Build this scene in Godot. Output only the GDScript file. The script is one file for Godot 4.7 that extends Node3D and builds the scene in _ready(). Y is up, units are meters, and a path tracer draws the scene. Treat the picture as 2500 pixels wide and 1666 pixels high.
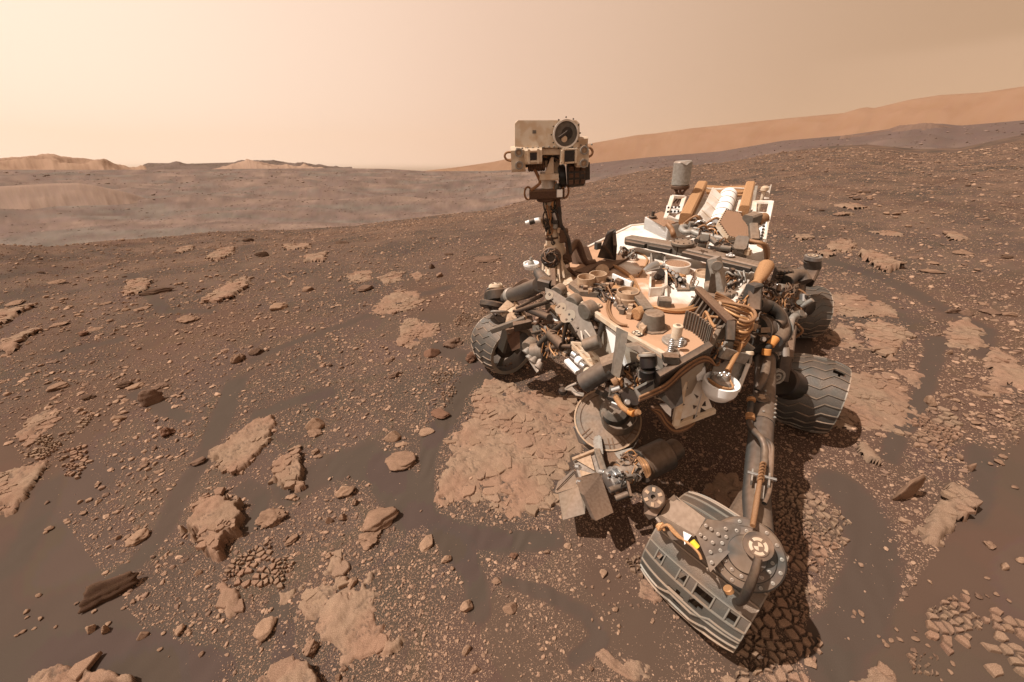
extends Node3D

# ---------------------------------------------------------------- mesh building
class MB:
	var v := PackedVector3Array()
	var n := PackedVector3Array()
	var c := PackedColorArray()
	var col := Color.WHITE
	var tinted := false
	func tri(a: Vector3, b: Vector3, d: Vector3, na: Vector3, nb: Vector3, nd: Vector3) -> void:
		if (b - a).cross(d - a).dot(na + nb + nd) > 0.0:
			v.append_array([a, d, b])
			n.append_array([na, nd, nb])
		else:
			v.append_array([a, b, d])
			n.append_array([na, nb, nd])
		if tinted:
			c.append_array([col, col, col])
	func flat(a: Vector3, b: Vector3, d: Vector3, out: Vector3) -> void:
		var m := (b - a).cross(d - a)
		if m.length_squared() < 1e-16:
			return
		m = m.normalized()
		if m.dot(out) < 0.0:
			m = -m
		tri(a, b, d, m, m, m)
	func quad(a: Vector3, b: Vector3, d: Vector3, e: Vector3, out: Vector3) -> void:
		flat(a, b, d, out)
		flat(a, d, e, out)
	# a section (2-D points, anticlockwise) swept straight from a to b
	func sweep(sec: Array, a: Vector3, b: Vector3, x: Vector3, y: Vector3, k := 1.0) -> void:
		var m := sec.size()
		var d := (b - a).normalized()
		for i in m:
			var p: Vector2 = sec[i]
			var q: Vector2 = sec[(i + 1) % m]
			var mid: Vector3 = x * (p.x + q.x) + y * (p.y + q.y)
			quad(a + x * p.x + y * p.y, a + x * q.x + y * q.y, b + (x * q.x + y * q.y) * k, b + (x * p.x + y * p.y) * k, mid)
		for i in range(1, m - 1):
			var s: Array = [sec[0], sec[i], sec[i + 1]]
			flat(a + x * s[0].x + y * s[0].y, a + x * s[1].x + y * s[1].y, a + x * s[2].x + y * s[2].y, -d)
			flat(b + (x * s[0].x + y * s[0].y) * k, b + (x * s[1].x + y * s[1].y) * k, b + (x * s[2].x + y * s[2].y) * k, d)
	# a chamfered bar; w across, h along "up"
	func beam(a: Vector3, b: Vector3, w: float, h: float, up := Vector3.UP, k := 1.0) -> void:
		var d := (b - a).normalized()
		if absf(d.dot(up.normalized())) > 0.98:
			up = Vector3.RIGHT if absf(d.x) < 0.9 else Vector3.BACK
		var x := d.cross(up).normalized()
		var y := x.cross(d).normalized()
		var e := minf(w, h) * 0.14
		w *= 0.5
		h *= 0.5
		sweep([Vector2(-w + e, -h), Vector2(w - e, -h), Vector2(w, -h + e), Vector2(w, h - e), Vector2(w - e, h), Vector2(-w + e, h), Vector2(-w, h - e), Vector2(-w, -h + e)], a, b, x, y, k)
	# a box round a centre with edge vectors
	func box(at: Vector3, size: Vector3, ax := Vector3.RIGHT, up := Vector3.UP) -> void:
		ax = ax.normalized()
		beam(at - ax * size.x * 0.5, at + ax * size.x * 0.5, size.z, size.y, up)
	func tube(pts: Array, r, sides := 9, caps := true) -> void:
		var m := pts.size()
		var rings: Array = []
		var side := Vector3.ZERO
		for i in m:
			var d: Vector3 = (pts[mini(i + 1, m - 1)] - pts[maxi(i - 1, 0)]).normalized()
			if side == Vector3.ZERO:
				side = d.cross(Vector3.UP if absf(d.y) < 0.9 else Vector3.RIGHT).normalized()
			side = (side - d * side.dot(d)).normalized()
			var o := d.cross(side)
			var rr: float = r[i] if r is Array else r
			var ring: Array = []
			for j in sides:
				var t := TAU * j / sides
				ring.append([pts[i] + (side * cos(t) + o * sin(t)) * rr, side * cos(t) + o * sin(t)])
			rings.append(ring)
		for i in m - 1:
			for j in sides:
				var p = rings[i][j]
				var q = rings[i][(j + 1) % sides]
				var s = rings[i + 1][(j + 1) % sides]
				var t = rings[i + 1][j]
				tri(p[0], q[0], s[0], p[1], q[1], s[1])
				tri(p[0], s[0], t[0], p[1], s[1], t[1])
		if caps:
			for e in [0, m - 1]:
				var out: Vector3 = (pts[0] - pts[1]) if e == 0 else (pts[m - 1] - pts[m - 2])
				for j in sides:
					flat(pts[e], rings[e][j][0], rings[e][(j + 1) % sides][0], out)
	# a smooth cable through points
	func cable(pts: Array, r, sides := 7, per := 5) -> void:
		var out: Array = []
		var rs: Array = []
		for i in pts.size() - 1:
			var p0: Vector3 = pts[maxi(i - 1, 0)]
			var p3: Vector3 = pts[mini(i + 2, pts.size() - 1)]
			for k in per:
				out.append(pts[i].cubic_interpolate(pts[i + 1], p0, p3, float(k) / per))
				rs.append(lerpf(r[i], r[i + 1], float(k) / per) if r is Array else r)
		out.append(pts[-1])
		rs.append(r[-1] if r is Array else r)
		tube(out, rs, sides)
	# profile of (radius, height along the axis)
	func lathe(at: Vector3, axis: Vector3, prof: Array, seg := 20, open := false) -> void:
		axis = axis.normalized()
		var x := axis.cross(Vector3.UP if absf(axis.y) < 0.9 else Vector3.RIGHT).normalized()
		var y := axis.cross(x)
		for i in prof.size() - 1:
			var p: Vector2 = prof[i]
			var q: Vector2 = prof[i + 1]
			var nr := Vector2(q.y - p.y, p.x - q.x).normalized()
			for j in seg:
				var t := TAU * j / seg
				var u := TAU * (j + 1) / seg
				var dt := x * cos(t) + y * sin(t)
				var du := x * cos(u) + y * sin(u)
				var nt := dt * nr.x + axis * nr.y
				var nu := du * nr.x + axis * nr.y
				var a := at + dt * p.x + axis * p.y
				var b := at + du * p.x + axis * p.y
				var d := at + du * q.x + axis * q.y
				var e := at + dt * q.x + axis * q.y
				if p.x > 1e-6:
					tri(a, b, d, nt, nu, nu)
				if q.x > 1e-6:
					tri(a, d, e, nt, nu, nt)
		if not open:
			pass
	# cylinder with chamfered rims
	func cyl(a: Vector3, b: Vector3, r: float, seg := 18, r2 := -1.0) -> void:
		var l := a.distance_to(b)
		var q := r if r2 < 0.0 else r2
		var e := minf(minf(r, q) * 0.12, l * 0.2)
		lathe(a, b - a, [Vector2(0, 0), Vector2(r - e, 0), Vector2(r, e), Vector2(q, l - e), Vector2(q - e, l), Vector2(0, l)], seg)
	func ring(at: Vector3, axis: Vector3, ro: float, ri: float, h: float, seg := 22) -> void:
		lathe(at, axis, [Vector2(ri, 0), Vector2(ro, 0), Vector2(ro, h), Vector2(ri, h), Vector2(ri, 0)], seg)
	# a flat outline with thickness; the outline is the face on the "d" side
	func plate(pts: Array, d: Vector3) -> void:
		var nn := Vector3.ZERO
		for i in pts.size():
			nn += (pts[i] - pts[0]).cross(pts[(i + 1) % pts.size()] - pts[0])
		nn = nn.normalized()
		var x: Vector3 = (pts[1] - pts[0]).normalized()
		x = (x - nn * x.dot(nn)).normalized()
		var y := nn.cross(x)
		var flat2 := PackedVector2Array()
		var mid := Vector3.ZERO
		for p in pts:
			flat2.append(Vector2((p - pts[0]).dot(x), (p - pts[0]).dot(y)))
			mid += p / pts.size()
		var ccw := not Geometry2D.is_polygon_clockwise(flat2)
		var idx := Geometry2D.triangulate_polygon(flat2)
		for i in range(0, idx.size(), 3):
			flat(pts[idx[i]], pts[idx[i + 1]], pts[idx[i + 2]], d)
			flat(pts[idx[i]] - d, pts[idx[i + 1]] - d, pts[idx[i + 2]] - d, -d)
		for i in pts.size():
			var p: Vector3 = pts[i]
			var q: Vector3 = pts[(i + 1) % pts.size()]
			var out := (q - p).cross(nn) * (1.0 if ccw else -1.0)
			quad(p, q, q - d, p - d, out)
	func bolt(at: Vector3, axis: Vector3, r: float, h := 0.006) -> void:
		axis = axis.normalized()
		lathe(at, axis, [Vector2(r, -0.001), Vector2(r, h * 0.7), Vector2(r * 0.75, h), Vector2(0, h)], 8)
	func ball(at: Vector3, r: float, seg := 12) -> void:
		var prof: Array = []
		for i in 7:
			var t := PI * i / 6
			prof.append(Vector2(sin(t) * r, -cos(t) * r))
		lathe(at, Vector3.UP, prof, seg)
	func mesh(shift: Vector3) -> ArrayMesh:
		var arr: Array = []
		arr.resize(Mesh.ARRAY_MAX)
		var w := v.duplicate()
		if shift != Vector3.ZERO:
			for i in w.size():
				w[i] -= shift
		arr[Mesh.ARRAY_VERTEX] = w
		arr[Mesh.ARRAY_NORMAL] = n
		if tinted:
			arr[Mesh.ARRAY_COLOR] = c
		var m := ArrayMesh.new()
		m.add_surface_from_arrays(Mesh.PRIMITIVE_TRIANGLES, arr)
		return m

var used := {}
var M := {}

func numbered(called: String) -> String:
	used[called] = used.get(called, 0) + 1
	return called if used[called] == 1 else "%s_%03d" % [called, used[called] - 1]

func tag(o: Node, label := "", category := "", group := "", kind := "") -> Node:
	if label: o.set_meta("label", label)
	if category: o.set_meta("category", category)
	if group: o.set_meta("group", group)
	if kind: o.set_meta("kind", kind)
	return o

func show_mesh(called: String, mesh: Mesh, mat: Material, parent: Node = self) -> MeshInstance3D:
	var o := MeshInstance3D.new()
	o.name = numbered(called) if parent == self else called
	o.mesh = mesh
	o.material_override = mat
	parent.add_child(o, true)
	return o

func paint(r: float, g: float, b: float, rough := 0.8, metal := 0.0, extra := {}) -> StandardMaterial3D:
	var m := StandardMaterial3D.new()
	m.albedo_color = Color(r, g, b).linear_to_srgb()
	m.roughness = rough
	m.metallic = metal
	m.metallic_specular = extra.get("spec", 0.35)
	if extra.has("dust"):
		m.albedo_texture = extra.dust
		m.uv1_triplanar = true
		m.uv1_scale = Vector3.ONE * extra.get("scale", 2.0)
	if extra.has("bump"):
		m.normal_enabled = true
		m.normal_texture = extra.bump
		m.normal_scale = extra.get("depth", 0.6)
		m.uv1_triplanar = true
		m.uv1_scale = Vector3.ONE * extra.get("scale", 2.0)
	if extra.has("vcol"):
		m.vertex_color_use_as_albedo = true
	if extra.has("world"):
		m.uv1_world_triplanar = true
	return m

func noise(seed_: int, freq: float, oct := 4, type := FastNoiseLite.TYPE_SIMPLEX_SMOOTH) -> FastNoiseLite:
	var f := FastNoiseLite.new()
	f.seed = seed_
	f.frequency = freq
	f.noise_type = type
	f.fractal_octaves = oct
	if type == FastNoiseLite.TYPE_CELLULAR:
		f.fractal_type = FastNoiseLite.FRACTAL_NONE
	return f

func noise_tex(f: FastNoiseLite, size: int, lo: Color, hi: Color, a := 0.0, b := 1.0, normal := 0.0) -> Texture2D:
	var im := f.get_seamless_image(size, size)
	if normal > 0.0:
		im.bump_map_to_normal_map(normal)
		return ImageTexture.create_from_image(im)
	var out := Image.create(size, size, false, Image.FORMAT_RGB8)
	for y in size:
		for x in size:
			out.set_pixel(x, y, lo.lerp(hi, smoothstep(a, b, im.get_pixel(x, y).r)))
	return ImageTexture.create_from_image(out)

# ---------------------------------------------------------------- the lie of the land
const EYE := 1.96215
var T_RIDGE: Array = [Vector2(-61.22, -0.1032), Vector2(-53.70, -0.1089), Vector2(-50.81, -0.1203), Vector2(-47.21, -0.1199), Vector2(-41.40, -0.1221), Vector2(-38.48, -0.1192), Vector2(-29.88, -0.1276), Vector2(-22.23, -0.1266), Vector2(-3.00, -0.0973), Vector2(7.99, -0.0456), Vector2(14.41, -0.0174), Vector2(20.15, 0.0003), Vector2(26.93, 0.0092), Vector2(33.14, 0.0295), Vector2(36.85, 0.0372), Vector2(40.29, 0.0388), Vector2(44.35, 0.0295), Vector2(47.11, 0.0299), Vector2(50.46, 0.0460), Vector2(56.04, 0.0535)]
var T_MID: Array = [Vector2(-58.91, -0.0026), Vector2(-51.46, -0.0020), Vector2(-42.52, -0.0024), Vector2(-23.03, 0.0003), Vector2(-17.07, -0.0014), Vector2(-11.60, -0.0068), Vector2(-2.88, -0.0060), Vector2(2.87, -0.0015), Vector2(10.90, 0.0101), Vector2(18.12, 0.0225), Vector2(26.64, 0.0330), Vector2(32.84, 0.0500), Vector2(38.32, 0.0554), Vector2(41.47, 0.0624), Vector2(43.24, 0.0673), Vector2(45.04, 0.0671), Vector2(46.46, 0.0625), Vector2(50.05, 0.0652), Vector2(55.83, 0.0630)]
var T_RIM: Array = [Vector2(-19.49, -0.0169), Vector2(-14.14, -0.0094), Vector2(-11.92, -0.0059), Vector2(-7.42, 0.0022), Vector2(-2.85, 0.0130), Vector2(3.95, 0.0342), Vector2(10.42, 0.0517), Vector2(16.48, 0.0677), Vector2(18.72, 0.0701), Vector2(22.64, 0.0776), Vector2(26.09, 0.0815), Vector2(30.29, 0.0862), Vector2(34.17, 0.0894), Vector2(37.54, 0.0915), Vector2(38.75, 0.0976), Vector2(39.25, 0.0982), Vector2(39.88, 0.0960), Vector2(42.20, 0.1045), Vector2(44.25, 0.1078), Vector2(46.92, 0.1060), Vector2(49.13, 0.1092), Vector2(54.77, 0.1099)]
var T_FAR: Array = [Vector2(-70, 14), Vector2(-54, 14), Vector2(-20, 18), Vector2(0, 20), Vector2(25, 30), Vector2(54, 42), Vector2(80, 42)]
var n_big := noise(5, 0.35, 3)
var n_mid := noise(6, 1.7, 3)
var n_land := noise(7, 0.02, 4)

func table(t: Array, a: float) -> float:
	if a <= t[0].x:
		return t[0].y
	for i in range(1, t.size()):
		if a <= t[i].x:
			return lerpf(t[i - 1].y, t[i].y, (a - t[i - 1].x) / (t[i].x - t[i - 1].x))
	return t[-1].y

func land(x: float, z: float) -> float:
	var r := sqrt(x * x + z * z)
	if r < 0.01:
		return 0.0
	var deg := rad_to_deg(atan2(x, -z))
	var aside := clampf((absf(deg) - 62.0) / 50.0, 0.0, 1.0)
	var a := clampf(deg, -62.0, 62.0)
	var e1 := table(T_RIDGE, a)
	var r1 := table(T_FAR, a)
	var s1 := e1 + EYE / r1
	var sp := 0.05 * x / r - 0.1 * z / r
	if r <= r1:
		var t := smoothstep(4.0, r1, r)
		return r * lerpf(sp, lerpf(s1, sp * 0.4, aside), t)
	# beyond the near crest: a dip, then the far plain
	var e2 := lerpf(table(T_MID, a), -0.003, aside)
	var r2 := 420.0
	var dip := 2.2 * r1
	var low := e1 - 0.10
	e1 = lerpf(e1, (sp * 0.4 * r1 - EYE) / r1, aside)
	var e := 0.0
	if r < dip:
		e = lerpf(e1, low, smoothstep(r1, dip, r))
	elif r < r2:
		var u := log(r / dip) / log(r2 / dip)
		e = lerpf(low, e2, pow(u, 0.55)) + n_land.get_noise_2d(x, z) * 0.016 * u * (1.0 - u) * 4.0
	else:
		e = e2 - 0.02 * clampf((r - r2) / 400.0, 0.0, 1.0)
		return EYE + e * minf(r, 820.0) - maxf(0.0, r - 820.0) * 0.02
	return EYE + e * r

func ground_colour(x: float, z: float, r: float) -> Color:
	var sand := Color(0.125, 0.083, 0.065)
	var dark := Color(0.088, 0.066, 0.053)
	var red := Color(0.135, 0.078, 0.055)
	var k := n_big.get_noise_2d(x * 1.3, z * 1.3) * 0.9 + 0.45
	var col := sand.lerp(dark, clampf(k, 0.0, 1.0))
	col = col.lerp(red, clampf(n_big.get_noise_2d(x * 0.7 + 40.0, z * 0.7) * 1.5, 0.0, 0.7))
	if r > 4.0:
		var tan_ := Color(0.185, 0.117, 0.084)
		var far := clampf((r - 4.0) / 8.0, 0.0, 1.0)
		var p := n_mid.get_noise_2d(x * 0.35, z * 0.35) + n_mid.get_noise_2d(x * 1.1 + 9.0, z * 1.1) * 0.6
		col = col.lerp(tan_, far * clampf(p * 1.3 + 0.35, 0.0, 0.9))
	col = col * 0.79
	col.a = 1.0
	return col

var rng := RandomNumberGenerator.new()
var SITE := Basis(Vector3(0.998752, 0.049938, 0.0), Vector3(-0.04969, 0.993808, 0.099381), Vector3(0, 0, 1))

func _ready() -> void:
	rng.seed = 11
	# camera
	var cam := Camera3D.new()
	cam.name = "camera"
	cam.position = Vector3(0, EYE, 0)
	cam.rotation_degrees = Vector3(-25.0593, 0, 0)
	cam.fov = 85.3287
	cam.near = 0.05
	cam.far = 20000.0
	add_child(cam)
	# sky, sun, exposure
	var sun_from := Vector3(-0.62, 1.0, 0.1).normalized()
	var env := Environment.new()
	env.background_mode = Environment.BG_SKY
	var sky := Sky.new()
	sky.sky_material = dust_sky(sun_from)
	env.sky = sky
	env.background_energy_multiplier = 1.0
	env.tonemap_mode = Environment.TONE_MAPPER_LINEAR
	env.tonemap_exposure = 1.5
	env.fog_enabled = true
	env.fog_mode = Environment.FOG_MODE_EXPONENTIAL
	env.fog_density = 0.00005
	env.fog_light_color = Color(0.98, 0.84, 0.7)
	env.sdfgi_enabled = true
	env.ssao_enabled = true
	env.ssil_enabled = true
	var we := WorldEnvironment.new()
	we.name = "world_environment"
	we.environment = env
	add_child(we)
	var sun := DirectionalLight3D.new()
	sun.name = "sun"
	sun.light_color = Color(1.0, 0.97, 0.93)
	sun.light_energy = 1.34
	sun.light_angular_distance = 0.5
	sun.shadow_enabled = true
	add_child(sun)
	sun.look_at_from_position(sun_from * 100.0, Vector3.ZERO, Vector3.UP)
	# site frame: the slope that the rover stands on
	SITE.y = Vector3(-0.05, 1, 0.1).normalized()
	SITE.x = (Vector3.RIGHT - SITE.y * SITE.y.x).normalized()
	SITE.z = SITE.x.cross(SITE.y)
	materials()
	terrain()
	hills()
	bedrock()
	rocks()
	gravel()
	rover()

func dust_sky(sun: Vector3) -> PanoramaSkyMaterial:
	var w := 512
	var h := 256
	var im := Image.create(w, h, false, Image.FORMAT_RGBF)
	for y in h:
		var el := (0.5 - (y + 0.5) / h) * PI
		for x in w:
			var az := (x + 0.5) / w * TAU
			var d := Vector3(sin(az) * cos(el), sin(el), -cos(az) * cos(el))
			var g := acos(clampf(d.dot(sun), -1.0, 1.0)) / PI
			var across := clampf((rad_to_deg(acos(clampf(Vector2(d.x, d.z).normalized().dot(Vector2(sun.x, sun.z).normalized()), -1, 1))) - 40.0) / 112.0, 0.0, 1.0)
			# dusty air: bright cream towards the sun, tan away from it, dimmer overhead
			var c := Color(0.80, 0.64, 0.515).lerp(Color(0.60, 0.425, 0.325), smoothstep(0.0, 0.55, across))
			c = c.lerp(Color(0.34, 0.218, 0.138), smoothstep(0.35, 1.0, across))
			var up := smoothstep(0.35, 1.5, maxf(el, 0.0))
			c = c.lerp(Color(0.26, 0.2, 0.15), up * 0.85)
			c = c.lerp(Color(0.9, 0.8, 0.7), exp(-g * g * 120.0))
			if el < 0.0:
				c = Color(0.3, 0.21, 0.15)
			im.set_pixel(x, y, c)
	var m := PanoramaSkyMaterial.new()
	m.panorama = ImageTexture.create_from_image(im)
	return m

func materials() -> void:
	var grain := noise_tex(noise(21, 0.06, 5), 512, Color(0.72, 0.7, 0.68), Color(1, 1, 1), 0.2, 0.8)
	var bump := noise_tex(noise(22, 0.09, 5), 512, Color.BLACK, Color.WHITE, 0, 1, 9.0)
	var soil := noise_tex(noise(23, 0.2, 4), 512, Color(0.9, 0.89, 0.88), Color(1, 1, 1), 0.2, 0.8)
	M.ground = paint(1.0, 1.0, 1.0, 0.97, 0, {"dust": soil, "scale": 2.9, "vcol": 1, "world": 1, "spec": 0.1})
	M.rock = paint(1, 1, 1, 0.93, 0, {"dust": grain, "bump": bump, "scale": 9.0, "depth": 0.45, "vcol": 1, "spec": 0.15})
	M.pebble = paint(1, 1, 1, 0.95, 0, {"vcol": 1, "spec": 0.1})
	M.far = paint(1, 1, 1, 1.0, 0, {"vcol": 1, "spec": 0.0})
	rover_materials(grain, bump)

func grid_mesh(pts: PackedVector3Array, cols: PackedColorArray, nu: int, nv: int) -> ArrayMesh:
	# a sheet of nu x nv points with smooth normals
	var nor := PackedVector3Array()
	nor.resize(pts.size())
	var idx := PackedInt32Array()
	for j in nv - 1:
		for i in nu - 1:
			var a := j * nu + i
			for t in [[a, a + 1, a + nu + 1], [a, a + nu + 1, a + nu]]:
				var m := (pts[t[1]] - pts[t[0]]).cross(pts[t[2]] - pts[t[0]])
				if m.y < 0.0:
					m = -m
					idx.append_array([t[0], t[1], t[2]])
				else:
					idx.append_array([t[0], t[2], t[1]])
				for q in t:
					nor[q] += m
	for i in nor.size():
		nor[i] = nor[i].normalized()
	var arr: Array = []
	arr.resize(Mesh.ARRAY_MAX)
	arr[Mesh.ARRAY_VERTEX] = pts
	arr[Mesh.ARRAY_NORMAL] = nor
	arr[Mesh.ARRAY_COLOR] = cols
	arr[Mesh.ARRAY_INDEX] = idx
	var me := ArrayMesh.new()
	me.add_surface_from_arrays(Mesh.PRIMITIVE_TRIANGLES, arr)
	return me

func terrain() -> void:
	var angles: Array = []
	var a := -180.0
	while a < 180.01:
		angles.append(a)
		a += 0.28 if absf(a + 0.1) < 66.0 else 3.0
	if angles[-1] < 180.0:
		angles.append(180.0)
	var radii: Array = [0.02]
	var r := 0.25
	while r < 9000.0:
		radii.append(r)
		r *= 1.017 if r < 60.0 else (1.05 if r < 900.0 else 1.4)
	var pts := PackedVector3Array()
	var cols := PackedColorArray()
	var ripple := noise(9, 2.2, 2)
	for rr in radii:
		for d in angles:
			var t := deg_to_rad(d)
			var x: float = sin(t) * rr
			var z: float = -cos(t) * rr
			var y := surf(x, z)
			var drift := sandy(x, z) if rr < 12.0 else 0.0
			if rr < 12.0:
				# faint wind ripples in the sand
				y += sin((x * 0.8 + z * 0.45) * 55.0 + ripple.get_noise_2d(x, z) * 6.0) * 0.0022 * drift
			pts.append(Vector3(x, y, z))
			var col := ground_colour(x, z, rr).lerp(Color(0.074, 0.054, 0.043), drift * 0.7)
			if rr > 16.0:
				var crest := table(T_FAR, clampf(d, -62, 62))
				if rr > crest:
					var far := Color(0.145, 0.1, 0.084)
					var band := n_land.get_noise_2d(x * 0.6, z * 2.0) + 0.5 * n_land.get_noise_2d(x * 4.0, z * 4.0)
					far = far.lerp(Color(0.2, 0.138, 0.108), clampf(band * 1.6 + 0.1, 0.0, 1.0))
					far = far.lerp(Color(0.15, 0.122, 0.102), clampf(-band * 2.0 - 0.1, 0.0, 0.8))
					far = far * (1.0 + 0.3 * n_fine.get_noise_2d(d * 0.03, log(rr) * 0.7) + 0.16 * n_fine.get_noise_2d(d * 0.5 + 50.0, log(rr) * 3.0) + rng.randf_range(-0.04, 0.04))
					far.a = 1.0
					if d > 8.0 and rr > 120.0:
						far = far.lerp(Color(0.115, 0.078, 0.068), clampf((rr - 120.0) / 200.0, 0.0, 0.8))
					col = col.lerp(far, clampf((rr - crest) / 3.0, 0.0, 1.0))
			cols.append(col)
	var o := show_mesh("ground", grid_mesh(pts, cols, angles.size(), radii.size()), M.ground)
	tag(o, "brown sand and soil plain rising towards the right", "", "", "structure")

# a range of hills: a strip along a skyline of (azimuth, elevation) at a distance, with a front slope and a back
func range_of_hills(called: String, label: String, sky_line: Array, dist: float, depth: float, foot: float, c1: Color, c2: Color, rough: float, seed_: int, strata := 0.0) -> void:
	var f := noise(seed_, 7.0 / dist, 6)
	f.fractal_type = FastNoiseLite.FRACTAL_RIDGED
	var pts := PackedVector3Array()
	var cols := PackedColorArray()
	var nu := 260
	var rows := [-1.0, -0.85, -0.7, -0.56, -0.44, -0.34, -0.26, -0.19, -0.13, -0.08, -0.04, 0.0, 0.1, 0.3, 0.6, 1.0]
	var a0: float = sky_line[0].x
	var a1: float = sky_line[-1].x
	for t in rows:
		for i in nu:
			var a := lerpf(a0, a1, float(i) / (nu - 1))
			var e := table(sky_line, a)
			var d: float = dist + depth * t
			var top := EYE + e * dist
			var x := sin(deg_to_rad(a)) * d
			var z := -cos(deg_to_rad(a)) * d
			var k: float = 1.0 - absf(t)
			var g := f.get_noise_2d(x, z)
			var y: float = lerpf(foot, top, pow(k, 0.8))
			y += g * rough * minf(1.0, absf(t) * 6.0) * k * dist * 0.022
			pts.append(Vector3(x, y, z))
			var mix_ := clampf(g * 0.9 + 0.4 + rng.randf_range(-0.15, 0.15) + strata * sin(y / (dist * 0.004)), 0.0, 1.0)
			cols.append(c1.lerp(c2, mix_))
	var o := show_mesh(called, grid_mesh(pts, cols, nu, rows.size()), M.far)
	tag(o, label, "", "", "structure")

func hills() -> void:
	range_of_hills("crater_rim", "hazy orange crater rim far beyond the rover", T_RIM, 5200.0, 1900.0, -150.0, Color(0.175, 0.09, 0.054), Color(0.2, 0.112, 0.072), 0.35, 31)
	range_of_hills("butte", "dark flat topped butte on the left horizon", [Vector2(-43.02, -0.0044), Vector2(-42.50, -0.0011), Vector2(-41.89, 0.0063), Vector2(-41.54, 0.0084), Vector2(-38.30, 0.0074), Vector2(-34.49, 0.0100), Vector2(-32.01, 0.0133), Vector2(-30.07, 0.0151), Vector2(-28.14, 0.0091), Vector2(-24.71, 0.0044), Vector2(-23.01, 0.0020), Vector2(-21.37, -0.0014)], 1100.0, 160.0, -14.0, Color(0.085, 0.062, 0.052), Color(0.125, 0.09, 0.075), 0.5, 32, 0.2)
	range_of_hills("hill", "rounded tan hill at the far left of the horizon", [Vector2(-60.13, 0.0083), Vector2(-55.30, 0.0084), Vector2(-51.15, 0.0126), Vector2(-49.97, 0.0135), Vector2(-49.24, 0.0155), Vector2(-48.69, 0.0162), Vector2(-47.50, 0.0154), Vector2(-46.07, 0.0152), Vector2(-45.61, 0.0135), Vector2(-45.16, 0.0111), Vector2(-44.53, 0.0061), Vector2(-43.86, 0.0009), Vector2(-43.30, 0.0003), Vector2(-42.71, -0.0024), Vector2(-41.85, -0.0058)], 900.0, 200.0, -20.0, Color(0.19, 0.115, 0.08), Color(0.26, 0.165, 0.115), 0.9, 33, 0.1)
	range_of_hills("hill", "low pale hill in front of the dark butte", [Vector2(-37.80, -0.0076), Vector2(-36.84, -0.0048), Vector2(-35.42, 0.0018), Vector2(-33.50, 0.0078), Vector2(-32.74, 0.0109), Vector2(-32.01, 0.0133), Vector2(-31.31, 0.0103), Vector2(-30.42, 0.0050), Vector2(-28.86, 0.0011), Vector2(-25.27, -0.0030), Vector2(-22.41, -0.0056)], 700.0, 120.0, -12.0, Color(0.21, 0.135, 0.1), Color(0.28, 0.185, 0.135), 0.8, 34)
	range_of_hills("knoll", "low brown knoll at the left in front of the plain", [Vector2(-61.06, -0.0315), Vector2(-54.15, -0.0281), Vector2(-51.95, -0.0254), Vector2(-50.54, -0.0244), Vector2(-48.78, -0.0229), Vector2(-47.20, -0.0229), Vector2(-46.16, -0.0266), Vector2(-45.12, -0.0331), Vector2(-44.04, -0.0399), Vector2(-42.95, -0.0491), Vector2(-41.54, -0.0633)], 150.0, 60.0, -22.0, Color(0.17, 0.118, 0.095), Color(0.22, 0.15, 0.115), 0.4, 35)
	range_of_hills("mesa", "dark low mesa edge before the crater rim at right", [Vector2(37.90, 0.0503), Vector2(39.17, 0.0547), Vector2(40.38, 0.0589), Vector2(41.48, 0.0617), Vector2(42.11, 0.0655), Vector2(42.81, 0.0672), Vector2(43.82, 0.0667), Vector2(44.52, 0.0659), Vector2(45.24, 0.0639), Vector2(46.11, 0.0594), Vector2(47.50, 0.0534)], 380.0, 60.0, 10.0, Color(0.10, 0.062, 0.05), Color(0.15, 0.095, 0.072), 0.5, 36)

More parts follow.
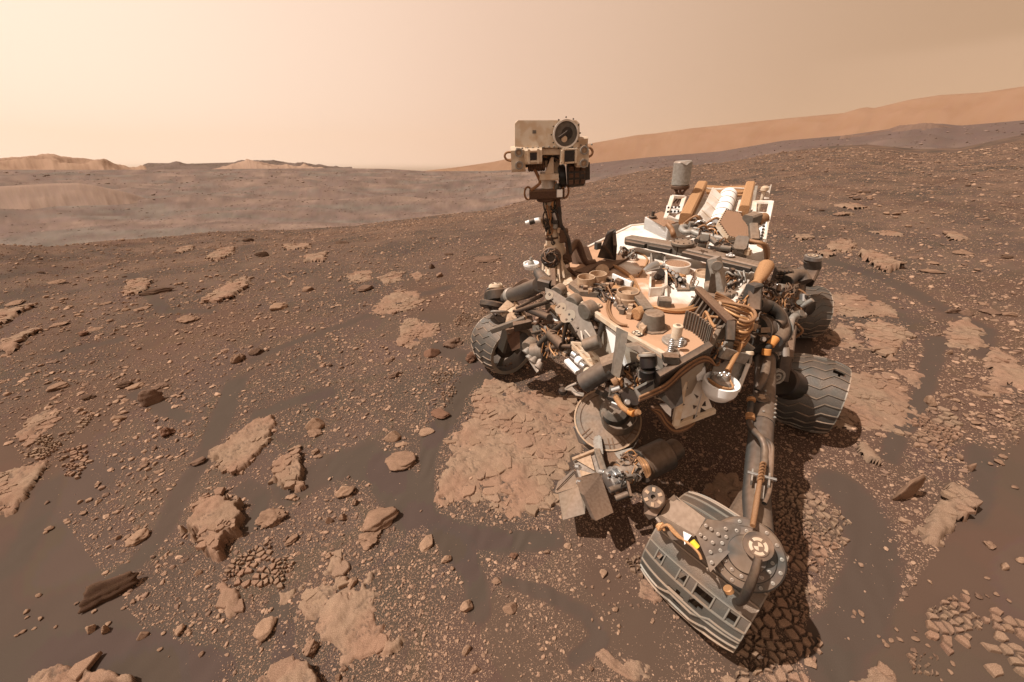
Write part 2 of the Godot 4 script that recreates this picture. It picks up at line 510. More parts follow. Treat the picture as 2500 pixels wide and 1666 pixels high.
# ---------------------------------------------------------------- bedrock, rocks, gravel
var SAND: Array = [
	[Vector3(-2.553, 0.087, -2.932), Vector3(-2.377, 0.078, -2.506), Vector3(-2.184, 0.066, -1.99), Vector3(-2.143, 0.062, -1.787), Vector3(-2.022, 0.055, -1.476), Vector3(-2.027, 0.051, -1.293), Vector3(-2.091, 0.048, -1.174)],
	[Vector3(-1.394, 0.125, -1.755), Vector3(-1.234, 0.13, -1.876), Vector3(-1.047, 0.134, -1.971), Vector3(-0.805, 0.127, -1.823), Vector3(-0.677, 0.121, -1.694), Vector3(-0.58, 0.115, -1.55)],
	[Vector3(-0.398, 0.08, -2.81), Vector3(-0.457, 0.072, -2.438), Vector3(-0.584, 0.064, -2.078), Vector3(-0.547, 0.057, -1.749), Vector3(-0.501, 0.052, -1.521), Vector3(-0.319, 0.05, -1.415), Vector3(-0.044, 0.049, -1.348), Vector3(0.221, 0.049, -1.354)],
	[Vector3(-0.392, 0.055, -1.442), Vector3(-0.258, 0.052, -1.279), Vector3(-0.183, 0.049, -1.157), Vector3(-0.152, 0.045, -1.015)],
	[Vector3(-2.072, 0.073, -0.905), Vector3(-1.927, 0.075, -0.947), Vector3(-1.684, 0.073, -0.911), Vector3(-1.441, 0.071, -0.863), Vector3(-1.238, 0.07, -0.831)],
	[Vector3(-3.134, 0.069, -1.862), Vector3(-2.943, 0.064, -1.642), Vector3(-2.772, 0.058, -1.406), Vector3(-2.705, 0.055, -1.272)],
	[Vector3(-1.135, 0.05, -1.092), Vector3(-1.048, 0.048, -1.005), Vector3(-1, 0.045, -0.882), Vector3(-0.917, 0.043, -0.825)],
	[Vector3(-0.02, 0.03, -1.152), Vector3(0.157, 0.029, -1.092), Vector3(0.337, 0.028, -1.002), Vector3(0.391, 0.027, -0.908), Vector3(0.258, 0.026, -0.84)],
	[Vector3(1.955, 0.121, -1.61), Vector3(1.948, 0.112, -1.427), Vector3(1.809, 0.103, -1.232), Vector3(1.623, 0.094, -1.051), Vector3(1.404, 0.087, -0.885), Vector3(1.26, 0.082, -0.78)],
	[Vector3(2.381, 0.047, -1.803), Vector3(2.608, 0.05, -2.003), Vector3(2.991, 0.054, -2.272), Vector3(3.491, 0.062, -2.704), Vector3(3.971, 0.069, -3.13)],
	[Vector3(4.714, 0.101, -4.455), Vector3(4.6, 0.09, -3.868), Vector3(4.573, 0.08, -3.309), Vector3(4.074, 0.071, -2.843)],
	[Vector3(2.493, 0.044, -1.406), Vector3(2.747, 0.048, -1.604), Vector3(2.975, 0.052, -1.841)],
	[Vector3(-2.611, 0.054, -3.309), Vector3(-2.366, 0.058, -3.649), Vector3(-1.928, 0.063, -4.032), Vector3(-1.411, 0.071, -4.676), Vector3(-0.863, 0.075, -5.035)],
	[Vector3(-0.751, 0.083, -3.385), Vector3(-0.392, 0.078, -3.133), Vector3(-0.216, 0.072, -2.797), Vector3(0, 0.07, -2.724)],
	[Vector3(3.189, 0.067, -3.814), Vector3(2.663, 0.056, -3.026), Vector3(2.563, 0.053, -2.774)],
	[Vector3(4.55, 0.099, -5.249), Vector3(4.622, 0.094, -4.905), Vector3(4.714, 0.086, -4.455)],
	[Vector3(-3.419, 0.056, -2.841), Vector3(-2.946, 0.052, -2.591), Vector3(-2.68, 0.05, -2.476)],
	[Vector3(-2.075, 0.06, -2.488), Vector3(-1.841, 0.063, -2.627), Vector3(-1.601, 0.064, -2.72)],
	[Vector3(-1.723, 0.053, -1.769), Vector3(-1.559, 0.051, -1.672), Vector3(-1.51, 0.048, -1.508)],
	[Vector3(-4.965, 0.066, -3.558), Vector3(-4.826, 0.069, -3.728), Vector3(-4.568, 0.071, -3.899)],
	[Vector3(-6.939, 0.09, -6.621), Vector3(-4.705, 0.066, -4.701), Vector3(-3.965, 0.065, -4.613)],
]
var boxes_of_sand: Array = []

func sandy(x: float, z: float) -> float:
	# 1 in the drifts of clean sand, 0 on stony soil
	if boxes_of_sand.is_empty():
		for path in SAND:
			var b := Rect2(path[0].x, path[0].z, 0, 0)
			var w := 0.0
			for p in path:
				b = b.expand(Vector2(p.x, p.z))
				w = maxf(w, p.y)
			boxes_of_sand.append(b.grow(w * 2.0))
	var best := 9.0
	var q := Vector2(x, z)
	for i in SAND.size():
		if not boxes_of_sand[i].has_point(q):
			continue
		var path: Array = SAND[i]
		for k in path.size() - 1:
			var a := Vector2(path[k].x, path[k].z)
			var b := Vector2(path[k + 1].x, path[k + 1].z)
			var t := clampf((q - a).dot(b - a) / (b - a).length_squared(), 0.0, 1.0)
			var w: float = lerpf(path[k].y, path[k + 1].y, t)
			best = minf(best, q.distance_to(a.lerp(b, t)) / w)
	return 1.0 - smoothstep(0.75, 1.35, best + n_mid.get_noise_2d(x * 2.0, z * 2.0) * 0.35)

func surf(x: float, z: float) -> float:
	var r := sqrt(x * x + z * z)
	var y := land(x, z)
	if r < 60.0:
		var k := clampf(1.0 - (r - 30.0) / 30.0, 0.0, 1.0)
		y += (n_big.get_noise_2d(x, z) * 0.016 + n_mid.get_noise_2d(x, z) * 0.008) * k
		if r > 5.0:
			y += n_mid.get_noise_2d(x * 0.6 + 3.0, z * 0.6) * 0.02 * clampf((r - 5.0) / 10.0, 0.0, 1.0)
	return y

var n_fine := noise(16, 9.0, 4)
var n_warp := noise(17, 6.0, 3)

func cut(poly: PackedVector2Array, at: Vector2, dir: Vector2) -> PackedVector2Array:
	# the part of a convex outline on the near side of a line
	var out := PackedVector2Array()
	for i in poly.size():
		var p := poly[i]
		var q := poly[(i + 1) % poly.size()]
		var dp := (p - at).dot(dir)
		var dq := (q - at).dot(dir)
		if dp <= 0.0:
			out.append(p)
		if (dp < 0.0) != (dq < 0.0) and absf(dp - dq) > 1e-9:
			out.append(p + (q - p) * (dp / (dp - dq)))
	return out

# a flat outcrop of bedrock: how = [thickness, gap between plates, plate size, share of plates left, tone, 1 if the rock goes on under the plates]
func slab(outline: Array, how: Array, label: String, called := "bedrock_slab", group := "slabs of bare bedrock in the sand") -> void:
	var poly := PackedVector2Array(outline)
	var mid := Vector2.ZERO
	var b := Rect2(poly[0], Vector2.ZERO)
	for p in poly:
		mid += p / poly.size()
		b = b.expand(p)
	var dist := mid.length() + 0.9
	var base := surf(mid.x, mid.y)
	var root := Node3D.new()
	root.name = numbered(called)
	add_child(root)
	root.position = Vector3(mid.x, base, mid.y)
	tag(root, label, "bedrock slab", group, "thing")
	var pale: Color = Color(0.325, 0.216, 0.15) * how[4]
	var pink: Color = Color(0.32, 0.192, 0.132) * how[4]
	var edge: float = clampf(minf(b.size.x, b.size.y) * 0.1, 0.012, 0.05)
	var crack := func(q: Vector2) -> float:
		var k := 1.0 - smoothstep(0.0, 0.05, absf(n_warp.get_noise_2d(q.x * 0.75 + 70.0, q.y * 0.75)))
		k = maxf(k, 0.8 * (1.0 - smoothstep(0.0, 0.08, absf(n_warp.get_noise_2d(q.x * 1.5 - 40.0, q.y * 1.5 + 12.0)))))
		return k * smoothstep(-0.25, 0.2, n_mid.get_noise_2d(q.x * 1.7 + 3.0, q.y * 1.7))
	var height := func(q: Vector2) -> float:
		var d := 1e9
		for k in poly.size():
			var a := poly[k]
			var e := poly[(k + 1) % poly.size()]
			var t := clampf((q - a).dot(e - a) / (e - a).length_squared(), 0.0, 1.0)
			d = minf(d, q.distance_squared_to(a + (e - a) * t))
		d = sqrt(d) * (1.0 if Geometry2D.is_point_in_polygon(q, poly) else -1.0)
		var f := n_fine.get_noise_2d(q.x, q.y)
		d += n_warp.get_noise_2d(q.x * 1.6, q.y * 1.6) * edge * 1.1 + f * edge * 0.6
		if d < -edge * 0.5:
			return -0.05
		return how[0] * smoothstep(-edge * 0.2, edge * 0.3, d) - 0.003 + f * 0.0025 + n_warp.get_noise_2d(q.x * 0.5, q.y * 0.5) * 0.007 + floor((n_warp.get_noise_2d(q.x * 0.6 + 5.0, q.y * 0.6) + f * 0.25) * 6.0) * 0.003 - crack.call(q) * 0.009
	var shade := func(q: Vector2, k: float) -> Color:
		var c := pale.lerp(pink, clampf(0.5 + n_mid.get_noise_2d(q.x * 1.4, q.y * 1.4) * 1.4, 0.0, 1.0)) * (0.94 + k)
		c.a = 1.0
		return c
	if how[5] > 0:
		var step := clampf(dist * 0.0025, 0.006, 0.06)
		var g := b.grow(edge)
		var nu := int(g.size.x / step) + 2
		var nv := int(g.size.y / step) + 2
		var pts := PackedVector3Array()
		var cols := PackedColorArray()
		var keep := PackedByteArray()
		for j in nv:
			for i in nu:
				var q := Vector2(g.position.x + i * step, g.position.y + j * step)
				var h: float = height.call(q)
				keep.append(1 if h > -0.04 else 0)
				pts.append(Vector3(q.x - mid.x, surf(q.x, q.y) - base + h, q.y - mid.y))
				cols.append((shade.call(q, n_fine.get_noise_2d(q.x * 2.0, q.y * 2.0) * 0.14 - 0.02) as Color).lerp(Color(0.11, 0.077, 0.06), crack.call(q) * 0.75))
		var st := SurfaceTool.new()
		st.begin(Mesh.PRIMITIVE_TRIANGLES)
		var at := PackedInt32Array()
		at.resize(pts.size())
		at.fill(-1)
		var n := 0
		for j in nv - 1:
			for i in nu - 1:
				var a := j * nu + i
				if keep[a] + keep[a + 1] + keep[a + nu] + keep[a + nu + 1] < 4:
					continue
				for k in [a, a + 1, a + nu + 1, a, a + nu + 1, a + nu]:
					if at[k] < 0:
						at[k] = n
						n += 1
						st.set_color(cols[k])
						st.add_vertex(pts[k])
					st.add_index(at[k])
		if n:
			st.generate_normals()
			show_mesh("slab_base", st.commit(), M.rock, root)
	# plates between cracks
	var rg := RandomNumberGenerator.new()
	rg.seed = hash(label)
	var s: float = maxf(how[2] * (1.0 if how[5] > 0 else 0.72), dist * 0.0055)
	var cells := {}
	var nx := int(b.size.x / s) + 1
	var nz := int(b.size.y / s) + 1
	for j in range(-1, nz + 1):
		for i in range(-1, nx + 1):
			var q := b.position + Vector2((i + 0.5 + rg.randf_range(-0.48, 0.48)) * s, (j + 0.5 + rg.randf_range(-0.48, 0.48)) * s)
			var list: Array = []
			if rg.randf() > 0.22:
				list.append(q)
			if n_warp.get_noise_2d(q.x * 0.6 + 31.0, q.y * 0.6) > 0.12:
				for e in 2:
					list.append(q + Vector2(rg.randf_range(-0.6, 0.6), rg.randf_range(-0.6, 0.6)) * s)
			cells[Vector2i(i, j)] = list
	var small := MB.new()
	small.tinted = true
	for key in cells:
		for q in cells[key]:
			var h: float = height.call(q)
			if h < 0.0 or rg.randf() > how[3] * (1.0 if how[5] == 0 else 1.6 * smoothstep(-0.2, 0.25, n_mid.get_noise_2d(q.x * 1.5 + 17.0, q.y * 1.5))):
				continue
			var r := s * 0.85
			var cell := PackedVector2Array([q + Vector2(-r, -r), q + Vector2(r, -r), q + Vector2(r, r), q + Vector2(-r, r)])
			for dj in range(-2, 3):
				for di in range(-2, 3):
					for o in cells.get(key + Vector2i(di, dj), []):
						if o == q:
							continue
						var d: Vector2 = (o - q).normalized()
						cell = cut(cell, (q + o) * 0.5 - d * how[1] * rg.randf_range(0.3, 0.7), d)
			if cell.size() < 3:
				continue
			var c := Vector2.ZERO
			for p in cell:
				c += p / cell.size()
			var rim: Array = []
			var size := 0.0
			for k in cell.size():
				var p := cell[k]
				var e := cell[(k + 1) % cell.size()]
				rim.append(c + (p - c) * rg.randf_range(0.86, 1.0))
				if p.distance_to(e) > s * 0.25:
					rim.append(p.lerp(e, rg.randf_range(0.35, 0.65)) + (c - p).normalized() * rg.randf_range(-0.02, 0.09) * s)
				size = maxf(size, p.distance_to(c) * 2.0)
			var own := size / dist * 370.0 > 9.0
			var mb := MB.new() if own else small
			mb.tinted = true
			mb.col = shade.call(c, rg.randf_range(-0.07, 0.1))
			var lift: float = (0.001 if how[5] > 0 else how[0] * 0.75) + rg.randf_range(0.0, 0.005)
			var tip := Vector2(rg.randf_range(-1, 1), rg.randf_range(-1, 1)) * 0.035
			var ground := surf(c.x, c.y) - base + (h if how[5] > 0 else 0.0)
			var point := func(p: Vector2, k: float, up: float) -> Vector3:
				var v := c + (p - c) * k
				return Vector3(v.x - mid.x, ground + up + (v - c).dot(tip), v.y - mid.y)
			var tops: Array = []
			for p in rim:
				tops.append(rg.randf_range(-0.0012, 0.0012))
			var top := point.call(c, 0.0, lift + 0.001) as Vector3
			for k in rim.size():
				var p: Vector2 = rim[k]
				var e: Vector2 = rim[(k + 1) % rim.size()]
				var out := Vector3((p + e - c * 2.0).x, 0.0, (p + e - c * 2.0).y)
				var t1: float = tops[k]
				var t2: float = tops[(k + 1) % rim.size()]
				var a1: Vector3 = point.call(p, 0.9, lift + t1)
				var a2: Vector3 = point.call(e, 0.9, lift + t2)
				var b1: Vector3 = point.call(p, 1.0, lift - 0.004)
				var b2: Vector3 = point.call(e, 1.0, lift - 0.004)
				mb.flat(top, a1, a2, Vector3.UP)
				mb.quad(a1, a2, b2, b1, out.normalized() + Vector3.UP)
				mb.quad(b1, b2, point.call(e, 1.02, -0.02), point.call(p, 1.02, -0.02), out)
			if own:
				show_mesh("plate", mb.mesh(Vector3.ZERO), M.rock, root)
	if small.v.size():
		tag(show_mesh("small_plates", small.mesh(Vector3.ZERO), M.rock, root), "", "", "", "stuff")

var FLAT: Array = [0.016, 0.003, 0.078, 0.5, 1, 1]
var CRACKED: Array = [0.016, 0.0037, 0.054, 0.75, 0.98, 1]
var BROKEN: Array = [0.017, 0.0075, 0.042, 0.88, 0.98, 0]
var RUBBLE: Array = [0.015, 0.0112, 0.03, 0.75, 0.94, 0]
var THICK: Array = [0.045, 0.0037, 0.072, 0.6, 1, 1]

func bedrock() -> void:
	slab([Vector2(-0.332, -2.614), Vector2(-0.22, -2.804), Vector2(0.007, -2.735), Vector2(0.044, -2.605), Vector2(0.157, -2.608), Vector2(0.276, -2.563), Vector2(0.423, -2.59), Vector2(0.512, -2.442), Vector2(0.557, -2.116), Vector2(0.476, -1.964), Vector2(0.394, -1.833), Vector2(0.266, -1.695), Vector2(0.258, -1.565), Vector2(0.18, -1.515), Vector2(0.019, -1.476), Vector2(-0.086, -1.534), Vector2(-0.149, -1.59), Vector2(-0.407, -1.592), Vector2(-0.466, -1.673), Vector2(-0.437, -1.866), Vector2(-0.422, -2.009), Vector2(-0.459, -2.107), Vector2(-0.386, -2.184), Vector2(-0.331, -2.27), Vector2(-0.26, -2.346), Vector2(-0.287, -2.482)], [0.017, 0.0037, 0.075, 0.7, 1.06, 1], "largest pale bedrock slab, beside the drill turret of the rover")
	slab([Vector2(-0.663, -2.985), Vector2(-0.455, -2.925), Vector2(-0.463, -2.699), Vector2(-0.484, -2.514), Vector2(-0.547, -2.493), Vector2(-0.638, -2.629), Vector2(-0.748, -2.835)], RUBBLE, "crumbled bedrock patch just up left of the largest slab")
	slab([Vector2(-1.714, -4.812), Vector2(-1.571, -5.012), Vector2(-1.308, -4.901), Vector2(-1.183, -4.608), Vector2(-1.237, -4.354), Vector2(-1.588, -4.221), Vector2(-1.743, -4.295), Vector2(-1.75, -4.474)], CRACKED, "pinkish slab midway between the left block and the rover's left wheel, upper of two")
	slab([Vector2(-1.29, -3.968), Vector2(-1.163, -4.142), Vector2(-0.993, -3.938), Vector2(-0.835, -3.923), Vector2(-0.794, -3.683), Vector2(-0.934, -3.539), Vector2(-1.011, -3.384), Vector2(-1.197, -3.479)], CRACKED, "pinkish slab left of the cylinder topped wheel, lower of two")
	slab([Vector2(-0.678, -4.018), Vector2(-0.563, -4.189), Vector2(-0.34, -4.255), Vector2(-0.332, -3.923), Vector2(-0.5, -3.822), Vector2(-0.67, -3.858)], RUBBLE, "small pink patch touching the left edge of the far wheel")
	slab([Vector2(-3.913, -2.328), Vector2(-4.064, -2.585), Vector2(-4.017, -2.666), Vector2(-3.898, -2.643), Vector2(-3.783, -2.52), Vector2(-3.749, -2.423), Vector2(-3.687, -2.269), Vector2(-3.737, -2.242)], CRACKED, "pale elongated slab near the left edge, upper of a pair")
	slab([Vector2(-3.702, -2.283), Vector2(-3.678, -2.338), Vector2(-3.493, -2.238), Vector2(-3.399, -2.172), Vector2(-3.391, -2.093), Vector2(-3.494, -2.068), Vector2(-3.591, -2.122), Vector2(-3.584, -2.202)], BROKEN, "pale ragged slab near the left edge, lower of a pair")
	slab([Vector2(-3.687, -1.937), Vector2(-3.59, -1.954), Vector2(-3.496, -2.002), Vector2(-3.366, -2.043), Vector2(-3.268, -1.956), Vector2(-3.242, -1.867), Vector2(-3.184, -1.785), Vector2(-3.155, -1.69), Vector2(-3.11, -1.646), Vector2(-3.146, -1.625), Vector2(-3.257, -1.695), Vector2(-3.409, -1.718)], [0.032, 0.0037, 0.052, 0.7, 1, 1], "broad layered slab cut by the left edge of the view")
	slab([Vector2(-3.363, -2.162), Vector2(-3.249, -2.176), Vector2(-3.029, -2.046), Vector2(-2.993, -1.944), Vector2(-2.987, -1.866), Vector2(-3.085, -1.903), Vector2(-3.175, -2.023)], BROKEN, "broken pale slab right of the ragged pair at left")
	slab([Vector2(-3.559, -2.46), Vector2(-3.59, -2.61), Vector2(-3.494, -2.553), Vector2(-3.479, -2.432), Vector2(-3.485, -2.306)], BROKEN, "narrow pale slab pointing up right, below two small stones")
	slab([Vector2(-2.176, -2.052), Vector2(-2.143, -2.147), Vector2(-2.068, -2.316), Vector2(-2.045, -2.41), Vector2(-1.923, -2.436), Vector2(-1.855, -2.304), Vector2(-1.788, -2.09), Vector2(-1.806, -2.016), Vector2(-1.834, -1.874), Vector2(-1.957, -1.906)], [0.035, 0.0037, 0.052, 0.7, 1, 1], "raised cracked slab with a pointed left end, left of the triangular stone")
	slab([Vector2(-1.606, -1.89), Vector2(-1.594, -1.987), Vector2(-1.518, -2.009), Vector2(-1.441, -1.958), Vector2(-1.39, -1.843), Vector2(-1.332, -1.737), Vector2(-1.396, -1.718), Vector2(-1.546, -1.818)], [0.056, 0.0037, 0.058, 0.7, 1, 1], "rounded upright plate of bedrock below the raised cracked slab")
	slab([Vector2(-1.934, -1.642), Vector2(-1.911, -1.693), Vector2(-1.794, -1.667), Vector2(-1.661, -1.617), Vector2(-1.593, -1.539), Vector2(-1.555, -1.442), Vector2(-1.571, -1.412), Vector2(-1.585, -1.304), Vector2(-1.638, -1.313), Vector2(-1.723, -1.389), Vector2(-1.893, -1.479), Vector2(-1.89, -1.532)], [0.08, 0.0037, 0.046, 0.7, 1, 1], "large layered outcrop with a dark shadow on its right side")
	slab([Vector2(-1.497, -1.274), Vector2(-1.418, -1.338), Vector2(-1.39, -1.371), Vector2(-1.268, -1.362), Vector2(-1.261, -1.305), Vector2(-1.19, -1.313), Vector2(-1.151, -1.227), Vector2(-1.153, -1.158), Vector2(-1.202, -1.154), Vector2(-1.291, -1.166), Vector2(-1.369, -1.174), Vector2(-1.445, -1.196), Vector2(-1.499, -1.225)], BROKEN, "field of cracked pale plates below the large layered outcrop")
	slab([Vector2(-1.481, -1.172), Vector2(-1.429, -1.166), Vector2(-1.322, -1.106), Vector2(-1.301, -1.043), Vector2(-1.332, -1.027), Vector2(-1.417, -1.1)], CRACKED, "small pale slab at the left end of the field of plates")
	slab([Vector2(-1.151, -1.129), Vector2(-1.079, -1.141), Vector2(-1.057, -1.117), Vector2(-1.08, -1.073), Vector2(-1.119, -1.078)], FLAT, "small clean slab above the patch of dark sand")
	slab([Vector2(-1.044, -1.146), Vector2(-0.956, -1.138), Vector2(-0.898, -1.161), Vector2(-0.95, -1.243), Vector2(-0.937, -1.277), Vector2(-0.867, -1.24), Vector2(-0.855, -1.198), Vector2(-0.825, -1.149), Vector2(-0.823, -1.101), Vector2(-0.779, -1.097), Vector2(-0.766, -1.127), Vector2(-0.713, -1.19), Vector2(-0.661, -1.124), Vector2(-0.662, -1.065), Vector2(-0.624, -0.993), Vector2(-0.613, -0.961), Vector2(-0.577, -0.932), Vector2(-0.497, -0.914), Vector2(-0.496, -0.878), Vector2(-0.551, -0.879), Vector2(-0.595, -0.876), Vector2(-0.61, -0.834), Vector2(-0.695, -0.861), Vector2(-0.794, -0.88), Vector2(-0.847, -0.939), Vector2(-0.895, -0.958), Vector2(-0.93, -0.992), Vector2(-0.96, -1.034), Vector2(-1.014, -1.044), Vector2(-1.039, -1.063), Vector2(-1.008, -1.092)], [0.021, 0.0037, 0.069, 0.7, 1.05, 1], "swirling pale slab with curved cracks at the bottom centre left")
	slab([Vector2(-2.033, -0.804), Vector2(-2.011, -0.841), Vector2(-1.971, -0.852), Vector2(-1.88, -0.854), Vector2(-1.795, -0.834), Vector2(-1.677, -0.824), Vector2(-1.592, -0.813), Vector2(-1.558, -0.785), Vector2(-2.006, -0.78)], THICK, "thick slab cut by the bottom edge at the lower left")
	slab([Vector2(-1.031, -0.781), Vector2(-0.95, -0.821), Vector2(-0.896, -0.847), Vector2(-0.838, -0.828), Vector2(-0.781, -0.776), Vector2(-0.767, -0.744), Vector2(-1.012, -0.749)], [0.064, 0.0037, 0.078, 0.7, 1, 1], "thick straight edged slab at the bottom edge with a shadow on its right")
	slab([Vector2(0.345, -0.859), Vector2(0.383, -0.87), Vector2(0.417, -0.844), Vector2(0.498, -0.835), Vector2(0.549, -0.819), Vector2(0.579, -0.816), Vector2(0.56, -0.774), Vector2(0.482, -0.765), Vector2(0.442, -0.785), Vector2(0.384, -0.823), Vector2(0.345, -0.848)], FLAT, "flat slab near the bottom edge, left of the nearest wheel")
	slab([Vector2(0.578, -1.235), Vector2(0.688, -1.248), Vector2(0.697, -1.198), Vector2(0.632, -1.153), Vector2(0.579, -1.161)], BROKEN, "broken slab at the upper left of the nearest wheel")
	slab([Vector2(0.611, -1.135), Vector2(0.655, -1.129), Vector2(0.691, -1.051), Vector2(0.656, -1.027), Vector2(0.597, -1.068)], FLAT, "slab half covered by the lower left rim of the nearest wheel")
	slab([Vector2(1.146, -1.03), Vector2(1.208, -1.063), Vector2(1.289, -1.085), Vector2(1.368, -1.109), Vector2(1.376, -1.07), Vector2(1.329, -0.993), Vector2(1.283, -0.955), Vector2(1.262, -0.85), Vector2(1.235, -0.802), Vector2(1.111, -0.739), Vector2(0.876, -0.726), Vector2(0.902, -0.84), Vector2(1.053, -0.943)], [0.019, 0.009, 0.051, 0.88, 1.06, 0], "wide field of pale plates at the lower right of the nearest wheel")
	slab([Vector2(1.539, -1.548), Vector2(1.676, -1.631), Vector2(1.763, -1.607), Vector2(1.764, -1.499), Vector2(1.814, -1.445), Vector2(1.855, -1.407), Vector2(1.7, -1.275), Vector2(1.552, -1.192), Vector2(1.389, -1.142), Vector2(1.322, -1.137), Vector2(1.423, -1.399)], [0.016, 0.0083, 0.045, 0.88, 1.06, 0], "fractured slab with the shadow of the arm's elbow on it")
	slab([Vector2(1.07, -1.551), Vector2(1.157, -1.619), Vector2(1.301, -1.749), Vector2(1.378, -1.727), Vector2(1.402, -1.6), Vector2(1.307, -1.489), Vector2(1.185, -1.507)], CRACKED, "slab between the forearm and the upper arm")
	slab([Vector2(1.817, -0.974), Vector2(1.989, -1.031), Vector2(2.056, -1.021), Vector2(2.065, -0.974), Vector2(2.007, -0.936), Vector2(1.925, -0.87), Vector2(1.801, -0.838), Vector2(1.708, -0.865), Vector2(1.702, -0.891), Vector2(1.791, -0.925)], [0.019, 0.0083, 0.051, 0.88, 1, 0], "broad broken slab at the lower right, left of two")
	slab([Vector2(2.048, -0.952), Vector2(2.169, -0.971), Vector2(2.18, -0.916), Vector2(2.222, -0.894), Vector2(2.051, -0.751), Vector2(1.904, -0.765), Vector2(1.947, -0.835), Vector2(1.987, -0.9)], [0.019, 0.0075, 0.054, 0.88, 1, 0], "broad broken slab at the lower right edge, right of two")
	slab([Vector2(1.29, -0.736), Vector2(1.427, -0.779), Vector2(1.496, -0.792), Vector2(1.516, -0.762), Vector2(1.489, -0.714), Vector2(1.277, -0.718)], CRACKED, "slab cut by the bottom edge right of the clean drift")
	slab([Vector2(1.588, -0.825), Vector2(1.68, -0.837), Vector2(1.735, -0.809), Vector2(1.671, -0.759), Vector2(1.567, -0.749)], RUBBLE, "loose plates below the left broad broken slab")
	slab([Vector2(2.29, -1.426), Vector2(2.523, -1.566), Vector2(2.596, -1.542), Vector2(2.52, -1.444), Vector2(2.366, -1.364), Vector2(2.137, -1.252), Vector2(2.088, -1.262), Vector2(2.092, -1.316), Vector2(2.196, -1.352)], [0.06, 0.0037, 0.046, 0.7, 1, 1], "raised cracked outcrop right of the long thin shard")
	slab([Vector2(2.274, -1.929), Vector2(2.314, -1.916), Vector2(2.316, -1.864), Vector2(2.264, -1.745), Vector2(2.224, -1.772), Vector2(2.21, -1.818)], THICK, "pointed slab standing in the drift right of the arm")
	slab([Vector2(2.794, -2.68), Vector2(2.902, -2.672), Vector2(3.059, -2.66), Vector2(3.157, -2.636), Vector2(3.061, -2.434), Vector2(2.93, -2.244), Vector2(2.664, -2.027), Vector2(2.54, -2.065), Vector2(2.249, -2.094), Vector2(2.611, -2.465)], [0.017, 0.0045, 0.054, 0.88, 1, 1], "large worn slab just right of the torn middle wheel")
	slab([Vector2(3.692, -4.21), Vector2(4.042, -4.134), Vector2(4.132, -3.816), Vector2(4.029, -3.601), Vector2(3.83, -3.603), Vector2(3.516, -3.653), Vector2(3.348, -3.728)], CRACKED, "long slab right of the rearmost wheel, uppermost of three")
	slab([Vector2(3.545, -3.477), Vector2(3.766, -3.526), Vector2(3.803, -3.358), Vector2(3.801, -3.221), Vector2(3.531, -3.037), Vector2(3.294, -2.88), Vector2(3.279, -3.016)], [0.029, 0.0037, 0.078, 0.7, 1.05, 1], "raised pale slab with a pointed lower tip right of the rear wheel")
	slab([Vector2(3.03, -3.244), Vector2(3.351, -3.496), Vector2(3.4, -3.396), Vector2(3.203, -3.044), Vector2(3.114, -3.072), Vector2(3.003, -3.118)], FLAT, "triangular slab between the rear wheel and the pointed slab")
	slab([Vector2(3.931, -3.017), Vector2(4.362, -3.397), Vector2(4.599, -3.496), Vector2(4.523, -3.306), Vector2(4.418, -3.165), Vector2(4.185, -2.961), Vector2(3.919, -2.983)], [0.022, 0.0037, 0.078, 0.7, 1, 1], "half round slab below the twisted shard at right")
	slab([Vector2(4.065, -2.819), Vector2(4.306, -2.95), Vector2(4.301, -2.877), Vector2(4.151, -2.614), Vector2(4.131, -2.489), Vector2(3.885, -2.283), Vector2(3.86, -2.467), Vector2(3.665, -2.355), Vector2(3.543, -2.32), Vector2(3.771, -2.499)], [0.032, 0.0037, 0.078, 0.7, 1.03, 1], "pale slab cut by the right edge of the view")
	slab([Vector2(2.923, -2.157), Vector2(3.107, -2.233), Vector2(3.132, -2.112), Vector2(3.037, -1.954), Vector2(2.866, -1.902), Vector2(2.716, -1.787), Vector2(2.649, -1.79), Vector2(2.719, -1.871), Vector2(2.615, -1.876), Vector2(2.656, -1.952)], [0.019, 0.0075, 0.051, 0.88, 1, 0], "broken slab below the pale egg shaped stone at right")
	slab([Vector2(3.223, -2.73), Vector2(3.372, -2.637), Vector2(3.165, -2.443), Vector2(3.167, -2.541)], CRACKED, "reddish strip above the large worn slab")
	slab([Vector2(3.451, -2.155), Vector2(3.602, -2.189), Vector2(3.476, -2.032), Vector2(3.228, -1.862), Vector2(3.23, -1.933)], RUBBLE, "crumbly patch near the right edge, below the pale cut slab")
	slab([Vector2(4.932, -5.9), Vector2(5.178, -6.062), Vector2(5.345, -6.129), Vector2(5.394, -6.006), Vector2(5.36, -5.834), Vector2(5.048, -5.63), Vector2(4.905, -5.734)], THICK, "low domed slab up right of the rear wheel's cylinder")
	slab([Vector2(5.158, -5.554), Vector2(5.254, -5.482), Vector2(5.269, -5.254), Vector2(5.218, -4.903), Vector2(4.892, -4.731), Vector2(4.864, -4.873), Vector2(4.939, -5.109)], [0.088, 0.0037, 0.069, 0.7, 1, 1], "tilted plate with a shadowed front edge, largest at upper right")
	slab([Vector2(4.625, -5.696), Vector2(4.794, -5.709), Vector2(4.8, -5.509), Vector2(4.562, -5.411)], THICK, "small slab touching the domed slab at upper right")
	slab([Vector2(4.847, -6.545), Vector2(5.099, -6.497), Vector2(5.069, -6.373), Vector2(4.76, -6.255)], THICK, "small light slab between the rover's rear and the domed slab")
	slab([Vector2(7.135, -6.329), Vector2(7.259, -6.242), Vector2(7.096, -5.873), Vector2(6.84, -5.883)], THICK, "flat light slab far up right, alone on dark sand")
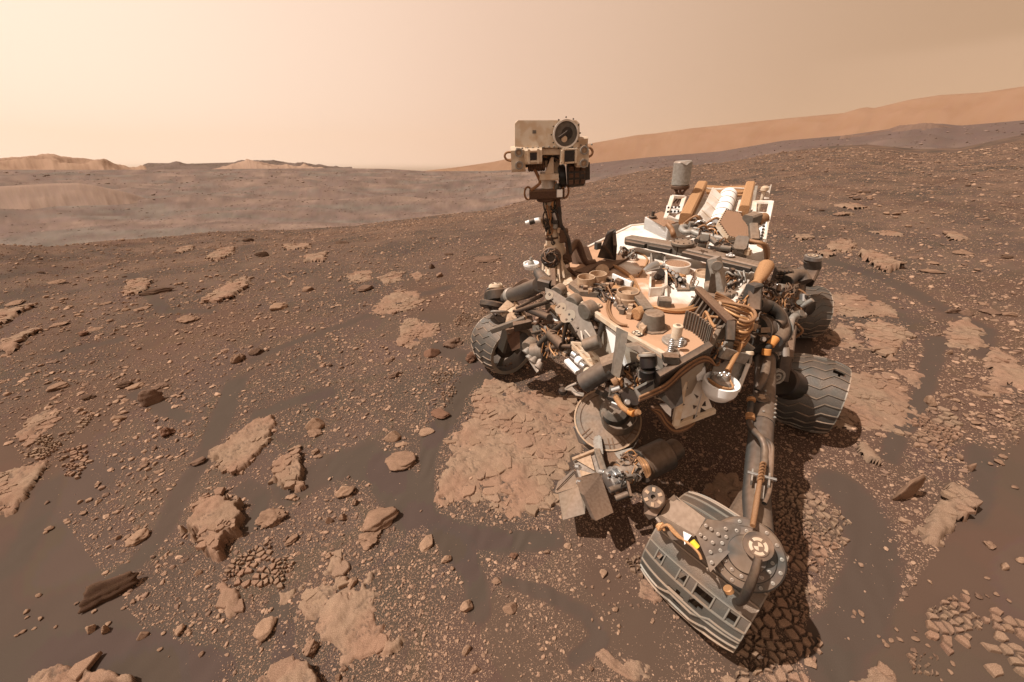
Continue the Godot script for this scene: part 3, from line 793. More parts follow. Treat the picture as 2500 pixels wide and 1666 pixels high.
	slab([Vector2(6.241, -6.646), Vector2(6.466, -6.581), Vector2(6.55, -6.374), Vector2(6.403, -6.195), Vector2(6.256, -6.298), Vector2(6.173, -6.521)], FLAT, "long low slab above the tilted plate")
	slab([Vector2(7.077, -8.655), Vector2(7.554, -8.731), Vector2(7.623, -8.324), Vector2(7.168, -8.237)], THICK, "far long slab on the right hand slope, higher of two")
	slab([Vector2(6.638, -7.982), Vector2(6.977, -7.992), Vector2(6.835, -7.791), Vector2(6.524, -7.775)], THICK, "far short slab on the right hand slope, lower of two")
	slab([Vector2(-6.926, -4.561), Vector2(-6.922, -4.69), Vector2(-6.715, -4.917), Vector2(-6.582, -4.603), Vector2(-6.412, -4.269), Vector2(-6.431, -4.16)], THICK, "low slab at the left edge, upper of two far ones")
	slab([Vector2(-5.895, -3.874), Vector2(-5.875, -4.029), Vector2(-5.856, -4.206), Vector2(-5.749, -4.128), Vector2(-5.72, -3.888), Vector2(-5.542, -3.727), Vector2(-5.521, -3.59), Vector2(-5.685, -3.688)], THICK, "wedge shaped slab near the left edge, lower of two far ones")
	slab([Vector2(-4.357, -4.952), Vector2(-4.442, -5.369), Vector2(-4.381, -5.947), Vector2(-4.173, -5.748), Vector2(-4.059, -5.449), Vector2(-3.991, -4.985), Vector2(-4.169, -4.896)], [0.056, 0.0037, 0.078, 0.7, 1, 1], "long tilted slab with ribs at the upper left centre")
	slab([Vector2(-5.888, -5.383), Vector2(-6.482, -6.086), Vector2(-6.298, -6.162), Vector2(-6.038, -6.044), Vector2(-5.71, -5.544), Vector2(-5.725, -5.385)], THICK, "slab behind the dark layered block at left")
	slab([Vector2(-7.941, -8.804), Vector2(-8.312, -9.442), Vector2(-8.16, -9.674), Vector2(-7.759, -9.079), Vector2(-7.633, -8.561)], THICK, "far pale slab on the left slope, higher of two")
	slab([Vector2(-6.459, -7.84), Vector2(-6.872, -8.834), Vector2(-6.745, -9.141), Vector2(-6.057, -8.085), Vector2(-5.868, -7.335)], THICK, "far pale slab on the left slope, lower of two")
	slab([Vector2(-2.638, -5.766), Vector2(-2.525, -5.994), Vector2(-2.305, -5.969), Vector2(-2.156, -5.433), Vector2(-2.415, -5.442)], CRACKED, "far pinkish slab, leftmost of three behind the pink pair")
	slab([Vector2(-2.046, -5.558), Vector2(-1.984, -5.778), Vector2(-1.741, -5.853), Vector2(-1.66, -5.419), Vector2(-1.861, -5.263)], CRACKED, "far pinkish slab, middle one of three behind the pink pair")
	slab([Vector2(-1.587, -5.626), Vector2(-1.5, -5.807), Vector2(-1.355, -5.586), Vector2(-1.379, -5.271)], CRACKED, "far pinkish slab, rightmost of three behind the pink pair")
	slab([Vector2(-5.639, -9.234), Vector2(-5.032, -9.245), Vector2(-4.514, -8.424), Vector2(-5.017, -8.317)], THICK, "faint far slab left of the mast on the crest")
	slab([Vector2(-4.172, -7.488), Vector2(-3.765, -7.607), Vector2(-3.472, -6.792), Vector2(-3.829, -6.892)], THICK, "faint far slab below the crest, left of the mast")

# ---------------------------------------------------------------- loose stones
var ICO: Array = []

func ico(level: int) -> Array:
	# [points, triangles] of a subdivided icosahedron
	while ICO.size() <= level:
		if ICO.is_empty():
			var g := (1.0 + sqrt(5.0)) / 2.0
			var p: Array = []
			for s in [Vector3(0, 1, g), Vector3(1, g, 0), Vector3(g, 0, 1)]:
				for u in [-1, 1]:
					for w in [-1, 1]:
						var q: Vector3 = s
						if s.x == 0: q = Vector3(0, u, w * g)
						elif s.z == 0: q = Vector3(u, w * g, 0)
						else: q = Vector3(u * g, 0, w)
						p.append(q.normalized())
			var f: Array = []
			var l: float = p[0].distance_to(p[1])
			for i in 12:
				for j in range(i + 1, 12):
					l = minf(l, p[i].distance_to(p[j]))
			for i in 12:
				for j in range(i + 1, 12):
					for k in range(j + 1, 12):
						if p[i].distance_to(p[j]) < l * 1.01 and p[j].distance_to(p[k]) < l * 1.01 and p[i].distance_to(p[k]) < l * 1.01:
							f.append([i, j, k])
			ICO.append([p, f])
		else:
			var p: Array = ICO[-1][0].duplicate()
			var f: Array = []
			var mids := {}
			for t in ICO[-1][1]:
				var m: Array = []
				for e in [[0, 1], [1, 2], [2, 0]]:
					var key := Vector2i(mini(t[e[0]], t[e[1]]), maxi(t[e[0]], t[e[1]]))
					if not mids.has(key):
						mids[key] = p.size()
						p.append((p[key.x] + p[key.y]).normalized())
					m.append(mids[key])
				f.append_array([[t[0], m[0], m[2]], [t[1], m[1], m[0]], [t[2], m[2], m[1]], m])
			ICO.append([p, f])
	return ICO[level]

# kind: 0 block, 1 flat, 2 shard, 3 layered, 4 crumbly, 5 pyramid
func stone_mesh(level: int, size: Vector3, kind: int, tone: Color, seed_: int) -> ArrayMesh:
	var rg := RandomNumberGenerator.new()
	rg.seed = seed_
	var planes: Array = []
	var count := 12 if kind != 5 else 7
	for i in count:
		var d := Vector3(rg.randf_range(-1, 1), rg.randf_range(-0.9, 1), rg.randf_range(-1, 1)).normalized()
		planes.append([d, rg.randf_range(0.48, 0.8)])
	if kind == 1 or kind == 3:
		planes.append([Vector3(rg.randf_range(-0.12, 0.12), 1, rg.randf_range(-0.12, 0.12)).normalized(), 0.6])
	if kind == 5:
		planes = []
		var a := rg.randf() * TAU
		for k in 3:
			planes.append([Vector3(cos(a + k * TAU / 3), 0.75, sin(a + k * TAU / 3)).normalized(), 0.48])
		planes.append([Vector3.DOWN, 0.7])
	var base: Array = ico(level)
	var f := noise(seed_, 1.3, 4)
	var pts := PackedVector3Array()
	var cols := PackedColorArray()
	var amp: float = [0.10, 0.09, 0.08, 0.10, 0.26, 0.07][kind]
	for d in base[0]:
		var r := 1.0
		for p in planes:
			var c: float = d.dot(p[0])
			if c > 0.01:
				r = minf(r, p[1] / c)
		var q: Vector3 = d * r
		var g := f.get_noise_3d(q.x + 7.0, q.y, q.z)
		var fine := f.get_noise_3d(q.x * 4.0, q.y * 4.0 + 9.0, q.z * 4.0)
		r += g * amp + fine * amp * (0.5 if kind != 4 else 0.8)
		if kind == 3 or kind == 2:
			var st := sin(q.y * 15.0 + g * 3.0)
			r *= 1.0 + 0.05 * signf(st) * minf(1.0, absf(st) * 2.0)
		q = d * r * size * 0.5
		pts.append(q)
		var t: Color = tone * (1.0 + g * 0.25 + fine * 0.2)
		t.a = 1.0
		cols.append(t)
	var nor := PackedVector3Array()
	nor.resize(pts.size())
	var idx := PackedInt32Array()
	for t in base[1]:
		var m := (pts[t[1]] - pts[t[0]]).cross(pts[t[2]] - pts[t[0]])
		var s := 1.0 if m.dot(pts[t[0]]) > 0.0 else -1.0
		idx.append_array([t[0], t[2], t[1]] if s > 0.0 else [t[0], t[1], t[2]])
		for k in t:
			nor[k] += m * s
	for i in nor.size():
		nor[i] = nor[i].normalized()
	var arr: Array = []
	arr.resize(Mesh.ARRAY_MAX)
	if level >= 2:
		arr[Mesh.ARRAY_VERTEX] = pts
		arr[Mesh.ARRAY_NORMAL] = nor
		arr[Mesh.ARRAY_COLOR] = cols
		arr[Mesh.ARRAY_INDEX] = idx
	else:
		var pv := PackedVector3Array()
		var pn := PackedVector3Array()
		var pc := PackedColorArray()
		for k in range(0, idx.size(), 3):
			var m := (pts[idx[k + 2]] - pts[idx[k]]).cross(pts[idx[k + 1]] - pts[idx[k]]).normalized()
			for e in 3:
				pv.append(pts[idx[k + e]])
				pn.append(m)
				pc.append(cols[idx[k + e]])
		arr[Mesh.ARRAY_VERTEX] = pv
		arr[Mesh.ARRAY_NORMAL] = pn
		arr[Mesh.ARRAY_COLOR] = pc
	var me := ArrayMesh.new()
	me.add_surface_from_arrays(Mesh.PRIMITIVE_TRIANGLES, arr)
	return me

var TONES := {"pale": Color(0.335, 0.21, 0.142), "tan": Color(0.27, 0.165, 0.112), "dark": Color(0.115, 0.068, 0.046), "red": Color(0.2, 0.108, 0.072), "brown": Color(0.19, 0.116, 0.082)}
var stones := 0

func stone(at: Vector2, w: float, h: float, kind: int, tone: String, turn: float, label: String, lean := 0.0, long_ := 0.75) -> MeshInstance3D:
	stones += 1
	var tall: float = h * [0.8, 0.5, 1.1, 0.7, 0.75, 1.0][kind]
	var size := Vector3(w, tall, w * long_) * 1.12
	var o := show_mesh("rock", stone_mesh(3 if w / (at.length() + 0.5) > 0.016 else 2, size, kind, TONES[tone], 100 + stones), M.rock)
	o.position = Vector3(at.x, surf(at.x, at.y) + tall * 0.22, at.y)
	o.basis = SITE * Basis(Vector3.UP, deg_to_rad(turn)) * Basis(Vector3.RIGHT, deg_to_rad(lean))
	tag(o, label, "rock", "loose rocks on the sand")
	return o

func rocks() -> void:
	stone(Vector2(-0.775, -1.475), 0.225, 0.141, 3, "tan", 20, "biggest rounded boulder with a flat top and shadow at its right")
	stone(Vector2(-0.782, -1.389), 0.145, 0.05, 4, "tan", 35, "crumbly ledge under the biggest rounded boulder")
	stone(Vector2(-2.024, -1.131), 0.246, 0.123, 2, "dark", 38, "large dark brown leaning slab of rock at the lower left", -38.0, 0.3)
	stone(Vector2(-1.956, -0.992), 0.048, 0.065, 0, "pale", 10, "pale stone just below the large dark leaning slab, left of two")
	stone(Vector2(-1.881, -0.985), 0.038, 0.069, 4, "pale", 80, "pale stone just below the large dark leaning slab, right of two")
	stone(Vector2(-1.692, -0.963), 0.045, 0.038, 5, "tan", 20, "small peaked stone in the sand at the lower left")
	stone(Vector2(-2.123, -1.431), 0.117, 0.094, 3, "pale", 40, "pale layered block alone in the drift left of the layered outcrop")
	stone(Vector2(-1.53, -0.981), 0.053, 0.076, 1, "pale", 110, "flat pale leaf shaped stone right of the peaked stone")
	stone(Vector2(-1.566, -0.909), 0.024, 0.022, 0, "pale", 15, "tiny cube shaped stone on the sand near the bottom left")
	stone(Vector2(-1.366, -0.89), 0.029, 0.029, 0, "tan", 50, "small stone right of the tiny cube shaped one")
	stone(Vector2(-1.64, -1.239), 0.039, 0.039, 5, "pale", 10, "small pale pointed stone below the layered outcrop")
	stone(Vector2(-3.243, -2.485), 0.101, 0.094, 0, "pale", 20, "pale rounded stone below the dark upright shard at left")
	stone(Vector2(-3.146, -2.683), 0.178, 0.206, 2, "brown", 40, "tall dark upright shard casting a long shadow at left", -15.0, 0.4)
	stone(Vector2(-3.795, -2.795), 0.103, 0.059, 4, "dark", 20, "dark knobbly stone left of the tall upright shard")
	stone(Vector2(-2.197, -1.984), 0.098, 0.075, 3, "brown", 30, "stone at the pointed left end of the raised cracked slab")
	stone(Vector2(-3.698, -2.621), 0.049, 0.049, 0, "pale", 30, "light pebble sized stone above the narrow pale slab")
	stone(Vector2(-3.631, -2.587), 0.049, 0.035, 0, "tan", 60, "darker pebble sized stone above the narrow pale slab")
	stone(Vector2(-2.594, -1.996), 0.075, 0.029, 2, "brown", 10, "thin sliver of rock left of the raised cracked slab")
	stone(Vector2(-2.672, -2.292), 0.083, 0.146, 4, "red", 80, "rust coloured mound of grains above the sand track", 0, 1.4)
	stone(Vector2(-2.266, -1.446), 0.035, 0.038, 0, "tan", 0, "small stone left of the pale layered block")
	stone(Vector2(-1.514, -2.307), 0.133, 0.133, 5, "pale", 15, "bright triangular stone with a dark shadow at its right")
	stone(Vector2(-1.5, -2.236), 0.111, 0.049, 4, "tan", 0, "crumbs at the foot of the bright triangular stone")
	stone(Vector2(-1.554, -2.078), 0.112, 0.041, 2, "pale", 25, "flat sliver below left of the bright triangular stone", -60.0, 0.5)
	stone(Vector2(-1.395, -2.043), 0.07, 0.058, 4, "tan", 0, "small knobbly stone below the bright triangular one")
	stone(Vector2(-1.346, -2), 0.046, 0.034, 0, "pale", 0, "small pale chip below the knobbly stone")
	stone(Vector2(-1.374, -1.676), 0.077, 0.046, 4, "pale", 0, "small stone below the rounded upright plate")
	stone(Vector2(-1.032, -1.691), 0.113, 0.102, 0, "pale", 40, "cracked pale stone above the biggest boulder")
	stone(Vector2(-0.949, -1.614), 0.045, 0.065, 4, "tan", 60, "brown fragment at the right foot of the cracked pale stone")
	stone(Vector2(-1.409, -1.535), 0.179, 0.106, 4, "tan", 20, "heap of crumbly rubble right of the layered outcrop")
	stone(Vector2(-0.867, -2.144), 0.114, 0.102, 5, "pale", 10, "pointed stone above the crumbly ledge left of the largest slab")
	stone(Vector2(-0.784, -2.077), 0.088, 0.041, 1, "pale", 0, "flat foot of the pointed stone left of the largest slab")
	stone(Vector2(-0.767, -1.936), 0.229, 0.1, 3, "tan", 0, "crumbly ledge of rock at the left of the largest slab")
	stone(Vector2(-0.571, -2.379), 0.173, 0.083, 3, "red", 0, "reddish layered stone at the upper left of the largest slab")
	stone(Vector2(-0.638, -2.185), 0.121, 0.054, 1, "pale", 0, "flat pale stone left of the largest slab")
	stone(Vector2(-0.989, -1.519), 0.053, 0.067, 0, "tan", 20, "upright block touching the left of the biggest boulder")
	stone(Vector2(-1.06, -1.504), 0.043, 0.067, 5, "tan", 10, "pointed stone left of the upright block")
	stone(Vector2(-1.228, -1.395), 0.073, 0.055, 3, "tan", 30, "layered stone above the field of cracked plates")
	stone(Vector2(-0.337, -1.26), 0.064, 0.055, 0, "pale", 45, "squarish pale stone on the edge of the sand track")
	stone(Vector2(-0.301, -1.215), 0.025, 0.033, 0, "pale", 0, "small companion below the squarish pale stone")
	stone(Vector2(-0.215, -1.037), 0.073, 0.065, 0, "pale", 40, "largest loose block on the track at the bottom centre")
	stone(Vector2(-0.197, -0.875), 0.044, 0.046, 0, "pale", 10, "pale block near the bottom edge, upper of two")
	stone(Vector2(-0.153, -0.811), 0.042, 0.044, 0, "tan", 0, "tan block near the bottom edge, lower of two")
	stone(Vector2(-1.133, -0.978), 0.105, 0.098, 1, "pale", 60, "big flat pale plate on the dark sand at the bottom left centre", 0, 0.9)
	stone(Vector2(-0.874, -0.891), 0.065, 0.079, 4, "tan", 60, "brown cracked stone at the lower left of the swirling slab")
	stone(Vector2(-0.705, -0.824), 0.028, 0.034, 0, "tan", 0, "small block below the swirling slab")
	stone(Vector2(-0.716, -0.794), 0.034, 0.041, 0, "tan", 20, "dark sided stone at the bottom edge below the swirling slab")
	stone(Vector2(-0.459, -1.355), 0.12, 0.067, 1, "pale", 70, "flat dusty stone right of the biggest boulder")
	stone(Vector2(-0.974, -1.298), 0.044, 0.044, 0, "pale", 20, "round light cobble above the swirling slab")
	stone(Vector2(-0.854, -1.244), 0.026, 0.026, 0, "pale", 20, "small light cobble at the top of the swirling slab")
	stone(Vector2(-0.795, -1.15), 0.057, 0.053, 0, "pale", 70, "round pale cobble lodged in the swirling slab")
	stone(Vector2(-0.075, -1.15), 0.044, 0.032, 0, "tan", 0, "tan stone on the sand right of the squarish pale one")
	stone(Vector2(-0.008, -1.031), 0.065, 0.046, 5, "tan", 10, "little pyramid with a sharp shadow at the bottom centre")
	stone(Vector2(0.295, -1.312), 0.046, 0.03, 0, "pale", 20, "loaf shaped stone left of the forearm's wrist")
	stone(Vector2(0.182, -1.286), 0.034, 0.028, 0, "tan", 0, "small stone left of the loaf shaped one")
	stone(Vector2(0.011, -1.27), 0.047, 0.043, 4, "red", 0, "reddish lump below the largest slab")
	stone(Vector2(0.452, -1.17), 0.045, 0.053, 1, "pale", 80, "upright pale chip left of the nearest wheel")
	stone(Vector2(0.521, -1.155), 0.028, 0.028, 0, "tan", 0, "rounded chip right of the upright pale chip")
	stone(Vector2(0.47, -1.014), 0.03, 0.03, 0, "pale", 30, "small square stone on the track left of the nearest wheel")
	stone(Vector2(0.474, -0.95), 0.022, 0.025, 0, "pale", 0, "tiny block below the small square stone")
	stone(Vector2(0.323, -0.807), 0.025, 0.034, 0, "tan", 0, "stone at the left end of the flat slab by the bottom edge")
	stone(Vector2(0.13, -0.874), 0.026, 0.021, 0, "pale", 0, "lone pale stone left of the flat slab by the bottom edge")
	stone(Vector2(-3.033, -4.572), 0.225, 0.14, 0, "pale", 20, "pale block on the slope at upper left centre, with a dark underside")
	stone(Vector2(-2.975, -5.213), 0.168, 0.12, 0, "tan", 40, "tan block up right of the pale block on the slope")
	stone(Vector2(-2.078, -5.119), 0.247, 0.117, 3, "brown", 20, "ribbed brown stone behind the upper pink slab")
	stone(Vector2(-1.293, -5.892), 0.092, 0.132, 5, "dark", 0, "small dark cone shaped stone left of the rover")
	stone(Vector2(-1.088, -5.468), 0.124, 0.087, 2, "tan", 40, "tilted chip right of the dark cone")
	stone(Vector2(-0.369, -6.16), 0.574, 0.123, 3, "brown", -15, "long layered ledge just left of the white dish", 0, 0.5)
	stone(Vector2(-0.381, -3.132), 0.157, 0.149, 4, "red", 40, "knobbly reddish rock at the lower left of the far wheel")
	stone(Vector2(-0.793, -3.252), 0.154, 0.113, 5, "red", 20, "wedge of reddish rock with its right side in shadow")
	stone(Vector2(-1.063, -2.913), 0.104, 0.09, 4, "brown", 30, "brown rock with a shadowed right side, below the lower pink slab")
	stone(Vector2(-1.187, -3.189), 0.112, 0.088, 1, "brown", 30, "stone with a bright white tip, left of the brown rock")
	stone(Vector2(-0.599, -3.436), 0.211, 0.11, 4, "brown", 0, "cracked brown lumps beside the far wheel")
	stone(Vector2(-2.654, -3.451), 0.154, 0.077, 4, "dark", 10, "dark crumbly stone at upper left centre")
	stone(Vector2(-5.167, -7.683), 0.288, 0.119, 2, "dark", 25, "dark plank like stone on the far slope, lower of two", -50.0, 0.4)
	stone(Vector2(-7.319, -10.468), 0.273, 0.114, 2, "dark", 20, "dark plank like stone on the far slope, upper of two", -50.0, 0.4)
	stone(Vector2(-3.981, -8.819), 0.384, 0.058, 2, "dark", 4, "dark flat ledge on the crest left of the mast", 0, 0.4)
	stone(Vector2(-1.76, -8.304), 0.198, 0.045, 2, "dark", 0, "short dark ledge near the mast", 0, 0.4)
	stone(Vector2(-1.14, -6.675), 0.191, 0.044, 2, "dark", -6, "thin dark ledge above the long layered one", 0, 0.4)
	stone(Vector2(-1.763, -3.149), 0.052, 0.056, 0, "brown", 0, "small brown stone above the sand patch, left of a pair")
	stone(Vector2(-1.642, -3.106), 0.055, 0.047, 0, "brown", 0, "small brown stone above the sand patch, right of a pair")
	stone(Vector2(-5.428, -5.459), 0.428, 0.164, 3, "dark", 20, "dark layered block on the left slope", 0, 0.5)
	stone(Vector2(-5.124, -4.046), 0.118, 0.098, 4, "red", 0, "dark reddish lump on the left slope")
	stone(Vector2(-5.153, -4.202), 0.152, 0.061, 1, "tan", 20, "tan chip right of the dark reddish lump")
	stone(Vector2(-7.708, -6.075), 0.277, 0.069, 3, "tan", 15, "narrow ledge high on the left slope")
	stone(Vector2(-5.828, -5.039), 0.13, 0.053, 3, "tan", 20, "short ribbed ledge on the left slope")
	stone(Vector2(-5.111, -4.839), 0.216, 0.068, 1, "tan", 0, "flat tan stone below the dark layered block")
	stone(Vector2(-4.125, -4.363), 0.281, 0.114, 4, "tan", 10, "heap of rubble on the left slope")
	stone(Vector2(-5.713, -4.325), 0.238, 0.047, 3, "tan", 12, "long low ledge on the left slope")
	stone(Vector2(-4.251, -2.977), 0.17, 0.085, 3, "tan", 30, "ribbed ledge above the pale pair at left")
	stone(Vector2(-3.599, -2.95), 0.138, 0.076, 2, "dark", 25, "dark stone left of the tan stone in the row at left")
	stone(Vector2(-3.506, -2.956), 0.145, 0.084, 1, "pale", 25, "tan stone in the middle of the row at left")
	stone(Vector2(-3.247, -2.889), 0.158, 0.075, 4, "brown", 30, "rough brown stone at the right of the row at left")
	stone(Vector2(-2.771, -3.322), 0.141, 0.15, 4, "tan", 60, "tall crumbly lump at upper left centre")
	stone(Vector2(-8.486, -6.551), 0.192, 0.044, 2, "dark", 0, "thin dark stone far up the left slope", 0, 0.4)
	stone(Vector2(-8.88, -6.446), 0.08, 0.043, 0, "dark", 0, "black speck of a stone at the far left")
	stone(Vector2(-7.089, -5.012), 0.269, 0.047, 3, "tan", 10, "low ledge at the left edge of the view")
	stone(Vector2(4.6, -3.626), 0.188, 0.051, 2, "brown", 8, "twisted shard lying above the half round slab", -50.0, 0.4)
	stone(Vector2(4.685, -3.579), 0.11, 0.085, 5, "brown", -30, "dark tip of the twisted shard")
	stone(Vector2(4.929, -3.592), 0.17, 0.085, 3, "brown", -15, "dark sided block right of the twisted shard")
	stone(Vector2(5.07, -3.774), 0.115, 0.062, 1, "tan", -20, "tan chip behind the dark sided block")
	stone(Vector2(5.029, -3.516), 0.142, 0.05, 2, "tan", -25, "slanted sliver near the right edge", -45.0, 0.4)
	stone(Vector2(3.074, -2.275), 0.079, 0.115, 0, "pale", 80, "pale egg shaped stone standing in the sand at right")
	stone(Vector2(3.659, -2.561), 0.072, 0.039, 1, "tan", 0, "flat little stone at the right, above the broken slab")
	stone(Vector2(3.838, -2.902), 0.05, 0.065, 0, "tan", 0, "small stone at the lower left of the half round slab")
	stone(Vector2(3.263, -2.338), 0.074, 0.031, 2, "tan", -25, "sliver right of the pale egg shaped stone", -45.0, 0.4)
	stone(Vector2(2.23, -1.528), 0.037, 0.242, 2, "tan", -72, "long thin shard lying in the drift at right", 0, 6.0)
	stone(Vector2(2.387, -1.242), 0.053, 0.057, 3, "tan", 60, "banded stone at right, below the raised cracked outcrop")
	stone(Vector2(2.103, -1.386), 0.053, 0.035, 0, "pale", 0, "pale chip at the foot of the long thin shard")
	stone(Vector2(1.872, -1.082), 0.019, 0.023, 0, "pale", 0, "square chip on the sand at right, left of two")
	stone(Vector2(1.953, -1.091), 0.025, 0.038, 1, "pale", 80, "tapered chip on the sand at right, right of two")
	stone(Vector2(2.452, -1.168), 0.044, 0.044, 0, "pale", 0, "tan stone at the right edge of the view")
	stone(Vector2(2.343, -1.137), 0.027, 0.051, 2, "pale", -70, "thin chip left of the tan stone at the right edge", 0, 1.5)
	stone(Vector2(2.761, -1.691), 0.035, 0.079, 2, "tan", 75, "narrow upright chip above the raised outcrop", 0, 1.2)
	stone(Vector2(2.786, -1.777), 0.043, 0.061, 0, "tan", 70, "small block above the narrow upright chip")
	stone(Vector2(1.212, -0.804), 0.056, 0.05, 1, "pale", 30, "domed plate at the right of the wide field of plates")
	stone(Vector2(3.713, -2.249), 0.06, 0.042, 4, "brown", 0, "dark stone against the right edge")
	stone(Vector2(3.099, -2.704), 0.041, 0.034, 0, "pale", 0, "small pale stone on the reddish strip")
	stone(Vector2(6.792, -5.076), 0.168, 0.045, 2, "dark", 0, "dark stone far up at the right edge", 0, 0.5)
	stone(Vector2(11.563, -10.168), 0.146, 0.062, 4, "dark", 0, "black stone high on the right slope, left of two")
	stone(Vector2(11.51, -9.878), 0.121, 0.051, 4, "dark", 0, "black stone high on the right slope, right of two")
	stone(Vector2(8.829, -9.97), 0.308, 0.051, 2, "dark", -4, "dark broken ledge on the right slope", 0, 0.4)
	stone(Vector2(7.982, -9.134), 0.209, 0.047, 2, "dark", 0, "short dark ledge under the dark broken one", 0, 0.4)
	stone(Vector2(8.547, -7.031), 0.179, 0.06, 3, "brown", -10, "brown stone on the right slope above the flat light slab")
	stone(Vector2(6.569, -8.291), 0.157, 0.044, 2, "dark", 0, "small dark ledge on the right slope behind the antenna", 0, 0.4)
	stone(Vector2(5.766, -5.269), 0.163, 0.047, 3, "brown", -15, "short brown ledge right of the tilted plate")
	stone(Vector2(5.738, -5.004), 0.145, 0.078, 3, "tan", -30, "tan stone right of the tilted plate")
	stone(Vector2(5.422, -4.73), 0.298, 0.074, 3, "tan", -18, "long tan ledge below right of the tilted plate", 0, 0.4)
	stone(Vector2(6.44, -5.318), 0.234, 0.059, 3, "tan", 0, "low tan stone far right on dark sand")
	# smaller stones, alike but for where they lie
	var spots: Array = [
		["small loose stone scattered left of the layered outcrop", [Vector3(-2.888, 0.243, -1.64), Vector3(-2.684, 0.255, -1.779), Vector3(-2.609, 0.269, -1.94), Vector3(-2.254, 0.258, -1.824)], 22],
		["small loose stone scattered at the bottom left", [Vector3(-2.381, 0.13, -1.072), Vector3(-2.147, 0.13, -1.084), Vector3(-1.672, 0.128, -1.054), Vector3(-1.508, 0.127, -1.05)], 24],
		["small loose stone between the rubble heap and the biggest boulder", [Vector3(-1.494, 0.13, -1.482), Vector3(-1.249, 0.13, -1.473), Vector3(-0.997, 0.128, -1.439), Vector3(-0.876, 0.123, -1.365)], 24],
		["small loose stone at the lower edge of the largest slab", [Vector3(-0.385, 0.053, -1.543), Vector3(-0.142, 0.052, -1.502), Vector3(0.023, 0.05, -1.427), Vector3(0.209, 0.051, -1.469)], 22],
		["small loose stone scattered in the bottom centre", [Vector3(-0.595, 0.164, -1.169), Vector3(-0.362, 0.152, -1.02), Vector3(-0.298, 0.14, -0.866), Vector3(0.09, 0.143, -0.915)], 34],
		["small loose stone left of the nearest wheel", [Vector3(0.143, 0.123, -1.185), Vector3(0.335, 0.118, -1.105), Vector3(0.436, 0.114, -1.033), Vector3(0.678, 0.104, -0.873)], 26],
		["small loose stone at the lower right", [Vector3(1.505, 0.097, -0.926), Vector3(1.603, 0.095, -0.88), Vector3(1.722, 0.09, -0.796), Vector3(2.304, 0.107, -1.12)], 26],
		["small loose stone between the slabs at right", [Vector3(2.522, 0.115, -1.764), Vector3(3.403, 0.14, -2.387), Vector3(3.272, 0.126, -2.043), Vector3(2.88, 0.107, -1.598)], 24],
		["small loose stone left of the far wheel", [Vector3(-1.932, 0.217, -3.114), Vector3(-1.46, 0.229, -3.367), Vector3(-0.793, 0.218, -3.165), Vector3(-0.89, 0.181, -2.465)], 26],
		["small loose stone high on the left slope", [Vector3(-7.085, 0.282, -5.43), Vector3(-4.946, 0.239, -4.471), Vector3(-5.386, 0.315, -6.177), Vector3(-3.319, 0.23, -4.293), Vector3(-3.738, 0.343, -6.866)], 24],
		["small loose stone high on the right slope", [Vector3(8.471, 0.418, -10.165), Vector3(7.83, 0.33, -7.836), Vector3(6.544, 0.249, -5.715), Vector3(5.875, 0.201, -4.434)], 24],
	]
	var variants: Array = []
	for k in 8:
		variants.append(stone_mesh(2, Vector3(1, 0.7, 0.8), [0, 1, 0, 4, 5, 1, 0, 3][k], [TONES.pale, TONES.tan, TONES.pale, TONES.brown, TONES.pale, TONES.tan, TONES.tan, TONES.tan][k], 900 + k))
	for s in spots:
		var path: Array = s[1]
		for i in s[2]:
			var k := rng.randi() % (path.size() - 1)
			var p: Vector3 = path[k].lerp(path[k + 1], rng.randf())
			var a := rng.randf() * TAU
			p += Vector3(cos(a), 0, sin(a)) * path[k].y * sqrt(rng.randf())
			var w: float = Vector2(p.x, p.z).length() * rng.randf_range(0.006, 0.014) + 0.004
			var v := rng.randi() % 8
			var o := show_mesh("small_stone", variants[v], M.rock)
			o.position = Vector3(p.x, surf(p.x, p.z) + w * 0.16, p.z)
			o.basis = SITE * Basis(Vector3.UP, rng.randf() * TAU).scaled(Vector3(w, w * rng.randf_range(0.6, 1.0), w))
			var look: String = ["pale blocky", "tan flat", "pale chunky", "brown crumbly", "pale pointed", "tan slab like", "tan rounded", "tan layered"][v]
			tag(o, s[0].replace("small loose", ("tiny " if w < Vector2(p.x, p.z).length() * 0.0095 + 0.004 else "small ") + look), "stone", s[0].replace("small loose stone", "small loose stones"))

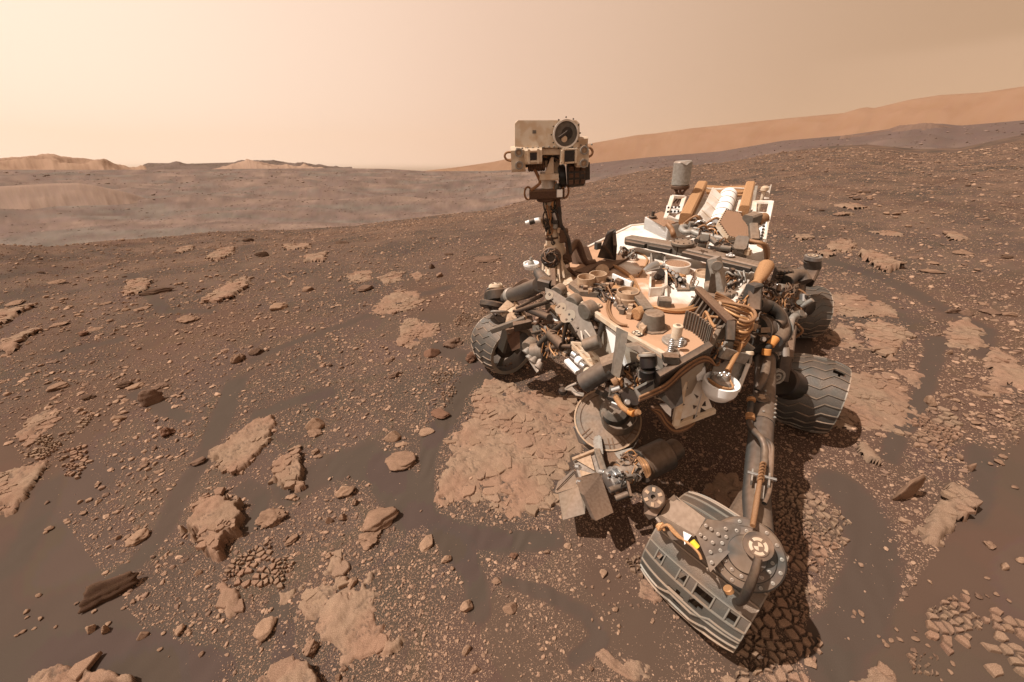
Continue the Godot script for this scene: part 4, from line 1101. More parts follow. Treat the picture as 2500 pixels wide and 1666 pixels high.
func gravel() -> void:
	var kinds: Array = []
	for k in 5:
		kinds.append(stone_mesh(1 if k < 4 else 0, Vector3(1, 0.62, 0.8), [0, 1, 5, 0, 1][k], Color.WHITE, 700 + k))
	var lists: Array = [[], [], [], [], []]
	var tones: Array = [TONES.pale, TONES.tan, TONES.tan, TONES.brown]
	var want := 360000
	var made := 0
	var tries := 0
	while made < want and tries < want * 4:
		tries += 1
		var az := deg_to_rad(rng.randf_range(-60, 60))
		var r := 0.55 * pow(60.0, pow(rng.randf(), 0.85))
		var far := table(T_FAR, rad_to_deg(az))
		if r > far + 1.0:
			continue
		var x := sin(az) * r
		var z := -cos(az) * r
		# stony patches
		var m := n_big.get_noise_2d(x * 1.4 + 11.0, z * 1.4) + 0.7 * n_mid.get_noise_2d(x * 0.8, z * 0.8) + 0.72
		if r > 6.0:
			m += 0.2
		m -= sandy(x, z) * 1.4
		if r < 3.0:
			m += 0.12
		if rng.randf() > clampf(m * 1.5, 0.015, 1.0):
			continue
		var px := 0.58 * pow(1.0 - rng.randf(), -0.42)
		px = minf(px, 5.0) * (1.0 if r < 4.0 else lerpf(1.0, 0.6, clampf((r - 4.0) / 6.0, 0.0, 1.0)))
		var w := px * (r + 0.8) / 370.0 * 0.9
		var tone: Color = tones[rng.randi() % 4] * rng.randf_range(0.75, 1.15) * lerpf(1.0, 0.84, clampf((r - 4.0) / 8.0, 0.0, 1.0))
		tone.a = 1.0
		lists[rng.randi() % 5].append([Transform3D(SITE * (Basis(Vector3.UP, rng.randf() * TAU) * Basis(Vector3.RIGHT, rng.randf_range(-0.4, 0.4))).scaled(Vector3(w * rng.randf_range(0.7, 1.4), w * rng.randf_range(0.6, 1.1), w)), Vector3(x, surf(x, z) + w * 0.12, z)), tone])
		made += 1
	for k in 5:
		var mm := MultiMesh.new()
		mm.transform_format = MultiMesh.TRANSFORM_3D
		mm.use_colors = true
		mm.mesh = kinds[k]
		mm.instance_count = lists[k].size()
		for i in lists[k].size():
			mm.set_instance_transform(i, lists[k][i][0])
			mm.set_instance_color(i, lists[k][i][1])
		var o := MultiMeshInstance3D.new()
		o.name = numbered("gravel")
		o.multimesh = mm
		o.material_override = M.pebble
		add_child(o)
		tag(o, "tan gravel and pebbles strewn over the brown soil", "gravel", "gravel", "stuff")
	# blocks strewn over the plain beyond the crest
	var mm2 := MultiMesh.new()
	mm2.transform_format = MultiMesh.TRANSFORM_3D
	mm2.use_colors = true
	mm2.mesh = kinds[0]
	mm2.instance_count = 9000
	for i in 9000:
		var az := deg_to_rad(rng.randf_range(-58, 58))
		var r := 40.0 * pow(10.0, rng.randf())
		var x := sin(az) * r
		var z := -cos(az) * r
		var w := r * 0.0016 * pow(1.0 - rng.randf() * 0.97, -0.45)
		mm2.set_instance_transform(i, Transform3D(Basis(Vector3.UP, rng.randf() * TAU).scaled(Vector3(w * 1.4, w * 0.7, w)), Vector3(x, land(x, z), z)))
		var t: Color = Color(0.2, 0.135, 0.105) * rng.randf_range(0.45, 1.25)
		t.a = 1.0
		mm2.set_instance_color(i, t)
	var far_o := MultiMeshInstance3D.new()
	far_o.name = "distant_stones"
	far_o.multimesh = mm2
	far_o.material_override = M.pebble
	add_child(far_o)
	tag(far_o, "stones strewn over the distant plain", "stones", "", "stuff")

# ---------------------------------------------------------------- the rover
const C := Vector3(1.15, 0, -2.1)   # the rover's middle on the site plane; parts are measured in the site frame
var RV: Node3D

func rover_materials(grain: Texture2D, bump: Texture2D) -> void:
	var smear := noise_tex(noise(41, 0.012, 5), 512, Color(0.94, 0.89, 0.84), Color(1, 1, 1), 0.3, 0.7)
	var wear := noise_tex(noise(42, 0.05, 4), 512, Color(0.88, 0.86, 0.84), Color(1, 1, 1), 0.2, 0.8)
	var scratch := noise_tex(noise(43, 0.22, 3), 512, Color(0.72, 0.7, 0.68), Color(1, 1, 1), 0.3, 0.8)
	M.white = paint(0.72, 0.68, 0.63, 0.5, 0, {"dust": smear, "scale": 1.3})
	M.bright = paint(0.78, 0.76, 0.74, 0.45)
	M.cream = paint(0.60, 0.50, 0.39, 0.6, 0, {"dust": smear, "scale": 2.0})
	M.tan = paint(0.46, 0.32, 0.215, 0.7, 0, {"dust": wear, "scale": 1.5})
	M.dust = paint(0.37, 0.215, 0.135, 0.95, 0, {"dust": grain, "scale": 5.0})
	M.grey = paint(0.135, 0.122, 0.105, 0.6, 0.1, {"dust": wear, "scale": 1.6})
	M.lightgrey = paint(0.3, 0.285, 0.26, 0.5, 0.2, {"dust": wear, "scale": 1.6})
	M.blue = paint(0.068, 0.068, 0.066, 0.5, 0.2, {"dust": wear, "scale": 1.2})
	M.dark = paint(0.036, 0.033, 0.03, 0.55, 0.1, {"dust": wear, "scale": 2.0})
	M.black = paint(0.014, 0.013, 0.013, 0.35)
	M.lens = paint(0.01, 0.01, 0.012, 0.05, 0.0, {"spec": 0.7})
	M.copper = paint(0.46, 0.235, 0.105, 0.45, 0.25, {"dust": wear, "scale": 9.0})
	M.cable = paint(0.27, 0.14, 0.07, 0.55, 0.1, {"dust": wear, "scale": 6.0})
	M.brown = paint(0.085, 0.046, 0.029, 0.75, 0, {"dust": wear, "scale": 3.0})
	M.cloth = paint(0.40, 0.215, 0.105, 0.9, 0, {"dust": wear, "bump": bump, "scale": 4.0})
	M.steel = paint(0.55, 0.54, 0.53, 0.28, 0.9)
	M.wheel = paint(0.14, 0.133, 0.12, 0.5, 0.3, {"dust": scratch, "bump": bump, "scale": 5.0, "depth": 0.35})
	M.bar = paint(0.20, 0.184, 0.158, 0.55, 0.2)
	M.orange = paint(0.5, 0.21, 0.06, 0.5)
	M.yellow = paint(0.7, 0.52, 0.05, 0.5)
	M.hull = paint(0.34, 0.30, 0.25, 0.6, 0, {"dust": smear, "scale": 1.5})
	M.wheel_dark = paint(0.135, 0.128, 0.12, 0.42, 0.45, {"dust": scratch, "bump": bump, "scale": 5.0, "depth": 0.4})
	M.inlay = paint(0.235, 0.195, 0.15, 0.7, 0)
	M.deck = paint(1, 1, 1, 0.75, 0, {"vcol": 1, "spec": 0.25})

# how much dust lies on the upward faces of each paint
var DUSTY := {"white": 0.35, "bright": 0.12, "cream": 0.4, "tan": 0.5, "grey": 0.6, "lightgrey": 0.5, "blue": 0.5, "dark": 0.55, "black": 0.2, "brown": 0.45, "cable": 0.3, "copper": 0.2, "hull": 0.5, "wheel": 0.5, "wheel_dark": 0.3, "bar": 0.6, "inlay": 0.5}
var n_dust := noise(61, 7.0, 4)

func part(called: String, mb: MB, mat: String, parent: Node = null, label := "") -> MeshInstance3D:
	if DUSTY.has(mat) and not mb.tinted:
		var m: StandardMaterial3D = M[mat]
		if not m.has_meta("base"):
			m.set_meta("base", m.albedo_color.srgb_to_linear())
			m.albedo_color = Color.WHITE
			m.vertex_color_use_as_albedo = true
		var base: Color = m.get_meta("base")
		mb.tinted = true
		for i in mb.v.size():
			var p := mb.v[i]
			var g := n_dust.get_noise_3d(p.x, p.y, p.z)
			var k: float = DUSTY[mat] * clampf(smoothstep(0.2, 0.95, mb.n[i].y) * (0.75 + g * 1.3) + 0.12 + g * 0.35, 0.0, 1.0)
			mb.c.append(base.lerp(Color(0.33, 0.2, 0.128), k))
	var o := show_mesh(called, mb.mesh(C), M[mat], parent if parent else RV)
	if label:
		o.set_meta("label", label)
	return o

func one_beam(called: String, a: Vector3, b: Vector3, w: float, h: float, mat: String, parent: Node = null, up := Vector3.UP) -> MeshInstance3D:
	var m := MB.new()
	m.beam(a, b, w, h, up)
	return part(called, m, mat, parent)

func one_cable(called: String, pts: Array, r: float, mat: String, parent: Node = null) -> MeshInstance3D:
	var m := MB.new()
	m.cable(pts, r)
	return part(called, m, mat, parent)

func one_cyl(called: String, a: Vector3, b: Vector3, r: float, mat: String, parent: Node = null, r2 := -1.0) -> MeshInstance3D:
	var m := MB.new()
	m.cyl(a, b, r, 20, r2)
	return part(called, m, mat, parent)

func one_plate(called: String, pts: Array, d: Vector3, mat: String, parent: Node = null) -> MeshInstance3D:
	var m := MB.new()
	m.plate(pts, d)
	return part(called, m, mat, parent)

# a calibration target: a dark disc with a ring in four pieces and an hourglass, as printed on the rover
func target_mark(at: Vector3, axis: Vector3, r: float, parent: Node = null, ring_colour := "cream", ground := "dark") -> void:
	axis = axis.normalized()
	var x := axis.cross(Vector3.FORWARD).normalized()
	if absf(axis.dot(Vector3.FORWARD)) > 0.9:
		x = axis.cross(Vector3.UP).normalized()
	var y := axis.cross(x)
	var m := MB.new()
	m.lathe(at, axis, [Vector2(r, -0.004), Vector2(r, 0.0), Vector2(0, 0.0)], 24)
	var disc := part("target_disc", m, ground, parent)
	m = MB.new()
	var top := at + axis * 0.002
	for q in 4:
		for s in 6:
			var t0 := q * TAU / 4 + 0.18 + s * (TAU / 4 - 0.36) / 6 + 0.4
			var t1 := t0 + (TAU / 4 - 0.36) / 6
			var p := func(t: float, k: float) -> Vector3: return top + (x * cos(t) + y * sin(t)) * r * k
			m.quad(p.call(t0, 0.55), p.call(t1, 0.55), p.call(t1, 0.86), p.call(t0, 0.86), axis)
	for q in 2:
		for s in 3:
			var t0: float = q * PI + 0.4 + s * 0.52 - 0.78
			m.flat(top, top + (x * cos(t0) + y * sin(t0)) * r * 0.42, top + (x * cos(t0 + 0.52) + y * sin(t0 + 0.52)) * r * 0.42, axis)
	part("target_print", m, ring_colour, disc if parent == null else parent)

func wheel(c: Vector3, ax: Vector3, R: float, W: float, straight: bool, phase: float, label: String, torn: Array, windows: Array) -> void:
	ax = ax.normalized()
	var up := (Vector3.UP - ax * ax.y).normalized()
	var fw := up.cross(ax)
	var bars := 24
	var na := bars * 4
	var nt := 24
	var point := func(th: float, t: float, lift: float) -> Vector3:
		var r: float = R - 0.03 * pow(absf(t * 2.0 - 1.0), 3.0) * R / 0.25 + lift
		return c + ax * (t - 0.5) * W + (up * cos(th) + fw * sin(th)) * r
	var m := MB.new()
	for i in na:
		for j in nt:
			var hole := false
			for w in windows:
				if i / 4 == w[0] and (i % 4 == 1 or i % 4 == 2) and j >= w[1] and j < w[2]:
					hole = true
			for w in torn:
				var di: float = absf(wrapf(i - w[0], -na / 2.0, na / 2.0)) / w[2]
				var dj: float = absf(j - w[1]) / w[3]
				if di * di + dj * dj + n_fine.get_noise_2d(i * 3.1, j * 2.3) * 0.5 < 1.0:
					hole = true
			if hole:
				continue
			for side in 2:
				var lift := -0.006 * side
				var q: Array = []
				for e in [[0, 0], [1, 0], [1, 1], [0, 1]]:
					var th: float = phase + TAU * (i + e[0]) / na
					q.append(point.call(th, float(j + e[1]) / nt, lift))
				var s := 1.0 if side == 0 else -1.0
				var o: Array = []
				for e in 4:
					o.append(((q[e] - c) - ax * (q[e] - c).dot(ax)).normalized() * s)
				m.tri(q[0], q[1], q[2], o[0], o[1], o[2])
				m.tri(q[0], q[2], q[3], o[0], o[2], o[3])
	var tyre := part("wheel", m, "wheel" if straight else "wheel_dark", null, label)
	# rims, hub, spokes
	for s in [-1.0, 1.0]:
		m = MB.new()
		m.lathe(c + ax * s * (W * 0.5 - 0.012), ax * s, [Vector2(R - 0.055, 0), Vector2(R - 0.028, 0.006), Vector2(R - 0.026, 0.014), Vector2(R - 0.055, 0.01), Vector2(R - 0.055, 0)], 40)
		part("rim", m, "bar", tyre)
	m = MB.new()
	m.cyl(c - ax * W * 0.3, c + ax * W * 0.3, R * 0.42, 20)
	part("hub", m, "dark", tyre)
	for k in 6:
		var th := TAU * k / 6
		var d := up * cos(th) + fw * sin(th)
		var d2 := up * cos(th + 0.25) + fw * sin(th + 0.25)
		m = MB.new()
		m.beam(c + ax * W * 0.1 + d * R * 0.4, c + ax * W * 0.05 + d2 * (R - 0.02), 0.05, 0.006, ax)
		part("spoke", m, "bar", tyre)
	# raised tread bars
	var zig: Array = [[0.0, 0.0], [0.24, 0.0], [0.38, 0.19], [0.60, 0.16], [0.74, 0.35], [1.0, 0.33]]
	for k in bars:
		m = MB.new()
		var th0 := phase + TAU * k / bars
		var flat_bar: bool = straight and (k >= 18 or k <= 8)
		var path: Array = [[0.0, 0.0], [0.25, 0.0], [0.5, 0.0], [0.75, 0.0], [1.0, 0.0]] if flat_bar else zig
		for s in path.size() - 1:
			var n := 4
			for e in n:
				var t0: float = lerpf(path[s][0], path[s + 1][0], float(e) / n)
				var t1: float = lerpf(path[s][0], path[s + 1][0], float(e + 1) / n)
				var a0: float = th0 + lerpf(path[s][1], path[s + 1][1], float(e) / n)
				var a1: float = th0 + lerpf(path[s][1], path[s + 1][1], float(e + 1) / n)
				var hw := 0.0032 / R
				var p: Array = []
				for z in [[-1.6, -0.004], [-0.8, 0.007], [0.8, 0.007], [1.6, -0.004]]:
					p.append([point.call(a0 + hw * z[0], t0, z[1]), point.call(a1 + hw * z[0], t1, z[1])])
				var out: Vector3 = p[1][0] - c
				for z in 3:
					var side2: Vector3 = out if z == 1 else (p[1][0] - p[2][0]) * (1.0 if z == 0 else -1.0) + out * 0.05
					m.quad(p[z][0], p[z + 1][0], p[z + 1][1], p[z][1], side2)
		part("tread_bar", m, "bar" if straight else "grey", tyre)
	# thin frames round the openings
	for w in windows:
		m = MB.new()
		for j in [w[1], w[2]]:
			var th: float = phase + TAU * (w[0] * 4 + 0.3) / na
			var th2: float = phase + TAU * (w[0] * 4 + 3.7) / na
			m.tube([point.call(th, float(j) / nt, 0.002), point.call(lerpf(th, th2, 0.5), float(j) / nt, 0.002), point.call(th2, float(j) / nt, 0.002)], 0.004, 5)
		part("window_frame", m, "bar", tyre)

func rover() -> void:
	RV = Node3D.new()
	RV.name = "mars_rover"
	add_child(RV)
	RV.transform = Transform3D(SITE, SITE * C)
	tag(RV, "six wheeled planetary rover with camera mast, dusty white deck and grey robotic arm", "rover")
	rover_body()
	rover_mast()
	rover_deck()
	rover_rear()
	rover_left_side()
	rover_front()
	rover_turret()
	rover_arm()
	rover_wheels()
	rover_clutter()

func rover_body() -> void:
	var deck: Array = [Vector3(0.244, 1.1, -2.455), Vector3(0.343, 1.1, -2.182), Vector3(0.563, 1.1, -1.658), Vector3(0.676, 1.1, -1.465), Vector3(0.739, 1.1, -1.418), Vector3(0.884, 1.1, -1.512), Vector3(1.138, 1.1, -1.855), Vector3(1.551, 1.1, -2.373), Vector3(1.664, 1.1, -2.471), Vector3(2.009, 1.1, -3.077), Vector3(1.732, 1.1, -3.652), Vector3(1.105, 1.1, -3.523), Vector3(0.571, 1.1, -2.89)]
	var poly := PackedVector2Array()
	for p in deck:
		poly.append(Vector2(p.x, p.z))
	# box of the body: walls under the deck, set in a little
	var m := MB.new()
	var mid := Vector3(1.0, 0, -2.2)
	var wall: Array = []
	for p in deck:
		wall.append(Vector3(lerpf(p.x, mid.x, 0.03), 1.092, lerpf(p.z, mid.z, 0.03)))
	m.plate(wall, Vector3(0, 0.24, 0))
	part("body", m, "hull")
	# deck sheet, coloured by the dust lying on it
	m = MB.new()
	m.tinted = true
	var nz := noise(51, 2.2, 5)
	var step := 0.016
	var b := Rect2(poly[0], Vector2.ZERO)
	for p in poly:
		b = b.expand(p)
	var z := b.position.y
	while z < b.end.y:
		var x := b.position.x
		while x < b.end.x:
			if Geometry2D.is_point_in_polygon(Vector2(x + step * 0.5, z + step * 0.5), poly):
				var g := nz.get_noise_2d(x, z)
				var k := smoothstep(-0.3, 0.35, (-x * 0.95 + 0.9) + (z + 2.1) * 0.35 + g * 0.9)
				var c := Color(0.78, 0.74, 0.68).lerp(Color(0.42, 0.245, 0.15), clampf(k + 0.3 + 0.1 * nz.get_noise_2d(x * 4.0, z * 4.0), 0.0, 1.0))
				c = c.lerp(Color(0.30, 0.165, 0.1), clampf(nz.get_noise_2d(x * 2.0 + 9.0, z * 2.0) - 0.15, 0.0, 0.6))
				m.col = c
				m.quad(Vector3(x, 1.1, z), Vector3(x + step, 1.1, z), Vector3(x + step, 1.1, z + step), Vector3(x, 1.1, z + step), Vector3.UP)
			x += step
		z += step
	part("deck_panel", m, "deck")
	for i in deck.size():
		var p: Vector3 = deck[i]
		var q: Vector3 = deck[(i + 1) % deck.size()]
		one_beam("deck_edge", p + Vector3(0, -0.004, 0), q + Vector3(0, -0.004, 0), 0.02, 0.028, "cream" if i < 3 else ("grey" if i < 6 else "white"))
	# bolts and little holes scattered over the deck
	for q in [Vector3(0.844, 1.1, -2.165), Vector3(1.011, 1.1, -1.998), Vector3(0.848, 1.1, -1.848), Vector3(0.964, 1.1, -1.836), Vector3(1.132, 1.1, -1.939), Vector3(1.167, 1.1, -2.114), Vector3(1.005, 1.1, -2.568), Vector3(1.243, 1.1, -2.379), Vector3(0.841, 1.1, -2.376), Vector3(0.745, 1.1, -2.606), Vector3(0.648, 1.1, -2.538), Vector3(1.033, 1.1, -2.739), Vector3(1.246, 1.1, -2.177), Vector3(1.311, 1.1, -2.169)]:
		m = MB.new()
		m.bolt(q, Vector3.UP, 0.008, 0.005)
		part("bolt", m, "dark")
	# lower white skirt panels on the front face
	one_plate("side_panel", [Vector3(0.513, 1.06, -1.799), Vector3(0.558, 1.06, -1.706), Vector3(0.588, 0.909, -1.628), Vector3(0.549, 0.882, -1.668)], Vector3(-0.01, 0, 0.004), "bright")
	one_plate("side_panel", [Vector3(0.501, 1.036, -1.828), Vector3(0.549, 1.011, -1.745), Vector3(0.548, 0.879, -1.69), Vector3(0.51, 0.933, -1.814)], Vector3(-0.01, 0, 0.004), "hull")
	one_plate("side_panel", [Vector3(0.56, 0.909, -1.568), Vector3(0.599, 0.884, -1.531), Vector3(0.563, 0.863, -1.541)], Vector3(-0.01, 0, 0.004), "bright")

func rover_mast() -> void:
	# everything of the mast stands in the upright plane through its foot; depth counts towards the back
	var m := MB.new()
	m.plate([Vector3(0.243, 1.105, -2.442), Vector3(0.298, 1.105, -2.534), Vector3(0.417, 1.105, -2.517), Vector3(0.428, 1.105, -2.279), Vector3(0.347, 1.105, -2.213)], Vector3(0, 0.02, 0))
	part("mast_foot", m, "cream")
	for q in [[Vector3(0.245, 1.11, -2.357), Vector3(0.251, 1.196, -2.395)], [Vector3(0.335, 1.11, -2.24), Vector3(0.341, 1.174, -2.386)], [Vector3(0.37, 1.11, -2.327), Vector3(0.36, 1.194, -2.384)], [Vector3(0.271, 1.11, -2.273), Vector3(0.281, 1.17, -2.392)]]:
		one_beam("gusset", q[0], q[1], 0.012, 0.03, "cream")
	m = MB.new()
	m.tube([Vector3(0.353, 1.07, -2.492), Vector3(0.347, 1.158, -2.493), Vector3(0.336, 1.238, -2.494), Vector3(0.325, 1.316, -2.495)], [0.085, 0.078, 0.062, 0.05], 18)
	part("mast_base", m, "cream")
	# dark round actuator at the elbow of the mast
	var mc: Vector3 = Vector3(0.297, 1.228, -2.377)
	var to_cam: Vector3 = (Vector3(0, 1.95, 0.19) - mc).normalized()
	m = MB.new()
	m.lathe(mc, to_cam, [Vector2(0, -0.05), Vector2(0.058, -0.05), Vector2(0.062, 0), Vector2(0.055, 0.012), Vector2(0.0, 0.012)], 24)
	var act := part("mast_actuator", m, "dark")
	for k in 9:
		var t := k * 0.7
		var xx := to_cam.cross(Vector3.UP).normalized()
		var yy := to_cam.cross(xx)
		m = MB.new()
		m.cable([mc + to_cam * 0.016 + (xx * cos(t) + yy * sin(t)) * 0.05, mc + to_cam * 0.03 + (xx * cos(t + 0.9) + yy * sin(t + 0.9)) * 0.03, mc + to_cam * 0.016 + (xx * cos(t + 2.2) + yy * sin(t + 2.2)) * 0.046], 0.005)
		part("wire", m, "black" if k % 2 else "brown", act)
	# tube
	var tube_parts: Array = [Vector3(0.32, 1.286, -2.495), Vector3(0.314, 1.403, -2.496), Vector3(0.306, 1.525, -2.497), Vector3(0.301, 1.579, -2.497)]
	m = MB.new()
	m.tube(tube_parts, [0.045, 0.042, 0.04, 0.04], 18)
	var tube_o := part("mast_tube", m, "cream")
	for b in [[Vector3(0.32, 1.329, -2.495), Vector3(0.32, 1.303, -2.495), 0.049, "brown"], [Vector3(0.317, 1.384, -2.496), Vector3(0.317, 1.376, -2.496), 0.046, "grey"], [Vector3(0.309, 1.511, -2.496), Vector3(0.309, 1.501, -2.496), 0.045, "tan"], [Vector3(0.32, 1.275, -2.495), Vector3(0.32, 1.249, -2.495), 0.056, "tan"], [Vector3(0.312, 1.44, -2.496), Vector3(0.312, 1.425, -2.496), 0.044, "brown"]]:
		m = MB.new()
		m.cyl(b[1], b[0], b[2], 18)
		part("clamp_band", m, b[3], tube_o)
	# cables running up the right of the tube
	one_cable("mast_cable", [Vector3(0.422, 1.174, -2.434), Vector3(0.405, 1.265, -2.436), Vector3(0.393, 1.341, -2.437), Vector3(0.363, 1.378, -2.441), Vector3(0.35, 1.461, -2.442), Vector3(0.342, 1.542, -2.443), Vector3(0.332, 1.595, -2.444)], 0.014, "brown")
	one_cable("mast_cable", [Vector3(0.423, 1.233, -2.414), Vector3(0.406, 1.321, -2.416), Vector3(0.38, 1.378, -2.419), Vector3(0.358, 1.419, -2.421), Vector3(0.349, 1.511, -2.422)], 0.01, "dark")
	one_cable("mast_cable", [Vector3(0.278, 1.523, -2.439), Vector3(0.285, 1.477, -2.439), Vector3(0.292, 1.439, -2.438), Vector3(0.302, 1.401, -2.437)], 0.006, "cable")
	m = MB.new()
	m.box(Vector3(0.378, 1.341, -2.439), Vector3(0.05, 0.08, 0.05))
	part("cable_block", m, "brown")
	# weather boom, pointing left
	m = MB.new()
	m.tube([Vector3(0.242, 1.436, -2.453), Vector3(0.193, 1.43, -2.458), Vector3(0.152, 1.419, -2.462)], [0.016, 0.014, 0.011], 10)
	var boom := part("boom", m, "bright")
	one_cyl("boom_sleeve", Vector3(0.208, 1.432, -2.457), Vector3(0.176, 1.423, -2.46), 0.0165, "dark", boom)
	one_plate("boom_bracket", [Vector3(0.238, 1.441, -2.464), Vector3(0.277, 1.43, -2.46), Vector3(0.276, 1.372, -2.46), Vector3(0.257, 1.388, -2.462)], Vector3(0, 0, 0.03), "tan", boom)
	# dark turning collar with cable loops at both ends
	m = MB.new()
	m.cyl(Vector3(0.297, 1.539, -2.498), Vector3(0.29, 1.598, -2.498), 0.075, 22)
	m.beam(Vector3(0.18, 1.582, -2.459), Vector3(0.378, 1.58, -2.439), 0.07, 0.05)
	var collar := part("turning_collar", m, "brown")
	for q in [Vector3(0.171, 1.587, -2.46), Vector3(0.382, 1.589, -2.439)]:
		m = MB.new()
		var loop: Array = []
		for k in 13:
			var t := TAU * k / 12
			loop.append(q + Vector3(cos(t) * 0.02, sin(t) * 0.036, sin(t) * 0.01))
		m.tube(loop, 0.006, 6)
		part("cable_loop", m, "cable", collar)
	m = MB.new()
	m.box(Vector3(0.345, 1.589, -2.392), Vector3(0.03, 0.04, 0.02))
	part("connector", m, "bright", collar)
	m = MB.new()
	m.cyl(Vector3(0.292, 1.598, -2.498), Vector3(0.29, 1.655, -2.498), 0.042, 18)
	part("neck", m, "white")
	one_beam("neck_block", Vector3(0.24, 1.676, -2.453), Vector3(0.344, 1.672, -2.442), 0.09, 0.035, "cream")
	one_plate("yoke", [Vector3(0.262, 1.684, -2.411), Vector3(0.302, 1.779, -2.407), Vector3(0.312, 1.779, -2.406), Vector3(0.313, 1.682, -2.405)], Vector3(0, 0, 0.03), "cream")
	one_beam("yoke", Vector3(0.33, 1.683, -2.464), Vector3(0.329, 1.798, -2.464), 0.03, 0.04, "cream")
	# head
	var hd := Vector3(0, 0, 0.24)
	m = MB.new()
	m.plate([Vector3(0.111, 1.937, -2.366), Vector3(0.128, 1.95, -2.364), Vector3(0.416, 1.936, -2.335), Vector3(0.433, 1.921, -2.333), Vector3(0.437, 1.814, -2.332), Vector3(0.106, 1.828, -2.367)], hd)
	var head := part("camera_head", m, "cream")
	m = MB.new()
	m.plate([Vector3(0.313, 1.935, -2.337), Vector3(0.415, 1.93, -2.327), Vector3(0.427, 1.919, -2.325), Vector3(0.432, 1.816, -2.325), Vector3(0.314, 1.821, -2.337)], Vector3(0, 0, 0.006))
	part("face_plate", m, "cream", head)
	one_plate("patch", [Vector3(0.199, 1.904, -2.353), Vector3(0.217, 1.903, -2.351), Vector3(0.217, 1.888, -2.351), Vector3(0.198, 1.889, -2.353)], Vector3(0, 0, 0.003), "grey", head)
	var wc: Vector3 = Vector3(0.364, 1.88, -2.328)
	m = MB.new()
	m.ring(wc, Vector3(0, 0, 1), 0.064, 0.056, 0.012, 32)
	var port := part("laser_window", m, "white", head)
	m = MB.new()
	m.lathe(wc + Vector3(0, 0, 0.004), Vector3(0, 0, 1), [Vector2(0.056, 0.006), Vector2(0.053, -0.0), Vector2(0.0, -0.001)], 28)
	part("window_glass", m, "grey", port)
	m = MB.new()
	m.lathe(wc + Vector3(0.006, 0.002, 0.006), Vector3(0, 0, 1), [Vector2(0.024, 0), Vector2(0.028, 0.003), Vector2(0, 0.003)], 24)
	m.box(wc + Vector3(-0.012, -0.004, 0.012), Vector3(0.05, 0.014, 0.006), Vector3(1, 0.6, 0))
	part("window_baffle", m, "dark", port)
	m = MB.new()
	m.lathe(wc + Vector3(-0.008, -0.022, 0.0125), Vector3(0, 0, 1), [Vector2(0.015, 0), Vector2(0, 0.002)], 16)
	part("window_mirror", m, "cream", port)
	for k in 12:
		var t := TAU * k / 12
		m = MB.new()
		m.bolt(wc + Vector3(cos(t), sin(t), 0) * 0.072, Vector3(0, 0, 1), 0.004)
		part("screw", m, "dark", head)
	m = MB.new()
	m.box(Vector3(0.47, 1.832, -2.46), Vector3(0.045, 0.05, 0.1))
	part("side_box", m, "cream", head)
	for k in 15:
		m = MB.new()
		m.bolt(Vector3(0.116, 1.825, -2.35) + Vector3(0.0275 * k, 0, 0), Vector3(0, 0, 1), 0.005, 0.008)
		part("screw", m, "lightgrey", head)
	# camera bar under the head
	one_beam("camera_bar", Vector3(0.094, 1.809, -2.468), Vector3(0.49, 1.796, -2.427), 0.16, 0.035, "cream")
	var cams: Array = [[Vector3(0.121, 1.772, -2.405), 0.075, 0.12, "cream"], [Vector3(0.2, 1.786, -2.387), 0.09, 0.075, "cream"], [Vector3(0.384, 1.78, -2.368), 0.085, 0.07, "cream"], [Vector3(0.454, 1.768, -2.371), 0.06, 0.09, "cream"]]
	for k in 4:
		m = MB.new()
		m.box(cams[k][0], Vector3(cams[k][1], cams[k][2], 0.11))
		var cam_o := part("camera", m, cams[k][3])
		var f: Vector3 = cams[k][0] + Vector3(0, 0, 0.056)
		if k == 1 or k == 2:
			m = MB.new()
			m.box(f, Vector3([0, 0.034, 0.05][k], [0, 0.034, 0.05][k], 0.006))
			part("camera_window", m, "lens", cam_o)
			m = MB.new()
			for s in [-1.0, 1.0]:
				m.box(f + Vector3(s * [0, 0.024, 0.033][k], 0, 0), Vector3(0.01, 0.07, 0.01))
				m.box(f + Vector3(0, s * [0, 0.024, 0.031][k], 0), Vector3(0.05, 0.008, 0.009))
			part("window_surround", m, "cream", cam_o)
		else:
			for s in [-1.0, 1.0]:
				m = MB.new()
				m.ring(f + Vector3(0.004, s * 0.03 + 0.005, 0), Vector3(0, 0, 1), 0.021, 0.014, 0.016, 18)
				part("lens_barrel", m, "lightgrey", cam_o)
				m = MB.new()
				m.lathe(f + Vector3(0.004, s * 0.03 + 0.005, 0), Vector3(0, 0, 1), [Vector2(0.014, 0.006), Vector2(0, 0.008)], 16)
				part("lens", m, "tan", cam_o)
	for q in [[Vector3(0.099, 1.803, -2.438), Vector3(0.063, 1.804, -2.441), Vector3(0.049, 1.787, -2.443), Vector3(0.061, 1.768, -2.442), Vector3(0.088, 1.761, -2.439)], [Vector3(0.48, 1.806, -2.398), Vector3(0.503, 1.807, -2.396), Vector3(0.517, 1.787, -2.394), Vector3(0.508, 1.768, -2.395), Vector3(0.48, 1.763, -2.398)]]:
		one_cable("head_cable", q, 0.006, "cable")
	# coil of cable under the left cameras
	for k in 7:
		var x0 := k * 0.013
		one_cable("coiled_cable", [Vector3(0.173, 1.753, -2.44) + Vector3(x0, 0.01, 0), Vector3(0.178, 1.735, -2.409) + Vector3(x0, 0, 0), Vector3(0.183, 1.708, -2.449) + Vector3(x0, 0, 0), Vector3(0.188, 1.728, -2.499) + Vector3(x0, 0, 0)], 0.008, "brown")
	one_cable("mast_cable", [Vector3(0.207, 1.718, -2.427), Vector3(0.225, 1.684, -2.425), Vector3(0.238, 1.646, -2.423), Vector3(0.21, 1.621, -2.426), Vector3(0.187, 1.609, -2.429)], 0.009, "cable")
